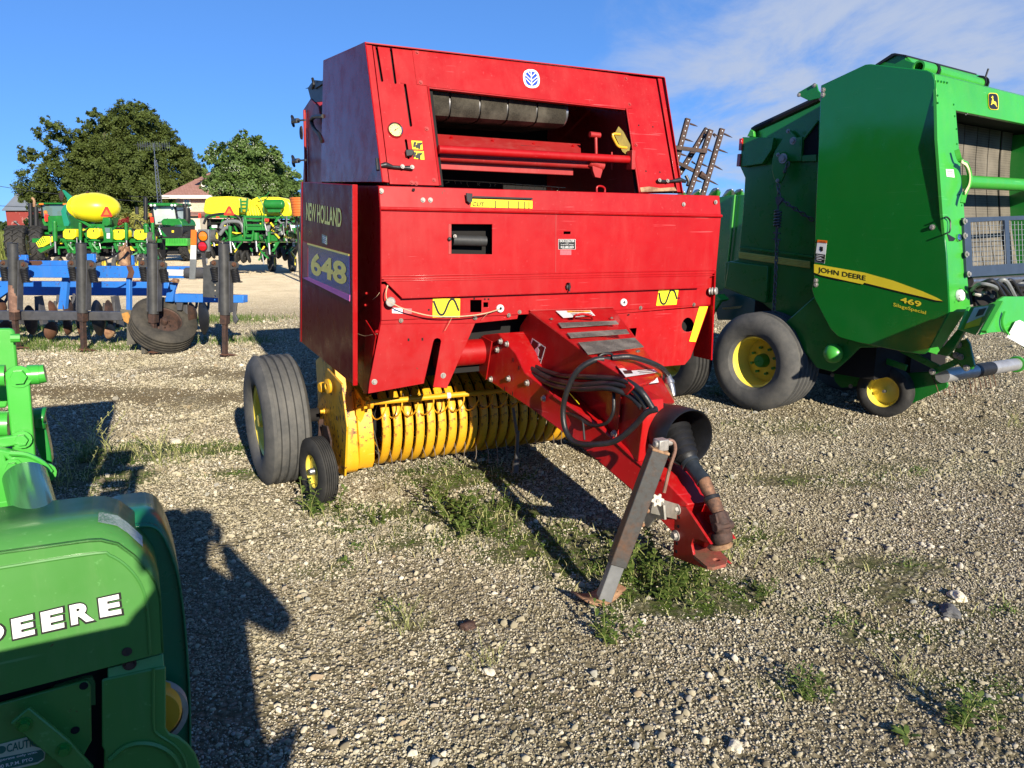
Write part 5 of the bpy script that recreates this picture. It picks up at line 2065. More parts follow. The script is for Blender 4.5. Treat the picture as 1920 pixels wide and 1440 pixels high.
 for k in range(4):
  y = 691 + k * 3
  m.prism(top2([(1190 + k * 3, y - 1), (1215 + k * 4, y - 3), (1215 + k * 4, y - 2.2), (1190 + k * 3, y - .2)], .0145), n2 * .0008)
 m.prism(top2([(1168, 695), (1183, 694), (1187, 700), (1172, 701)], .0145), n2 * .0008)
 m.build('print', M['kstick'], lb, smooth=False)
 # nose label
 a, b, c = nt_[0], nt_[1], nt_[3]
 n3 = (b - a).cross(c - a).normalized()
 if n3.z < 0:
  n3 = -n3
 def top3(l, lift=.008):
  return [R.pl(x, y, n3, n3.dot(a) + lift) for x, y in l]
 m = MB()
 m.prism(top3([(1187, 712), (1232, 707), (1238, 728), (1208, 733)]), n3 * .001)
 lb = m.build('information_label', M['white'], ns, smooth=False)
 m = MB()
 m.prism(top3([(1195, 711.5), (1218, 709), (1220, 714), (1198, 717)], .0105), n3 * .0008)
 for k in range(5):
  y = 719 + k * 2.6
  m.prism(top3([(1196 + k * 2, y), (1213 + k * 2, y - 1.5), (1213 + k * 2, y - .5), (1196 + k * 2, y + 1)], .0105), n3 * .0008)
  if k % 2:
   m.prism(top3([(1216 + k, y - 2), (1233, y - 3.5), (1233, y - 2), (1216 + k, y)], .0105), n3 * .0008)
 m.prism(top3([(1200, 726), (1212, 724), (1214, 731), (1206, 732)], .0105), n3 * .0008)
 m.build('print', M['kstick'], lb, smooth=False)
 m = MB()
 m.prism(top3([(1228, 741), (1241, 739), (1246, 747), (1233, 749)], .006), n3 * .001)
 m.build('hatch', M['black'], ns, smooth=False)
 # black pictogram on the side of the hood
 m = MB()
 m.prism([R.A(x, y, AL - .001) for x, y in [(998, 634), (1023, 651), (1014, 682), (989, 664)]], (-.001, 0, 0))
 lb = m.build('pictogram_label', M['white'], hd, smooth=False)
 m = MB()
 m.prism([R.A(x, y, AL - .003) for x, y in [(999.3, 637), (1021, 652), (1013, 679), (990.6, 663)]], (-.001, 0, 0))
 l2 = m.build('black_field', M['kstick'], lb, smooth=False)
 m = MB()
 for pts in ([(1009, 645), (1012, 645), (1013, 649), (1009, 651)], [(1003, 655), (1008, 650), (1011, 657), (1009, 668), (1003, 662)], [(998, 662), (1014, 674), (1011, 676), (996, 664)]):
  m.prism([R.A(x, y, AL - .005) for x, y in pts], (-.001, 0, 0))
 m.build('print', M['white'], l2, smooth=False)
tongue()
def hoses():
 m = MB()
 k = .012
 def H(pts, r, nm='hydraulic_hose', mat='rubber'):
  b = MB()
  b.tube(catmull([R.A(x, y, a) for x, y, a in pts], 6), r, 10)
  return b.build(nm, M[mat], red)
 H([(966, 650, .80), (975, 672, .82), (1000, 694, .83), (1035, 712, .84), (1085, 722, .85), (1130, 719, .87), (1170, 722, .90), (1195, 738, .92), (1212, 765, .95)], .017)
 H([(972, 652, .85), (990, 676, .855), (1012, 692, .86), (1050, 704, .86), (1095, 707, .86), (1140, 709, .88), (1175, 715, .90), (1203, 735, .92), (1224, 766, .96)], .015)
 H([(968, 660, .79), (980, 685, .81), (1005, 707, .82), (1045, 725, .83), (1090, 730, .84), (1140, 728, .86), (1180, 742, .91), (1203, 764, .93)], .014)
 H([(1132, 673, .93), (1112, 676, .88), (1085, 693, .82), (1067, 722, .79), (1056, 765, .78), (1060, 805, .78), (1078, 829, .79), (1115, 833, .82), (1155, 826, .88), (1190, 798, .92), (1212, 774, .94), (1232, 767, .97)], .015)
 H([(1148, 671, 1.0), (1180, 669, 1.08), (1215, 678, 1.2), (1240, 690, 1.33), (1251, 702, 1.42)], .015)
 H([(1036, 730, .87), (1040, 748, .87), (1055, 768, .86), (1085, 783, .86), (1108, 797, .87), (1135, 794, .88), (1149, 775, .89), (1151, 745, .9), (1150, 728, .92)], .009)
 b = MB()
 b.tube([R.A(1252, 703, 1.43), R.A(1254, 712, 1.43), R.A(1259, 728, 1.43), R.A(1262, 742, 1.43)], [.016, .022, .020, .016], 14)
 b.lathe(R.A(1256, 718, 1.43), (R.A(1259, 728, 1.43) - R.A(1254, 712, 1.43)), [(.02, -.012), (.027, -.01), (.027, .006), (.02, .008)], 16)
 b.build('hose_coupler', M['steel'], red)
 b = MB()
 c = R.A(1140, 678, .99)
 b.box(c, (.075, .03, .05))
 b.tube(catmull([c + V((-.05, .03, .0)), c + V((-.03, .02, .035)), c + V((.03, .02, .035)), c + V((.05, .03, 0))], 4), .008, 8)
 o = b.build('hose_clamp', M['black'], red, bevel=.004)
 b = MB()
 b.bolt(c + V((-.02, -.016, -.01)), (0, -1, 0), .008)
 b.bolt(c + V((.022, -.016, -.008)), (0, -1, 0), .008)
 b.build('bolt', M['zinc'], o)
 b = MB()
 b.tube([R.A(1093, 788, .86), R.A(1096, 825, .84)], .006, 6)
 b.tube(catmull([R.A(1032, 700, .86), R.A(1034, 725, .84), R.A(1040, 740, .86)], 3), .007, 6)
 b.build('hose_tie', M['black'], red)
 b = MB()
 b.prism([R.A(x, y, .86) for x, y in [(1066, 735), (1068, 735), (1087, 758), (1085, 757)]], (-.003, 0, 0))
 b.build('yellow_tag', M['ystick'], red)
hoses()
def shaft():
 A = lambda x, y, a=AC: R.A(x, y, a)
 c0, c1 = A(1212, 790), A(1293, 822)
 ax = (c1 - c0)
 L_ = ax.length
 m = MB()
 rb, rm = .114, .138
 m.lathe(c0, ax, [(.05, -.02), (rb * .9, -.02), (rb, .02), (rb * 1.04, L_ * .45), (rb * 1.10, L_ * .5), (rb * 1.12, L_ * .56), (rm * .95, L_ * .6), (rm, L_ * .98), (rm * .97, L_), (rm * .93, L_ * .98), (rb * .98, L_ * .5), (rb * .9, .03), (.05, .02)], 40)
 M['bell'] = simple('black_shield_plastic', (.008, .008, .009), .5, 0, .4, 20, .2)
 bell = m.build('shaft_shield', M['bell'], red)
 tip = A(1345, 962)
 j = A(1262, 808)
 b1 = A(1293, 868)
 m = MB()
 d = (b1 - j)
 prof = [(.050, 0)]
 for k in range(5):
  t = k / 5
  r = .080 - .034 * t
  prof += [(r + .006, d.length * (t * .9 + .02)), (r + .006, d.length * (t * .9 + .09)), (r - .002, d.length * (t * .9 + .12))]
 prof += [(.040, d.length), (.001, d.length), (.001, 0)]
 m.lathe(j, d, prof, 28)
 m.build('shaft_boot', M['bell'], bell)
 s1 = A(1320, 903)
 m = MB()
 m.tube([b1 - d * .05, b1 + (s1 - b1) * .55, s1], [.037, .034, .037], 20)
 m.tube([b1 - d * .02, b1 + (s1 - b1) * .1], [.047, .045], 20)
 m.build('shaft_cover', simple('worn_black_plastic', (.020, .025, .030), .5, 0, .4, 14, .3), bell)
 s2 = A(1347, 962)
 m = MB()
 m.tube([s1 - (s2 - s1) * .06, s1 + (s2 - s1) * .3, s1 + (s2 - s1) * .33, s1 + (s2 - s1) * .55, s1 + (s2 - s1) * .57, s1 + (s2 - s1) * .85, s2], [.031, .031, .028, .028, .033, .031, .027], 20)
 m.build('drive_shaft', M['ptorust'], bell)
 m = MB()
 c = s1 + (s2 - s1) * .55
 m.lathe(c, (s2 - s1), [(.030, -.008), (.038, -.008), (.038, .008), (.030, .008)], 20)
 m.build('shaft_collar', M['black'], bell)
 m = MB()
 s3 = A(1356, 986)
 s4 = A(1353, 1006)
 dd = (s3 - s2).normalized()
 m.tube([s2, s3], [.036, .032], 14)
 for s_ in (-1, 1):
  m.beam(s2 + V((s_ * .030, 0, 0)), s3 + V((s_ * .034, 0, -.02)), .014, .046, (0, 1, 0))
 m.lathe(s3 + V((-.048, 0, -.0)), (1, 0, 0), [(.001, 0), (.021, 0), (.021, .096), (.001, .096)], 16)
 m.tube([s3, s4], [.034, .038], 14)
 m.lathe(s4, V((.1, -.45, -1)), [(.001, -.02), (.044, -.02), (.050, .0), (.044, .02), (.04, .03), (.001, .035)], 24)
 m.build('universal_joint', M['rustdark'], bell, bevel=.003)
 m = MB()
 m.lathe(A(1350, 1022), V((.1, -.3, -1)), [(.001, -.01), (.048, -.008), (.058, .002), (.050, .014), (.001, .018)], 28)
 m.build('joint_guard', M['rustpale'], bell)
shaft()
def hitch():
 a = 1.03
 z = R.A(1330, 1050, 1.08).z
 for (aa_, nm) in ((a, 0), (1.16, 1)):
  m = MB()
  pts = [R.A(x, y, a) for x, y in [(1264, 950), (1286, 950), (1333, 1021), (1310, 1012), (1300, 1010), (1296, 1022), (1301, 1046), (1326, 1068), (1262, 1044)]]
  m.prism([V((aa_, p.y, p.z)) for p in pts], (.014, 0, 0))
  o = m.build('hitch_side_plate', M['redtongue'], red, bevel=.002)
  if nm == 0:
   b = MB()
   for (x, y) in ((1270, 955), (1268, 1004)):
    b.bolt(R.A(x, y, a), (-1, 0, 0), .018, .016)
   b.build('bolt', M['zinc'], o)
   b = MB()
   for (x, y) in ((1273, 970), (1272, 987), (1269, 1019), (1268, 1034)):
    b.lathe(R.A(x, y, a - .0005), (-1, 0, 0), [(.0001, .001), (.008, .001), (.008, 0), (.0001, 0)], 12)
   b.build('bolt_hole', M['void'], o)
 m = MB()
 zz = z
 l = [R.Z(x, y, zz) for x, y in [(1298, 1010), (1333, 1021), (1364, 1052), (1361, 1063), (1336, 1070), (1326, 1068), (1301, 1047)]]
 c = R.Z(1343, 1055, zz)
 m.plate(l, [circ(c, (1, 0, 0), (0, 1, 0), .016, 14)], (0, 0, .014))
 m.build('hitch_clevis', rusty('worn_red_hitch', (.40, .10, .07), (.25, .13, .08), 10, .6, .3), red, bevel=.002)
 m = MB()
 m.prism([R.A(x, y, 1.12) for x, y in [(1250, 985), (1300, 955), (1326, 1000), (1318, 1030)]], (.10, 0, 0))
 m.build('hitch_block', M['redtongue'], red, bevel=.004)
hitch()
def jack():
 foot = R.Z(1132, 1122, .03)
 top = R.A(1236, 842, .84)
 d = top - foot
 m = MB()
 s = foot + d * .24
 m.beam(s, top, .076, .070, (.4, 1, 0))
 jk = m.build('jack', M['jack'], red, bevel=.004)
 m = MB()
 m.beam(foot, foot + d * .4, .062, .056, (.4, 1, 0))
 m.build('jack_leg', simple('grey_jack_leg', (.22, .225, .225), .5, .4, .2, 12, .1), jk, bevel=.003)
 m = MB()
 m.beam(top - d * .012, top + d * .004, .080, .074, (.4, 1, 0))
 m.build('jack_cap', M['rustpale'], jk, bevel=.003)
 # foot pad, curled up at its edges
 m = MB()
 pts = []
 c = R.Z(1122, 1124, .012)
 ux = V((1, .15, 0)).normalized()
 uy = V((-.15, 1, 0)).normalized()
 vs, fs = [], []
 for i in range(9):
  t = (i - 4) / 4
  for j in range(3):
   w_ = (j - 1)
   vs.append(c + ux * t * .115 + uy * w_ * .06 + V((0, 0, .045 * t * t)))
 for i in range(8):
  for j in range(2):
   k = i * 3 + j
   fs.append((k, k + 1, k + 4, k + 3))
 m.add(vs, fs)
 o = m.build('foot_pad', M['rustpale'], jk, recalc=False)
 so_ = o.modifiers.new('thick', 'SOLIDIFY')
 so_.thickness = .009
 # crank
 m = MB()
 t = top + d * .03
 m.box(t + V((.0, 0, .0)), (.05, .05, .05))
 m.cyl(t - V((.035, 0, -.005)), t + V((.055, 0, .005)), .016, n=10)
 m.build('crank_head', M['zinc'], jk, bevel=.005)
 m = MB()
 e = R.A(1238, 925, .84)
 m.tube(catmull([t + V((.02, 0, .012)), t + V((.055, -.01, .01)), t + V((.066, -.015, -.03)), (t + V((.05, -.01, 0)) + e) / 2 + V((.02, 0, 0)), e + V((.02, 0, 0))], 5), .008, 8)
 m.build('crank_handle', rusty('brown_crank', (.30, .17, .12), (.18, .10, .07), 14, .6, .2), jk)
 # star knob and bracket
 c = R.A(1231, 937, .83)
 ax = V((-.3, -1, .1)).normalized()
 x = ax.cross(V((0, 0, 1))).normalized()
 y = ax.cross(x)
 m = MB()
 pts = []
 for k in range(48):
  a = 2 * pi * k / 48
  r = .026 + .006 * cos(6 * a)
  pts.append(c + (x * cos(a) + y * sin(a)) * r)
 m.prism(pts, ax * .014)
 k_ = m.build('star_knob', simple('cream_cast_knob', (.55, .50, .40), .5, .1, .1, 20, 0), jk, bevel=.003)
 m = MB()
 m.cyl(c, c + ax * .022, .008, n=6)
 m.build('bolt', M['zinc'], k_)
 m = MB()
 m.prism([R.A(x_, y_, .86) for x_, y_ in [(1212, 948), (1222, 925), (1244, 948), (1246, 975), (1228, 972), (1214, 990), (1207, 984)]], (.012, 0, 0))
 m.beam(R.A(1232, 950, .86), R.A(1262, 958, 1.03), .05, .07)
 m.build('jack_bracket', simple('galvanised_bracket', (.36, .34, .28), .5, .5, .3, 14, .1), jk, bevel=.002)
 m = MB()
 for q in ((1219, 862), (1214, 958), (1205, 984)):
  p = R.A(*q, .80)
  m.sph(p, .011, 10)
 m.build('rivet', M['rustpale'], jk)
jack()
# ================= the green round baler on the right =================
_g = ground(1425, 765)
J = Fr(_g.x, _g.y, 54)
grn = frthing('round_baler', 'tall green round baler numbered 469 with yellow stripe at the right edge', 'round baler', J)
GA = -.15
def JA(l, a=GA):
 return [J.A(x, y, a) for x, y in l]
_f0, _f1 = J.A(1755, 160, GA), J.A(1780, 584, GA)
_k = -(_f1.y - _f0.y) / (_f1.z - _f0.z)
JN = V((0, 1, _k))
JK = JN.dot(_f0)
JNn = JN.normalized()
def JF(l, back=0.0):
 """points of the sloping front face, moved back into the machine"""
 return [J.pl(x, y, JN, JK + back) for x, y in l]
def gbody():
 out = [(1539, 160), (1622, 121), (1632, 120), (1737, 131.5), (1748, 137), (1753, 150), (1757, 260), (1767, 400), (1775, 480), (1780, 584), (1741, 658), (1734, 663.5), (1725, 664.5), (1692, 659), (1621, 645), (1577, 633), (1568, 629), (1557, 617), (1527, 560), (1522, 543), (1526, 519), (1529, 400), (1536, 235)]
 m = MB()
 m.plate(JA(out), [], (.02, 0, 0))
 sp_ = m.build('side_panel', M['greenside'], grn, bevel=.006)
 # yellow stripe and lettering
 st = [(1527, 495), (1540, 497), (1621, 511), (1675, 526), (1730, 546), (1757, 558), (1768, 564.5), (1755, 563), (1730, 556.5), (1675, 543.5), (1621, 530), (1618, 533), (1570, 522.5), (1540, 516), (1527, 511)]
 m = MB()
 m.plate([(p + V((-.002, 0, 0))) for p in JA([(1526, 497), (1540, 500), (1621, 514), (1675, 529), (1730, 549), (1757, 560), (1770, 566), (1755, 565.5), (1730, 559), (1675, 546), (1621, 532.5), (1570, 525.5), (1540, 518.5), (1526.5, 513.5)])], [], (-.001, 0, 0))
 m.build('stripe_edge', M['kstick'], sp_, smooth=False)  # black print showing below the yellow stripe
 m = MB()
 m.plate([(p + V((-.0045, 0, 0))) for p in JA(st)], [], (-.001, 0, 0))
 sy_ = m.build('yellow_stripe', M['jdyel'], sp_, smooth=False)
 m = MB()
 q = JA([(1534, 512.5), (1623, 529), (1534, 500.5), (1624, 517)], GA - .006)
 lettering(m, 'JOHN DEERE', q[0], q[1], q[2], (-.001, 0, 0), bold=.012, tr=q[3])
 m.build('lettering', M['kstick'], sy_, smooth=False)
 m = MB()
 q = JA([(1688, 566.5), (1727, 576.5), (1689, 556), (1728, 565.5)], GA - .002)
 lettering(m, '469', q[0], q[1], q[2], (-.001, 0, 0), bold=.022, tr=q[3])
 m.build('number', M['jdyel'], sp_, smooth=False)
 m = MB()
 q = JA([(1675, 576), (1736, 591.5), (1675.5, 567.5), (1736.5, 583)], GA - .002)
 lettering(m, 'SilageSpecial', q[0], q[1], q[2], (-.001, 0, 0), bold=.004, tr=q[3])
 m.build('lettering', M['jdyel'], sp_, smooth=False)
 m = MB()
 m.prism(JA([(1533, 449.5), (1551, 451), (1546, 494), (1528, 491)], GA - .001), (-.0015, 0, 0))
 lb = m.build('warning_label', M['white'], sp_, smooth=False)
 m = MB()
 m.prism(JA([(1533, 449.5), (1551, 451), (1550.5, 456), (1532.4, 454.5)], GA - .0035), (-.001, 0, 0))
 m.build('orange_header', M['orange'], lb, smooth=False)
 m = MB()
 m.prism(JA([(1530, 475), (1547.5, 477.5), (1546, 493), (1528.6, 490)], GA - .0035), (-.001, 0, 0))
 m.prism(JA([(1538, 462), (1543, 463), (1543, 470), (1540, 472), (1537, 468)], GA - .0035), (-.001, 0, 0))
 q = JA([(1536, 454.4), (1548, 455.4), (1536, 451.6)], GA - .005)
 lettering(m, 'WARNING', q[0], q[1], q[2], (-.001, 0, 0))
 k_ = m.build('print', M['kstick'], lb, smooth=False)
 m = MB()
 for k in range(4):
  m.prism(JA([(1531, 477.5 + 3 * k), (1544 - (k % 2) * 4, 479.5 + 3 * k), (1544 - (k % 2) * 4, 480.5 + 3 * k), (1531, 478.5 + 3 * k)], GA - .0048), (-.0005, 0, 0))
 m.build('small_print', M['white'], k_, smooth=False)
 m = MB()
 for q in ((1543.5, 169), (1543, 178), (1530, 526), (1530, 534), (1748, 426)):
  m.bolt(J.A(*q, GA), (-1, 0, 0), .014, .012)
 m.build('bolt', M['zinc'], sp_)
 # dark carcass behind the panel
 m = MB()
 pp = JA([(1585, 170), (1625, 135), (1735, 145), (1748, 300), (1765, 560), (1720, 640), (1610, 625), (1585, 560)], GA + .02)
 m.prism([p + V((.02, -.01, 0)) for p in pp], (.12, 0, 0))
 m.build('inner_side', M['void'], grn)
 # front pillar, header and right-hand side
 rng_h = [(1756, 150), (1792, 207), (1808, 400), (1813.5, 519), (1819, 575), (1811, 584), (1781, 584), (1775, 480), (1767.5, 400), (1757.5, 260)]
 m = MB()
 m.plate(JF([(1755, 150), (1756, 195), (1762, 199), (1786, 201.5), (1792, 207), (1808, 400), (1813.5, 519), (1819, 575), (1811, 584), (1781, 584), (1775.5, 480), (1767.5, 400), (1757.5, 260)]), [], JNn * .02)
 pl_ = m.build('front_pillar', M['greenlight'], grn, bevel=.004)
 m = MB()
 c0, c1 = JF([(1781, 584), (1811, 584)])
 e0, e1 = J.A(1741, 660, GA + .005), J.A(1757, 665, GA + .10)
 m.prism([c0 + V((.004, -.004, 0)), c1, e1, e0], (0, .02, 0))
 m.build('lower_flange', M['greenlight'], grn, bevel=.003)
 W_ = JF([(1900, 300)], .38)[0].x - GA + .32
 print('JD width', W_)
 tl = JF([(1757, 150)])[0]
 hb = JF([(1792, 207)])[0]
 mid = V((0, 0, 0))
 m = MB()
 # header with rounded top edge: profile in (y, z) along the front slope, swept over the machine's width
 prof = []
 top = J.A(1740, 132, GA)
 prof = [(top.y + .18, top.z + .005), (top.y + .02, top.z), (top.y - .05, top.z - .035), (tl.y, tl.z - .02), (hb.y, hb.z)]
 prof += [(hb.y + .03, hb.z - .005), (tl.y + .03, tl.z - .03), (top.y - .02, top.z - .05), (top.y + .18, top.z - .02)]
 m.prism([V((GA + .006, y, z)) for y, z in prof], (W_, 0, 0))
 hd = m.build('front_header', M['greenlight'], grn, bevel=.003)
 m = MB()
 for i in range(5):
  p = JF([(1811 + i * 23.5, 212 + i * 3.1)], .02)[0]
  m.bolt(p, (0, -1, 0), .010, .01)
 m.build('bolt', M['zinc'], hd)
 m = MB()
 for (x, y) in ((1759, 152), (1765, 153), (1770.5, 154), (1776, 155), (1758, 179), (1758.5, 193), (1788, 196), (1790, 218), (1793, 242), (1794, 270), (1799, 365), (1803, 385)):
  m.bolt(JF([(x, y)])[0], -JNn, .006, .004)
 m.build('rivet', M['green'], pl_)
 # leaping deer emblem
 def rr_(cx, cy, rx, ry, e=.45, n=28):
  out = []
  for k in range(n):
   a = 2 * pi * k / n
   c_, s_ = cos(a), sin(a)
   out.append((cx + rx * (abs(c_) ** e) * (1 if c_ > 0 else -1) + s_ * 1.0, cy + ry * (abs(s_) ** e) * (1 if s_ > 0 else -1) + c_ * 1.2))
  return out
 m = MB()
 m.prism(JF(rr_(1863, 190, 9.6, 15.8), -.004), JNn * .001)
 em = m.build('deer_emblem', M['jdyel'], hd, smooth=False)
 m = MB()
 m.prism(JF(rr_(1863, 190, 8.6, 14.6), -.0065), JNn * .001)
 ek = m.build('emblem_field', M['kstick'], em, smooth=False)
 m = MB()
 dx, dy = 1863, 190
 deer = [(-3.5, 3.5), (-5, 7), (-3.8, 7.4), (-2, 4.5), (1, 4.5), (3.5, 6.5), (6.5, 10.5), (7, 9.5), (5.2, 5.5), (5, 2), (3.8, .2), (.5, -.5), (-.5, -4), (-1.2, -7), (.2, -8), (-1, -8.6), (-1.6, -11), (-2.4, -8.8), (-4.6, -7.2), (-4.2, -6.2), (-2.4, -6), (-2.6, -2.5), (-3.4, 0)]
 m.plate(JF([(dx + x, dy + y + x * .12) for x, y in deer], -.0085), [], JNn * .001)
 m.build('deer', M['jdyel'], ek, smooth=False)
 # chamber behind the front opening
 m = MB()
 d0 = JF([(1792, 207)], .60)[0]
 m.bx(GA + .1, GA + W_ - .02, d0.y, d0.y + .05, .9, 2.85)
 m.bx(GA + .06, GA + W_ - .02, hb.y + .05, d0.y, hb.z + .03, hb.z + .06)
 m.build('chamber_back', M['void'], grn)
 m = MB()
 a, b = JF([(1792, 207), (1819, 575)])
 m.prism([V((GA + W_ - .3, a.y + .02, a.z)), V((GA + W_ - .3, b.y + .02, b.z)), V((GA + W_ - .3, b.y + .9, b.z)), V((GA + W_ - .3, a.y + .9, a.z))], (.02, 0, 0))
 o = m.build('chamber_wall', M['green'], grn)
 m = MB()
 m.prism([V((GA + W_ - .02, a.y - .1, a.z + .3)), V((GA + W_ - .02, b.y, b.z)), V((GA + W_ - .02, b.y + 2.0, b.z)), V((GA + W_ - .02, a.y + 1.2, a.z + .3))], (.02, 0, 0))
 m.build('side_panel', M['greenside'], grn)
 m = MB()
 m.plate(JF([(1899, 224), (1960, 232), (1990, 600), (1925, 600)], 0), [], JNn * .02)
 # belts
 z1 = JF([(1830, 530)], .38)[0].z
 xs = [(1793, 1809), (1810.5, 1833), (1834.5, 1855), (1856.5, 1876.5), (1880.5, 1899)]
 for (xa, xb) in xs:
  m = MB()
  t0, t1 = JF([(xa, 226 + (xa - 1793) * .11), (xb, 226 + (xb - 1793) * .11)], .38)
  xa_, xb_ = t0.x, t1.x
  zt = hb.z + .02
  pts = []
  for k in range(6):
   t = k / 5
   zz = zt + (z1 - zt) * t
   yy = (JK + .38 - JN.z * zz) + .06 * sin(t * pi)
   pts.append((yy, zz))
  vs, fs = [], []
  for (yy, zz) in pts:
   vs += [V((xa_, yy, zz)), V((xb_, yy, zz)), V((xb_, yy + .01, zz)), V((xa_, yy + .01, zz))]
  for k in range(5):
   for j in range(4):
    j2 = (j + 1) % 4
    fs.append((k * 4 + j, k * 4 + j2, k * 4 + 4 + j2, k * 4 + 4 + j))
  m.add(vs, fs)
  m.build('belt', M['belt'], grn)
 # cross pipe
 m = MB()
 p0, p1 = JF([(1805, 341), (1925, 345.5)], .10)
 p1 = V((GA + W_, p0.y, p1.z + (p1.z - p0.z) * .1))
 m.tube([p0, p1], .052, 28)
 m.build('cross_pipe', M['greenlight'], grn)
 # bale size arc
 m = MB()
 arc = catmull([JF([q], -.05)[0] for q in [(1794, 281), (1800, 300), (1811, 307), (1817.5, 325), (1817, 345), (1809, 363), (1805, 380)]], 4)
 for p, q in zip(arc, arc[1:]):
  m.beam(p, q + (q - p) * .1, .012, .032, (.6, -.8, 0))
 ar = m.build('gauge_bracket', M['greenlight'], pl_)
 m = MB()
 arc = catmull([JF([q], -.062)[0] for q in [(1803, 302), (1812, 309), (1818.5, 326), (1817.5, 346), (1809.5, 362)]], 4)
 for p, q in zip(arc, arc[1:]):
  m.beam(p, q + (q - p) * .1, .028, .006, (.3, -.95, 0))
 m.build('cream_scale', simple('cream_scale', (.70, .58, .35), .5, 0, .1, 40, 0), ar)
 m = MB()
 m.prism(JF([(1773.5, 317), (1788, 317.5), (1790, 333), (1775, 331)], -.003), JNn * .001)
 lb = m.build('small_label', M['white'], pl_, smooth=False)
 m = MB()
 for k in range(3):
  m.prism(JF([(1775.5, 320.5 + 3.4 * k), (1786.5, 321 + 3.4 * k), (1786.7, 322.2 + 3.4 * k), (1775.7, 321.7 + 3.4 * k)], -.0045), JNn * .0005)
 m.build('print', M['grey'], lb, smooth=False)
 # round plastic parts on the pillar
 m = MB()
 m.lathe(JF([(1797, 554)], -.002)[0], -JNn, [(.001, .03), (.038, .03), (.043, .022), (.043, 0), (.001, 0)], 28)
 o = m.build('round_cap', M['white'], pl_)
 m = MB()
 for q in ((1798, 554), (1799, 560), (1797.5, 564)):
  m.lathe(JF([q], -.033)[0], -JNn, [(.001, .002), (.005, .002), (.005, 0), (.001, 0)], 8)
 m.build('cap_hole', M['black'], o)
 m = MB()
 m.lathe(JF([(1796, 446)], -.002)[0], -JNn, [(.001, .015), (.022, .015), (.028, .012), (.028, 0), (.001, 0)], 20)
 m.build('bolt_cap', M['chrome'], pl_)
 m = MB()
 m.tube(catmull(JF([(1771, 408), (1775, 407), (1781, 413), (1782, 425), (1780, 435), (1773, 438)], -.02), 4), .006, 6)
 m.prism(JF([(1776, 438), (1792, 447), (1788, 452), (1780, 452)], -.004), JNn * .002)
 m.build('catch', M['black'], pl_)
 # mesh guard
 m = MB()
 go = JF([(1807, 408), (1990, 402), (1990, 508), (1813, 519.5)], -.02)
 gi = JF([(1820, 416.5), (1884, 413), (1888, 495), (1824, 499)], -.02)
 g2 = JF([(1892, 413), (1985, 410), (1985, 490), (1895, 494.5)], -.02)
 m.plate(go, [gi, g2], JNn * .02)
 gd = m.build('mesh_guard', M['guard'], grn, bevel=.002)
 m = MB()
 for k in range(19):
  x = 1823 + k * 6.6
  m.tube(JF([(x, 415), (x + 3, 499)], -.012), .0022, 4)
 for k in range(8):
  y = 424 + k * 9.6
  m.tube(JF([(1820, y), (1985, y - 5)], -.008), .0022, 4)
 m.build('wire_mesh', simple('pale_wire', (.13, .16, .19), .5, 0, .1, 10, 0), gd)
 m = MB()
 for q in ((1808.5, 415), (1809, 442), (1812, 477), (1816, 514)):
  p = JF([q], -.03)[0]
  m.bolt(p, -JNn, .016, .012)
 m.build('bolt', M['zinc'], gd)
 m = MB()
 p = JF([(1814, 522)], .05)[0]
 m.tube([JF([(1814, 528)], .06)[0], V((GA + W_ - .1, JF([(1814, 528)], .06)[0].y, JF([(1920, 526)], .06)[0].z))], .045, 20)
 m.build('guard_roller', M['steel'], grn)
 # tangle of hoses and fittings above the drawbar
 rr = random.Random(12)
 for k in range(9):
  m = MB()
  x = 1822 + k * 11
  pts = [JF([(x, 545 + rr.uniform(-6, 6))], -.05)[0], JF([(x + 12, 533 + rr.uniform(-8, 5))], -.14)[0], JF([(x + 30, 530 + rr.uniform(-6, 8))], -.2)[0], JF([(x + 48, 545 + rr.uniform(-6, 14))], -.2)[0], JF([(x + 52, 562)], -.15)[0]]
  m.tube(catmull(pts, 5), .013 + .004 * (k % 2), 8)
  m.build('hydraulic_hose', M['rubber'] if k % 3 else M['grey'], grn)
 m = MB()
 for k in range(12):
  p = JF([(1826 + k * 8.5, 548 + rr.uniform(-10, 8))], -.06)[0]
  m.tube([p, p + V((.04, rr.uniform(-.03, .03), rr.uniform(-.02, .02)))], .014, 8)
 m.build('hose_fitting', M['zinc'], grn)
 m = MB()
 m.prism(JF([(1822, 520), (1960, 514), (1960, 560), (1830, 575)], .12), (0, .02, 0))
 m.build('hose_backing', M['void'], grn)
gbody()
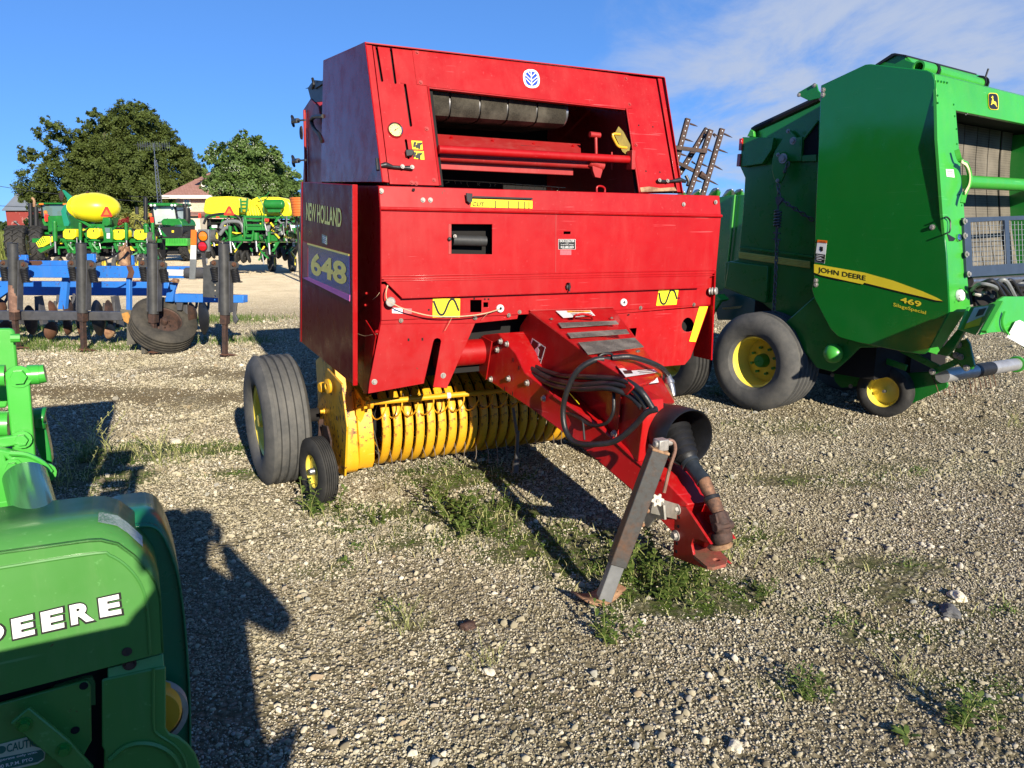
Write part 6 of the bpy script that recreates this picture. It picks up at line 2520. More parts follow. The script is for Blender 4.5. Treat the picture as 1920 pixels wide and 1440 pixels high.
def gtop():
 # folded ear at the back of the panel, roof gear
 m = MB()
 m.prism(JA([(1494, 178), (1497, 173), (1527, 156), (1531, 158), (1534, 170), (1539, 174), (1539, 183), (1517, 189)], .0), (.015, 0, 0))
 o = m.build('roof_ear', M['green'], grn, bevel=.003)
 m = MB()
 m.bolt(J.A(1498, 178, 0), (-1, 0, 0), .012, .01)
 m.bolt(J.A(1527, 160, 0), (-1, 0, 0), .012, .01)
 m.build('bolt', M['zinc'], o)
 m = MB()
 m.prism(JA([(1642, 123), (1671, 103), (1676, 101.5), (1698, 104), (1698, 112), (1716, 118), (1713, 130), (1660, 126)], .15), (1.3, 0, 0))
 m.build('roof_frame', M['green'], grn, bevel=.004)
 m = MB()
 m.prism(JA([(1640, 121.5), (1672, 100.5), (1678, 99.5), (1699, 103), (1699, 106), (1678, 103), (1643, 124)], .13), (1.2, 0, 0))
 m.build('roof_belt', M['black'], grn)
 m = MB()
 a = J.A(1699, 104, .16)
 b = J.A(1716, 118, .16)
 m.prism([a, a + V((1.15, 0, 0)), b + V((1.15, 0, -.01)), b + V((0, 0, -.01))], (0, .03, -.02))
 m.build('roof_plate', M['greenlight'], grn, bevel=.004)
 m = MB()
 a = J.A(1722, 126, -.02)
 m.lathe(a, (1, 0, 0), [(.035, 0), (.048, 0), (.048, .19), (.035, .19)], 24)
 m.tube([a + V((.26, 0, -.005)), a + V((1.0, 0, -.01))], .045, 20)
 m.tube([a + V((.18, 0, 0)), a + V((.3, 0, 0))], .03, 12)
 o = m.build('roof_roller', M['greenlight'], grn)
 m = MB()
 for x in (.2, .22, 1.0, 1.05):
  m.lathe(a + V((x, 0, 0)), (1, 0, 0), [(.03, 0), (.055, 0), (.055, .012), (.03, .012)], 12)
 m.tube([a + V((1.0, -.03, -.03)), a + V((1.02, -.05, .10))], .008, 6)
 m.build('roller_clamp', M['black'], o)
 # tail gate
 TA = .16
 m = MB()
 m.plate(JA([(1538, 183), (1412, 243), (1405, 256), (1388, 313), (1397, 333), (1393, 400), (1386, 470), (1384, 487), (1360, 492), (1358, 540), (1430, 568), (1470, 600), (1545, 630), (1560, 400)], TA), [], (.02, 0, 0))
 tg = m.build('tail_gate', M['green'], grn, bevel=.004)
 m = MB()
 pr = JA([(1538, 183), (1412, 243), (1405, 256), (1388, 313), (1397, 333), (1393, 400), (1386, 470), (1384, 487), (1360, 492), (1358, 540)], TA)
 m.prism([p + V((.03, .01, -.01)) for p in pr] + [J.A(1500, 560, TA) + V((.03, 0, 0))], (1.3, 0, 0))
 m.build('gate_shell', M['green'], tg)
 m = MB()
 m.tube(JA([(1538, 184), (1470, 216), (1418, 240), (1412, 244)], TA - .01), .030, 8)
 m.build('gate_seal', M['black'], tg)
 m = MB()
 m.prism(JA([(1392, 257), (1450, 258), (1447, 280), (1429, 307), (1387, 313)], TA - .07), (.05, 0, 0))
 lb = m.build('lamp_box', M['green'], tg, bevel=.004)
 m = MB()
 m.prism(JA([(1405.5, 256.5), (1412, 243), (1418, 247), (1418, 257)], TA - .02), (-.04, 0, 0))
 m.build('bright_corner', M['greenlight'], tg, bevel=.004)
 m = MB()
 m.prism(JA([(1386, 260), (1391, 259), (1390, 282), (1384.5, 282)], TA - .09), (.12, 0, 0))
 m.build('tail_lamp', M['lensred'], lb, bevel=.003)
 m = MB()
 m.prism(JA([(1382.5, 289), (1388, 288), (1386.5, 312), (1380.5, 312)], TA - .09), (.12, 0, 0))
 m.build('tail_lamp', M['lensred'], lb, bevel=.003)
 m = MB()
 m.plate(JA([(1452, 284), (1478, 243), (1482, 245), (1493, 258), (1504, 256), (1502, 302), (1470, 303)], TA - .05), [], (.03, 0, 0))
 m.build('pivot_plate', M['green'], tg, bevel=.004)
 m = MB()
 m.plate(JA([(1505, 262), (1534, 226), (1534, 292), (1504, 292)], TA - .005), [], (-.002, 0, 0))
 m.build('window_recess', M['void'], tg)
 m = MB()
 m.prism(JA([(1503, 292), (1534, 290), (1534, 303), (1503, 303)], TA - .01), (-.03, 0, 0))
 m.tube(JA([(1504, 292), (1506, 262), (1534, 226)], TA - .02), .012, 6)
 m.build('gate_rib', M['green'], tg, bevel=.003)
 m = MB()
 lf = [(1455, 282), (1460, 283), (1471, 290), (1475, 303), (1472, 325), (1464, 343), (1457, 345), (1451, 335), (1447, 318), (1448, 300), (1451, 288)]
 m.prism(JA(lf, TA - .11), (.02, 0, 0))
 m.build('latch_arm', M['green'], tg, bevel=.004)
 m = MB()
 for (q, r) in (((1468, 297), .03), ((1459, 290), .012), ((1458, 339), .013), ((1478, 246), .013), ((1487, 264), .022)):
  m.bolt(J.A(*q, TA - .12), (-1, 0, 0), r, .014)
 m.build('bolt', M['zinc'], tg)
 def chain(pts, nm='chain', r=.006, ln=.052):
  mb = MB()
  P_ = [V(p) for p in pts]
  k = 0
  for p, q in zip(P_, P_[1:]):
   d = q - p
   n = max(1, int(d.length / (ln * .72)))
   t = d.normalized()
   for i in range(n):
    c = p + d * ((i + .5) / n)
    sd = V((1, 0, 0)) if k % 2 else t.cross(V((1, 0, 0))).normalized()
    L = []
    for a in range(10):
     an = 2 * pi * a / 10
     L.append(c + t * cos(an) * ln * .5 + sd * sin(an) * ln * .27)
    mb.tube(L + L[:1], r, 5, cap=False)
    k += 1
  return mb.build(nm, M['iron'], tg)
 A_ = TA - .14
 chain([J.A(1459, 346, A_), J.A(1461, 370, A_)])
 chain([J.A(1463, 372, A_), J.A(1480, 385, A_), J.A(1524, 413, TA - .03)])
 chain([J.A(1479, 304, A_), J.A(1470, 324, A_)])
 chain([J.A(1457, 452, A_), J.A(1455, 500, A_), J.A(1451, 586, A_)])
 m = MB()
 m.prism(JA([(1456, 370), (1465, 368), (1470, 374), (1463, 384), (1458, 384)], A_), (-.02, 0, 0))
 m.helix(J.A(1459, 394, A_), J.A(1457, 426, A_), .028, .009, 6)
 m.tube(JA([(1459, 380), (1459, 394)], A_), .01, 6)
 m.tube(JA([(1457, 424), (1455, 455)], A_), .014, 6)
 m.tube(JA([(1450, 436), (1463, 438)], A_), .008, 6)
 m.tube(JA([(1450, 448), (1463, 450)], A_), .008, 6)
 m.build('chain_spring', M['iron'], tg)
 # ribbed yellow stripe on the gate
 m = MB()
 m.prism(JA([(1386, 471.5), (1519, 490), (1519, 503), (1386, 484)], TA - .012), (-.01, 0, 0))
 for k in range(4):
  y = 3 * k + 2
  m.tube(JA([(1386, 471.5 + y), (1519, 490 + y)], TA - .024), .006, 4)
 m.build('yellow_stripe', simple('shaded_yellow', (.62, .55, .10), .5, 0, .1, 20, 0), tg)
 m = MB()
 m.prism(JA([(1366, 490), (1440, 499), (1436, 568), (1425, 566), (1359, 538)], TA - .05), (.04, 0, 0))
 m.build('gate_box', M['green'], tg, bevel=.006)
 m = MB()
 m.prism(JA([(1386, 462), (1524, 480), (1524, 484), (1386, 466)], TA - .03), (.02, 0, 0))
 m.build('gate_ledge', M['green'], tg, bevel=.003)
gtop()
def glower():
 wheel(grn, (.02, 0, .455), (-1, -.03, 0), .455, .46, .52, M['rimyel'], M['tyre'], grooves=5, dish=.1, n=72, hubmat=M['green'], bolts=8, hubr=.085, deep=.17)
 wheel(grn, (1.55, 0, .455), (1, 0, 0), .455, .50, .50, M['rimyel'], M['tyre'], grooves=5, dish=.2, n=48)
 m = MB()
 m.tube([(.2, 0, .455), (1.4, 0, .455)], .06, 12)
 m.bx(.30, 1.35, -.9, .35, .38, 1.3)
 m.build('under_frame', M['void'], grn)
 SA = -.02
 m = MB()
 m.plate(JA([(1470, 606), (1526, 556), (1640, 600), (1700, 650), (1612, 652), (1592, 672), (1567, 694), (1560, 697), (1530, 689), (1508, 660), (1490, 620)], SA), [], (.02, 0, 0))
 sk = m.build('lower_skirt', M['green'], grn, bevel=.01)
 m = MB()
 m.sph(J.A(1562, 663, SA - .05), .082, 28, (.9, 1, 1))
 m.build('round_cover', M['greenlight'], sk)
 g = ground(1655, 780)
 p = J.loc(g)
 PA_ = p.x + .14
 m = MB()
 m.plate(JA([(1560, 698), (1571, 687), (1600, 676), (1640, 678), (1640, 722), (1577, 727), (1566, 716)], PA_), [], (.03, 0, 0))
 ar = m.build('wheel_arm', M['green'], grn, bevel=.004)
 m = MB()
 for q in ((1595, 682), (1596, 693), (1595, 724), (1561, 703)):
  m.bolt(J.A(*q, PA_), (-1, 0, 0), .014, .012)
 m.build('bolt', M['zinc'], ar)
 m = MB()
 m.prism(JA([(1618, 686), (1640, 686), (1640, 695), (1618, 695)], PA_ - .01), (-.01, 0, 0))
 m.build('height_plate', M['white'], ar)
 g = ground(1655, 780)
 p = J.loc(g)
 o = wheel(grn, (p.x, p.y, .232), (-1, -.12, 0), .232, .15, .60, M['rimyel'], M['tyrenew'], grooves=0, dish=.1, n=56, hubmat=M['steel'], bolts=0, hubr=.02, deep=.055)
 m = MB()
 m.plate(JA([(1690, 700), (1740, 697), (1765, 705), (1778, 720), (1776, 727), (1709, 757), (1690, 750)], p.x + .12), [], (.02, 0, 0))
 m.build('pickup_side', M['green'], grn, bevel=.008)
 # dark machinery under the body
 m = MB()
 m.bx(p.x + .2, 1.5, p.y - .1, p.y + .9, .25, .95)
 m.build('pickup_body', M['void'], grn)
 m = MB()
 B_ = .30
 for (pts, a, w_) in (([(1748, 698), (1790, 680), (1800, 672)], .45, .05), ([(1755, 648), (1790, 668), (1812, 690)], .5, .04), ([(1690, 655), (1760, 690)], .5, .05), ([(1600, 655), (1700, 690)], .5, .05)):
  P_ = JA(pts, a)
  for q, r in zip(P_, P_[1:]):
   m.beam(q, r, .03, w_, (0, 0, 1))
 m.build('pickup_lift_link', M['green'], grn, bevel=.004)
 m = MB()
 m.plate(JA([(1797, 640), (1812, 635), (1818, 645), (1827, 686), (1822, 693), (1812, 692), (1785, 668)], .42), [], (.03, 0, 0))
 m.prism(JA([(1757, 664), (1800, 611), (1808, 620), (1790, 650), (1775, 668)], .1), (.05, 0, 0))
 br = m.build('lift_bracket', M['green'], grn, bevel=.004)
 m = MB()
 for q in ((1797, 647), (1801, 669), (1793, 666), (1812, 690), (1748, 697)):
  m.bolt(J.A(*q, .41), (-1, 0, 0), .018, .014)
 m.build('bolt', M['zinc'], br)
 # windguard roller
 q0 = J.A(1767, 705, .52)
 q1v = J.pl(1905, 683, (0, 1, 0), q0.y)
 d = q1v - q0
 m = MB()
 m.tube([q0, q1v], .058, 28)
 ro = m.build('wind_guard_roller', simple('galvanised_roller', (.42, .42, .42), .4, .5, .2, 10, .1), grn)
 m = MB()
 m.tube([q0 + d * .40, q0 + d * .62], .0615, 28)
 m.build('black_wrap', M['black'], ro)
 m = MB()
 m.lathe(q1v, d, [(.001, -.01), (.075, -.01), (.078, .01), (.06, .025), (.001, .025)], 28)
 m.build('end_cap', M['greenlight'], ro)
 rr = random.Random(4)
 for k in range(12):
  m = MB()
  p = q0 + d * (.1 + .07 * k)
  p = V((p.x, p.y + .15, p.z - .03))
  m.tube(catmull([p, p + V((.01, -.05, -.10)), p + V((.02, -.07, -.17 - rr.uniform(0, .04)))], 3), .004, 5)
  m.build('tine', M['rust'], grn)
 # drawbar in light green running to the right edge
 F = lambda l, bk: JF(l, bk)
 m = MB()
 m.plate(F([(1838, 628), (1873, 563), (1884, 556), (1990, 556), (2010, 700), (1930, 660), (1905, 632), (1880, 622), (1855, 624)], -.35), [], (0, .02, 0))
 db = m.build('drawbar', M['greenlight'], grn, bevel=.004)
 m = MB()
 m.tube(catmull(F([(1884, 585), (1880, 600), (1882, 615), (1892, 628)], -.37), 4), .010, 6)
 m.beam(*F([(1845, 622), (1876, 566)], -.38), .02, .03, (0, 1, 0))
 m.build('drawbar_rib', M['greenlight'], db)
 m = MB()
 m.prism(F([(1904, 603), (1912, 600), (1990, 640), (1990, 690), (1888, 632)], -.375), (0, .001, 0))
 lb = m.build('diagram_label', M['white'], db, smooth=False)
 m = MB()
 m.prism(F([(1818, 576), (1852, 573), (1870, 566), (1830, 628), (1800, 618)], -.15), (0, .02, 0))
 o = m.build('drawbar_gusset', M['greenlight'], grn, bevel=.003)
 m = MB()
 m.prism(F([(1827, 577), (1854, 573), (1846, 592), (1812, 606)], -.156), (0, .001, 0))
 lb2 = m.build('warning_label', M['white'], o, smooth=False)
 m = MB()
 m.prism(F([(1812, 606), (1842, 594), (1836, 610), (1808, 617)], -.156), (0, .001, 0))
 m.build('yellow_label', M['ystick'], o, smooth=False)
 m = MB()
 m.prism(F([(1836, 580), (1850, 577), (1843, 590), (1829, 594)], -.158), (0, .001, 0))
 m.build('print', M['kstick'], lb2, smooth=False)
glower()
# ================= green header with snouts standing behind the two balers =================
def header():
 K = Fr(*at(1340, 431, 10.5).xy, 60)
 t = frthing('harvest_header', 'dark green harvesting header with pointed snouts, half hidden between the two balers', 'header', K)
 A = lambda l, a: [K.A(x, y, a) for x, y in l]
 m = MB()
 m.plate(A([(1345, 370), (1378, 365), (1362, 520), (1356, 545), (1330, 545)], 0), [], (.03, 0, 0))
 m.prism(A([(1376, 366), (1400, 365), (1400, 560), (1362, 540)], .02), (1.2, 0, 0))
 m.build('end_panel', M['green'], t, bevel=.006)
 m = MB()
 m.tube(A([(1378, 365), (1371, 440), (1364, 500), (1359, 540)], -.02), .014, 6)
 m.build('painted_lit_edge', M['greenlight'], t)  # light green paints the sunlit edge of the panel
 m = MB()
 m.prism(K_ := A([(1335, 545), (1362, 538), (1432, 570), (1440, 600), (1345, 600)], .0), (1.0, 0, 0))
 sh = m.build('lower_shield', simple('teal_shield', (.004, .06, .05), .3, 0, .1, 5, 0), t, bevel=.01)
 m = MB()
 m.prism(A([(1353, 577), (1392, 573), (1388, 578), (1357, 581)], -.004), (.002, 0, 0))
 m.build('worn_label', simple('worn_yellow_label', (.35, .20, .06), .6, 0, .5, 60, 0), sh, smooth=False)
 for (x, y, s, c) in ((1312, 358, .8, 'steel'), (1345, 356, 1.0, 'greenlight'), (1372, 358, 1.0, 'steel'), (1390, 358, 1.0, 'greenlight'), (1282, 362, .9, 'greenlight')):
  m = MB()
  p = K.B(x, y, .6)
  m.tube([p + V((.35 * s, .5, -.22 * s)), p + V((.12 * s, .15, -.03 * s)), p], [.11 * s, .075 * s, .015], 12)
  o = m.build('snout', M[c], t)
  m = MB()
  m.tube([p + V((.07 * s, .09, -.01 * s)), p + V((-.03 * s, -.04, .015))], [.05 * s, .008], 10)
  m.build('snout_tip', M['steel'], o)
 m = MB()
 m.bx(-.9, 3.0, .9, 1.4, 1.55, 1.98)
 m.bx(-.6, 2.6, .7, 1.4, .75, 1.0)
 m.build('rear_frame', M['green'], t, bevel=.01)
 m = MB()
 m.prism(A([(1337, 553), (1352, 562), (1321, 612), (1314, 617)], -.25), (.05, 0, 0))
 m.prism(A([(1330, 555), (1342, 552), (1352, 562), (1345, 566)], -.26), (.16, 0, 0))
 m.build('light_bracket', M['greenlight'], t, bevel=.004)
 m = MB()
 p = K.A(1318, 625, -.3)
 m.sph(p, .035, 14)
 rr = random.Random(3)
 for k in range(5):
  m.tube([p, p + V((.05 + .05 * k, 0, -.05 - rr.uniform(0, .06)))], [.014, .004], 6)
 m.build('greased_joint', M['greenlight'], t)
 g = K.loc(ground(1264, 741))
 wheel(t, (g.x, g.y, .40), (-1, 0, 0), .40, .28, .50, M['rimyel'], M['tyrenew'], grooves=4, n=48, hubmat=M['rimyel'], deep=.15)
header()
def harrow():
 D = 12.5
 p = at(1310, 431, D)
 Hf = Fr(p.x, p.y, 80)
 t = frthing('spike_harrow', 'folded rusty spike harrow standing up against the sky behind the red baler', 'harrow', Hf)
 X = lambda x, y, b=0: Hf.B(x, y, b)
 bars = [((1291, 222), (1268, 306), 0), ((1327, 241), (1275, 326), .12), ((1334, 243), (1290, 372), -.02), ((1355.5, 241), (1317, 372), .1)]
 spk = [[(1294, 232, 1308, 237), (1285, 261, 1300, 266), (1277, 289, 1289, 293)],
   [(1337, 251, 1341, 258), (1297, 303, 1306, 309)],
   [(1338, 251, 1347, 256), (1327, 280, 1336, 285), (1317, 308, 1328, 313), (1306, 338, 1317, 342)],
   [(1358, 251, 1373, 258), (1349, 281, 1365, 287), (1340, 311, 1355, 319), (1331, 339, 1347, 347)]]
 for (a, b, dp), sk in zip(bars, spk):
  m = MB()
  p0, p1 = X(*a, dp), X(*b, dp)
  d = (p1 - p0).normalized()
  sd = d.cross(V((0, 1, 0))).normalized()
  m.beam(p0, p1, .075, .01, (0, 1, 0))
  m.beam(p0 + sd * .036 + V((0, .03, 0)), p1 + sd * .036 + V((0, .03, 0)), .008, .06, (0, 1, 0))
  m.beam(p0 - sd * .036 + V((0, .03, 0)), p1 - sd * .036 + V((0, .03, 0)), .008, .06, (0, 1, 0))
  o = m.build('perforated_bar', M['rustdark'], t)
  m = MB()
  n = int((p1 - p0).length / .075)
  for k in range(n):
   c = p0 + (p1 - p0) * ((k + .5) / n) + V((0, -.0065, 0))
   m.lathe(c, (0, -1, 0), [(.0001, .002), (.0095, .002), (.0095, 0), (.0001, 0)], 8)
  m.build('bar_hole', simple('painted_sky_hole', (.55, .62, .70), .8, 0, 0, 5, 0), o)  # pale discs paint the sky seen through the holes
  for q in sk:
   m = MB()
   m.tube([X(q[0], q[1], dp), X((q[0] + q[2]) / 2, (q[1] + q[3]) / 2, dp), X(q[2], q[3], dp)], [.016, .014, .004], 6)
   m.build('spike', M['rustdark'], o)
 m = MB()
 m.beam(X(1262, 276, -.05), X(1325, 284, -.05), .04, .06)
 m.beam(X(1270, 305, .05), X(1325, 332, .05), .05, .05)
 m.tube([X(1312, 326, 0), X(1322, 333, 0)], [.06, .05], 8)
 m.beam(X(1290, 372, 0), X(1268, 372, 0), .06, .06)
 m.beam(X(1280, 372, 0), V((X(1280, 372, 0).x, 0, .0)), .08, .08, (0, 1, 0))
 m.beam(X(1317, 372, 0), V((X(1317, 372, 0).x, 0, .0)), .08, .08, (0, 1, 0))
 m.build('harrow_link', M['rustdark'], t)
harrow()
# ================= the aged green square baler cut off by the lower left corner =================
def nearmachine():
 c = V((0, 0, CH)) + ray(300, 1300) * 1.7
 G = Fr(c.x, c.y, 63)
 t = frthing('square_baler', 'aged green baler with white DEERE lettering, cut off at the lower left corner', 'square baler', G)
 gm = M['greenold']
 B = lambda l, b=0: [G.B(x, y, b) for x, y in l]
 # rounded front shield
 out = [(-260, 1080), (0, 1036), (165, 1013), (190, 1012), (222, 1020), (252, 1042), (278, 1068), (294, 1092), (302, 1120), (305, 1180), (307, 1224), (200, 1252), (0, 1304), (-260, 1370)]
 m = MB()
 m.plate(B(out), [], (0, .012, 0))
 sh = m.build('front_shield', gm, t, bevel=.004)
 top = B(out[:11])
 m = MB()
 back = [p + V((-.0, .30, .0)) for p in top]
 n = len(top)
 vs = top + back + [p + V((0, 0, -.004)) for p in top] + [p + V((0, 0, -.004)) for p in back]
 fs = [(i, i + 1, n + i + 1, n + i) for i in range(n - 1)]
 m.add(vs[:2 * n], fs)
 o = m.build('shield_top', gm, sh, recalc=False, ang=60)
 s_ = o.modifiers.new('thick', 'SOLIDIFY')
 s_.thickness = .005
 cr = [(-260, 1108), (0, 1065), (180, 1037.5), (205, 1041), (232, 1057), (256, 1083), (271, 1115), (278, 1160), (281.5, 1226)]
 m = MB()
 m.tube(catmull(B(cr, -.002), 3), .0035, 6)
 m.build('pressed_ridge', gm, sh)
 # the letters, white with a black edge
 LET = [('D', (-40, 1211), (10, 1198), (-44, 1174), (6, 1163)), ('E', (25, 1197), (66, 1187), (21, 1160), (62, 1150)), ('E', (80, 1184), (121, 1174.5), (76, 1147), (118, 1137)),
   ('R', (134, 1171), (177, 1161), (130, 1134), (171, 1124.5)), ('E', (188, 1156.5), (228, 1149), (184, 1121), (223, 1112.5))]
 m, m2 = MB(), MB()
 for ch, bl, br, tl, tr in LET:
  q = B([bl, br, tl, tr])
  lettering(m, ch, q[0], q[1], q[2], (0, -.004, 0), bold=.05, tr=q[3])
  q = B([(bl[0] - 2.5, bl[1] + 5), (br[0] + 5, br[1] + 4), (tl[0] - 3.5, tl[1] - 1), (tr[0] + 4, tr[1] - 3)])
  lettering(m2, ch, q[0], q[1], q[2], (0, -.002, 0), bold=.09, tr=q[3])
 m.build('lettering', M['white'], sh, smooth=False)
 m2.build('letter_edge', M['kstick'], sh, smooth=False)
 # sticker wrapped over the top
 m = MB()
 bk = [G.B(x, y, .03) for x, y in [(190, 1012)]]
 P_ = [top[3], top[4], top[5]]
 q0, q1 = [], []
 for p in (top[2] * .35 + top[3] * .65, top[4] * .9 + top[3] * .1, top[5] * .6 + top[4] * .4, top[5] * .3 + top[6] * .7):
  q0.append(p + V((0, .10, .004)))
  q1.append(p + V((0, .17, .004)))
 m.add(q0 + q1, [(i, i + 1, 5 + i, 4 + i) for i in range(3)])
 m.build('worn_sticker', grit('worn_sticker_print', (.10, .22, .14), (.34, .40, .34)), sh, recalc=False)
 m = MB()
 for q in ((238, 1222),):
  m.lathe(G.B(*q, -.001), FW, [(.0001, .001), (.0105, .001), (.0105, 0), (.0001, 0)], 14)
 m.build('bolt_hole', M['rustdark'], sh)
 # strip under the shield and the lower right cover
 m = MB()
 m.plate(B([(202, 1254), (306, 1226), (308, 1253), (202, 1275)], .015), [], (0, .006, 0))
 o = m.build('mount_strip', paint('pale_worn_green', (.10, .34, .12), .5, .5, .10, .05, dust=(.3, .4, .25)), t, bevel=.002)
 m = MB()
 m.bolt(G.B(243, 1245, .014), FW, .010, .006)
 m.build('bolt', M['rustdark'], o)
 m = MB()
 m.plate(B([(191, 1275), (290, 1253), (311, 1250), (311, 1366), (318, 1376), (336, 1382), (352, 1395), (366, 1413), (380, 1450), (385, 1520), (193, 1520), (195, 1408), (191, 1400)], .01), [], (0, .008, 0))
 cv = m.build('lower_cover', gm, t, bevel=.004)
 m = MB()
 m.tube(catmull(B([(288, 1254), (288, 1355), (293, 1374), (312, 1387), (333, 1403), (348, 1430), (352, 1470)], .008), 4), .0035, 6)
 m.tube(catmull(B([(205, 1425), (235, 1400), (270, 1393), (305, 1402), (330, 1425), (345, 1470)], .008), 4), .007, 6)
 m.build('pressed_ridge', gm, cv)
 # left box
 m = MB()
 m.plate(B([(-200, 1370), (0, 1320), (155, 1277), (164, 1277), (170, 1288), (172, 1390), (150, 1430), (150, 1560), (-200, 1560)], .03), [], (0, .01, 0))
 bx_ = m.build('gear_cover', gm, t, bevel=.005)
 m = MB()
 for q, r in (((157, 1286), .009), ((141, 1369), .009)):
  m.lathe(G.B(*q, .029), FW, [(.0001, .001), (r, .001), (r, 0), (.0001, 0)], 12)
 m.build('bolt_hole', M['void'], bx_)
 m = MB()
 m.plate(B([(160, 1271), (172, 1270), (178, 1280), (179, 1322), (170, 1322), (168, 1290), (96, 1308), (96, 1290)], .05), [], (0, .01, 0))
 m.build('corner_strip', paint('rusty_edge_green', (.07, .25, .07), .5, .6, .15, .05), bx_)
 m = MB()
 m.prism(B([(19, 1357), (54, 1327), (130, 1390), (175, 1440), (172, 1500), (120, 1500), (118, 1440)], -.01), (0, .012, 0))
 st = m.build('brace', gm, t, bevel=.003)
 m = MB()
 m.bolt(G.B(46, 1358, -.01), FW, .011, .010)
 m.bolt(G.B(120, 1405, -.01), FW, .011, .010)
 m.build('bolt', M['green'], st)
 # caution sticker
 tealp = simple('teal_print', (.01, .12, .09), .4, 0, .05, 10, 0)
 m = MB()
 m.prism(B([(-60, 1411), (50, 1382), (60, 1398), (78, 1403), (85, 1411), (83, 1424), (70, 1432), (-60, 1462)], .028), (0, -.001, 0))
 lb = m.build('caution_sticker', simple('old_cream_sticker', (.50, .50, .36), .5, 0, .1, 30, 0), bx_, smooth=False)
 m = MB()
 a = B([(14, 1411), (86, 1394), (11, 1396), (82, 1379)], .026)
 lettering(m, 'CAUTION', a[0], a[1], a[2], (0, 0, 0), bold=.02, shear=.25, tr=a[3])
 m.prism(B([(-60, 1432), (78, 1406), (83, 1413), (82, 1421), (72, 1428), (-60, 1458)], .0265), (0, -.0005, 0))
 m.prism(circ(G.B(2, 1406, .0265), (1, 0, 0), (0, 0, 1), .009, 14), (0, -.0005, 0))
 k_ = m.build('print', tealp, lb, smooth=False)
 m = MB()
 a = B([(-8, 1431), (70, 1413), (-9, 1425), (69, 1408)], .0245)
 lettering(m, 'Operate only with', a[0], a[1], a[2], (0, 0, 0), bold=.01, tr=a[3])
 a = B([(-8, 1443), (62, 1426), (-9, 1436.5), (61, 1420)], .0245)
 lettering(m, '540 R.P.M. PTO', a[0], a[1], a[2], (0, 0, 0), bold=.01, tr=a[3])
 m.build('small_print', M['white'], k_, smooth=False)
 # curved guard behind the shield
 dark = paint('shaded_green_paint', (.012, .17, .07), .30, .15, .01, .2, dust=(.1, .2, .1))  # green darkened for the shade lying on the guard
 arc = catmull(B([(196, 1025), (198, 1006), (214, 994), (256, 986), (286, 986), (306, 1002), (326, 1046), (340, 1100), (350, 1185), (357, 1290), (359, 1400), (356, 1520)], .20), 3)
 m = MB()
 m.plate([(p + V((0, .012, 0))) for p in arc] + [G.B(250, 1520, .212), G.B(215, 1050, .212)], [], (0, .008, 0))
 o = m.build('flywheel_guard', dark, t, bevel=.002)
 n = len(arc)
 m = MB()
 m.add([p for p in arc] + [p + V((0, .26, 0)) for p in arc], [(i, i + 1, n + i + 1, n + i) for i in range(n - 1)])
 r_ = m.build('guard_rim', dark, o, recalc=False, ang=60)
 s_ = r_.modifiers.new('thick', 'SOLIDIFY')
 s_.thickness = .006
 m = MB()
 c0 = G.B(250, 1400, .2)
 m.lathe(G.B(285, 1345, .12), (0, 1, 0), [(.02, 0), (.062, 0), (.068, .01), (.068, .05), (.02, .05)], 40)
 m.build('belt_pulley', M['yel'], t)
 m = MB()
 m.lathe(G.B(285, 1345, .15), (0, 1, 0), [(.07, 0), (.083, 0), (.083, .03), (.07, .03)], 40)
 m.build('drive_belt', simple('pale_worn_belt', (.32, .30, .24), .7, 0, .2, 20, 0), t)
 m = MB()
 m.bx(-.9, -.07, .06, .8, .0 + .25, .72)
 m.prism([V((-.9, .05, .70)), V((-.9, .05, .98)), V((-.12, .05, .98)), V((-.06, .05, .9)), V((-.06, .05, .70))], (0, .24, 0))
 m.build('inner_body', M['void'], t)
 # hitch linkage at the left edge, farther back
 lg = M['greenlight']
 A = lambda l, d: [G.D(x, y, d) for x, y in l]
 bb = .55
 m = MB()
 m.plate(B([(-120, 616), (22, 616), (27, 622), (33, 690), (12, 765), (-120, 775)], bb + .25), [], (0, .02, 0))
 m.build('rear_plate', lg, t, bevel=.006)
 m = MB()
 m.tube(B([(20, 634), (38, 634)], bb + .22), .012, 8)
 m.build('pin', lg, t)
 m = MB()
 m.plate(B([(9, 700), (14, 693), (34, 690), (50, 692), (54, 700), (66, 855), (64, 872), (24, 850), (18, 800)], bb), [], (0, .03, 0))
 vb = m.build('upright_link', lg, t, bevel=.006)
 m = MB()
 m.bolt(G.B(36, 706, bb), FW, .020, .014)
 m.bolt(G.B(41, 824, bb - .015), FW, .016, .012)
 m.build('bolt', lg, vb)
 m = MB()
 m.tube(B([(52, 703), (74, 702)], bb + .02), .026, 18)
 m.tube(B([(72, 702), (85, 700)], bb + .02), .024, 18)
 m.build('cross_pin', lg, vb)
 m = MB()
 m.tube(B([(-120, 705), (10, 704)], bb + .02), .028, 18)
 m.tube(B([(-120, 798), (16, 795)], bb + .02), .034, 18)
 m.build('cross_tube', lg, t)
 m = MB()
 m.prism(B([(-120, 835), (30, 816), (47, 814), (50, 826), (46, 833), (-120, 862)], bb - .02), (0, .015, 0))
 m.build('lower_link', lg, vb, bevel=.004)
 m = MB()
 m.plate(B([(-120, 830), (0, 842), (28, 848), (62, 858), (92, 876), (98, 888), (92, 898), (80, 895), (66, 885), (30, 880), (14, 866), (34, 985), (34, 1040), (-120, 1060)], bb - .05), [], (0, .03, 0))
 bp = m.build('cylinder_bracket', lg, t, bevel=.006)
 m = MB()
 m.bolt(G.B(24, 876, bb - .052), FW, .016, .012)
 m.bolt(G.B(85, 886, bb - .052), FW, .018, .012)
 m.bolt(G.B(14, 905, bb - .052), FW, .010, .008)
 m.build('bolt', lg, bp)
 m = MB()
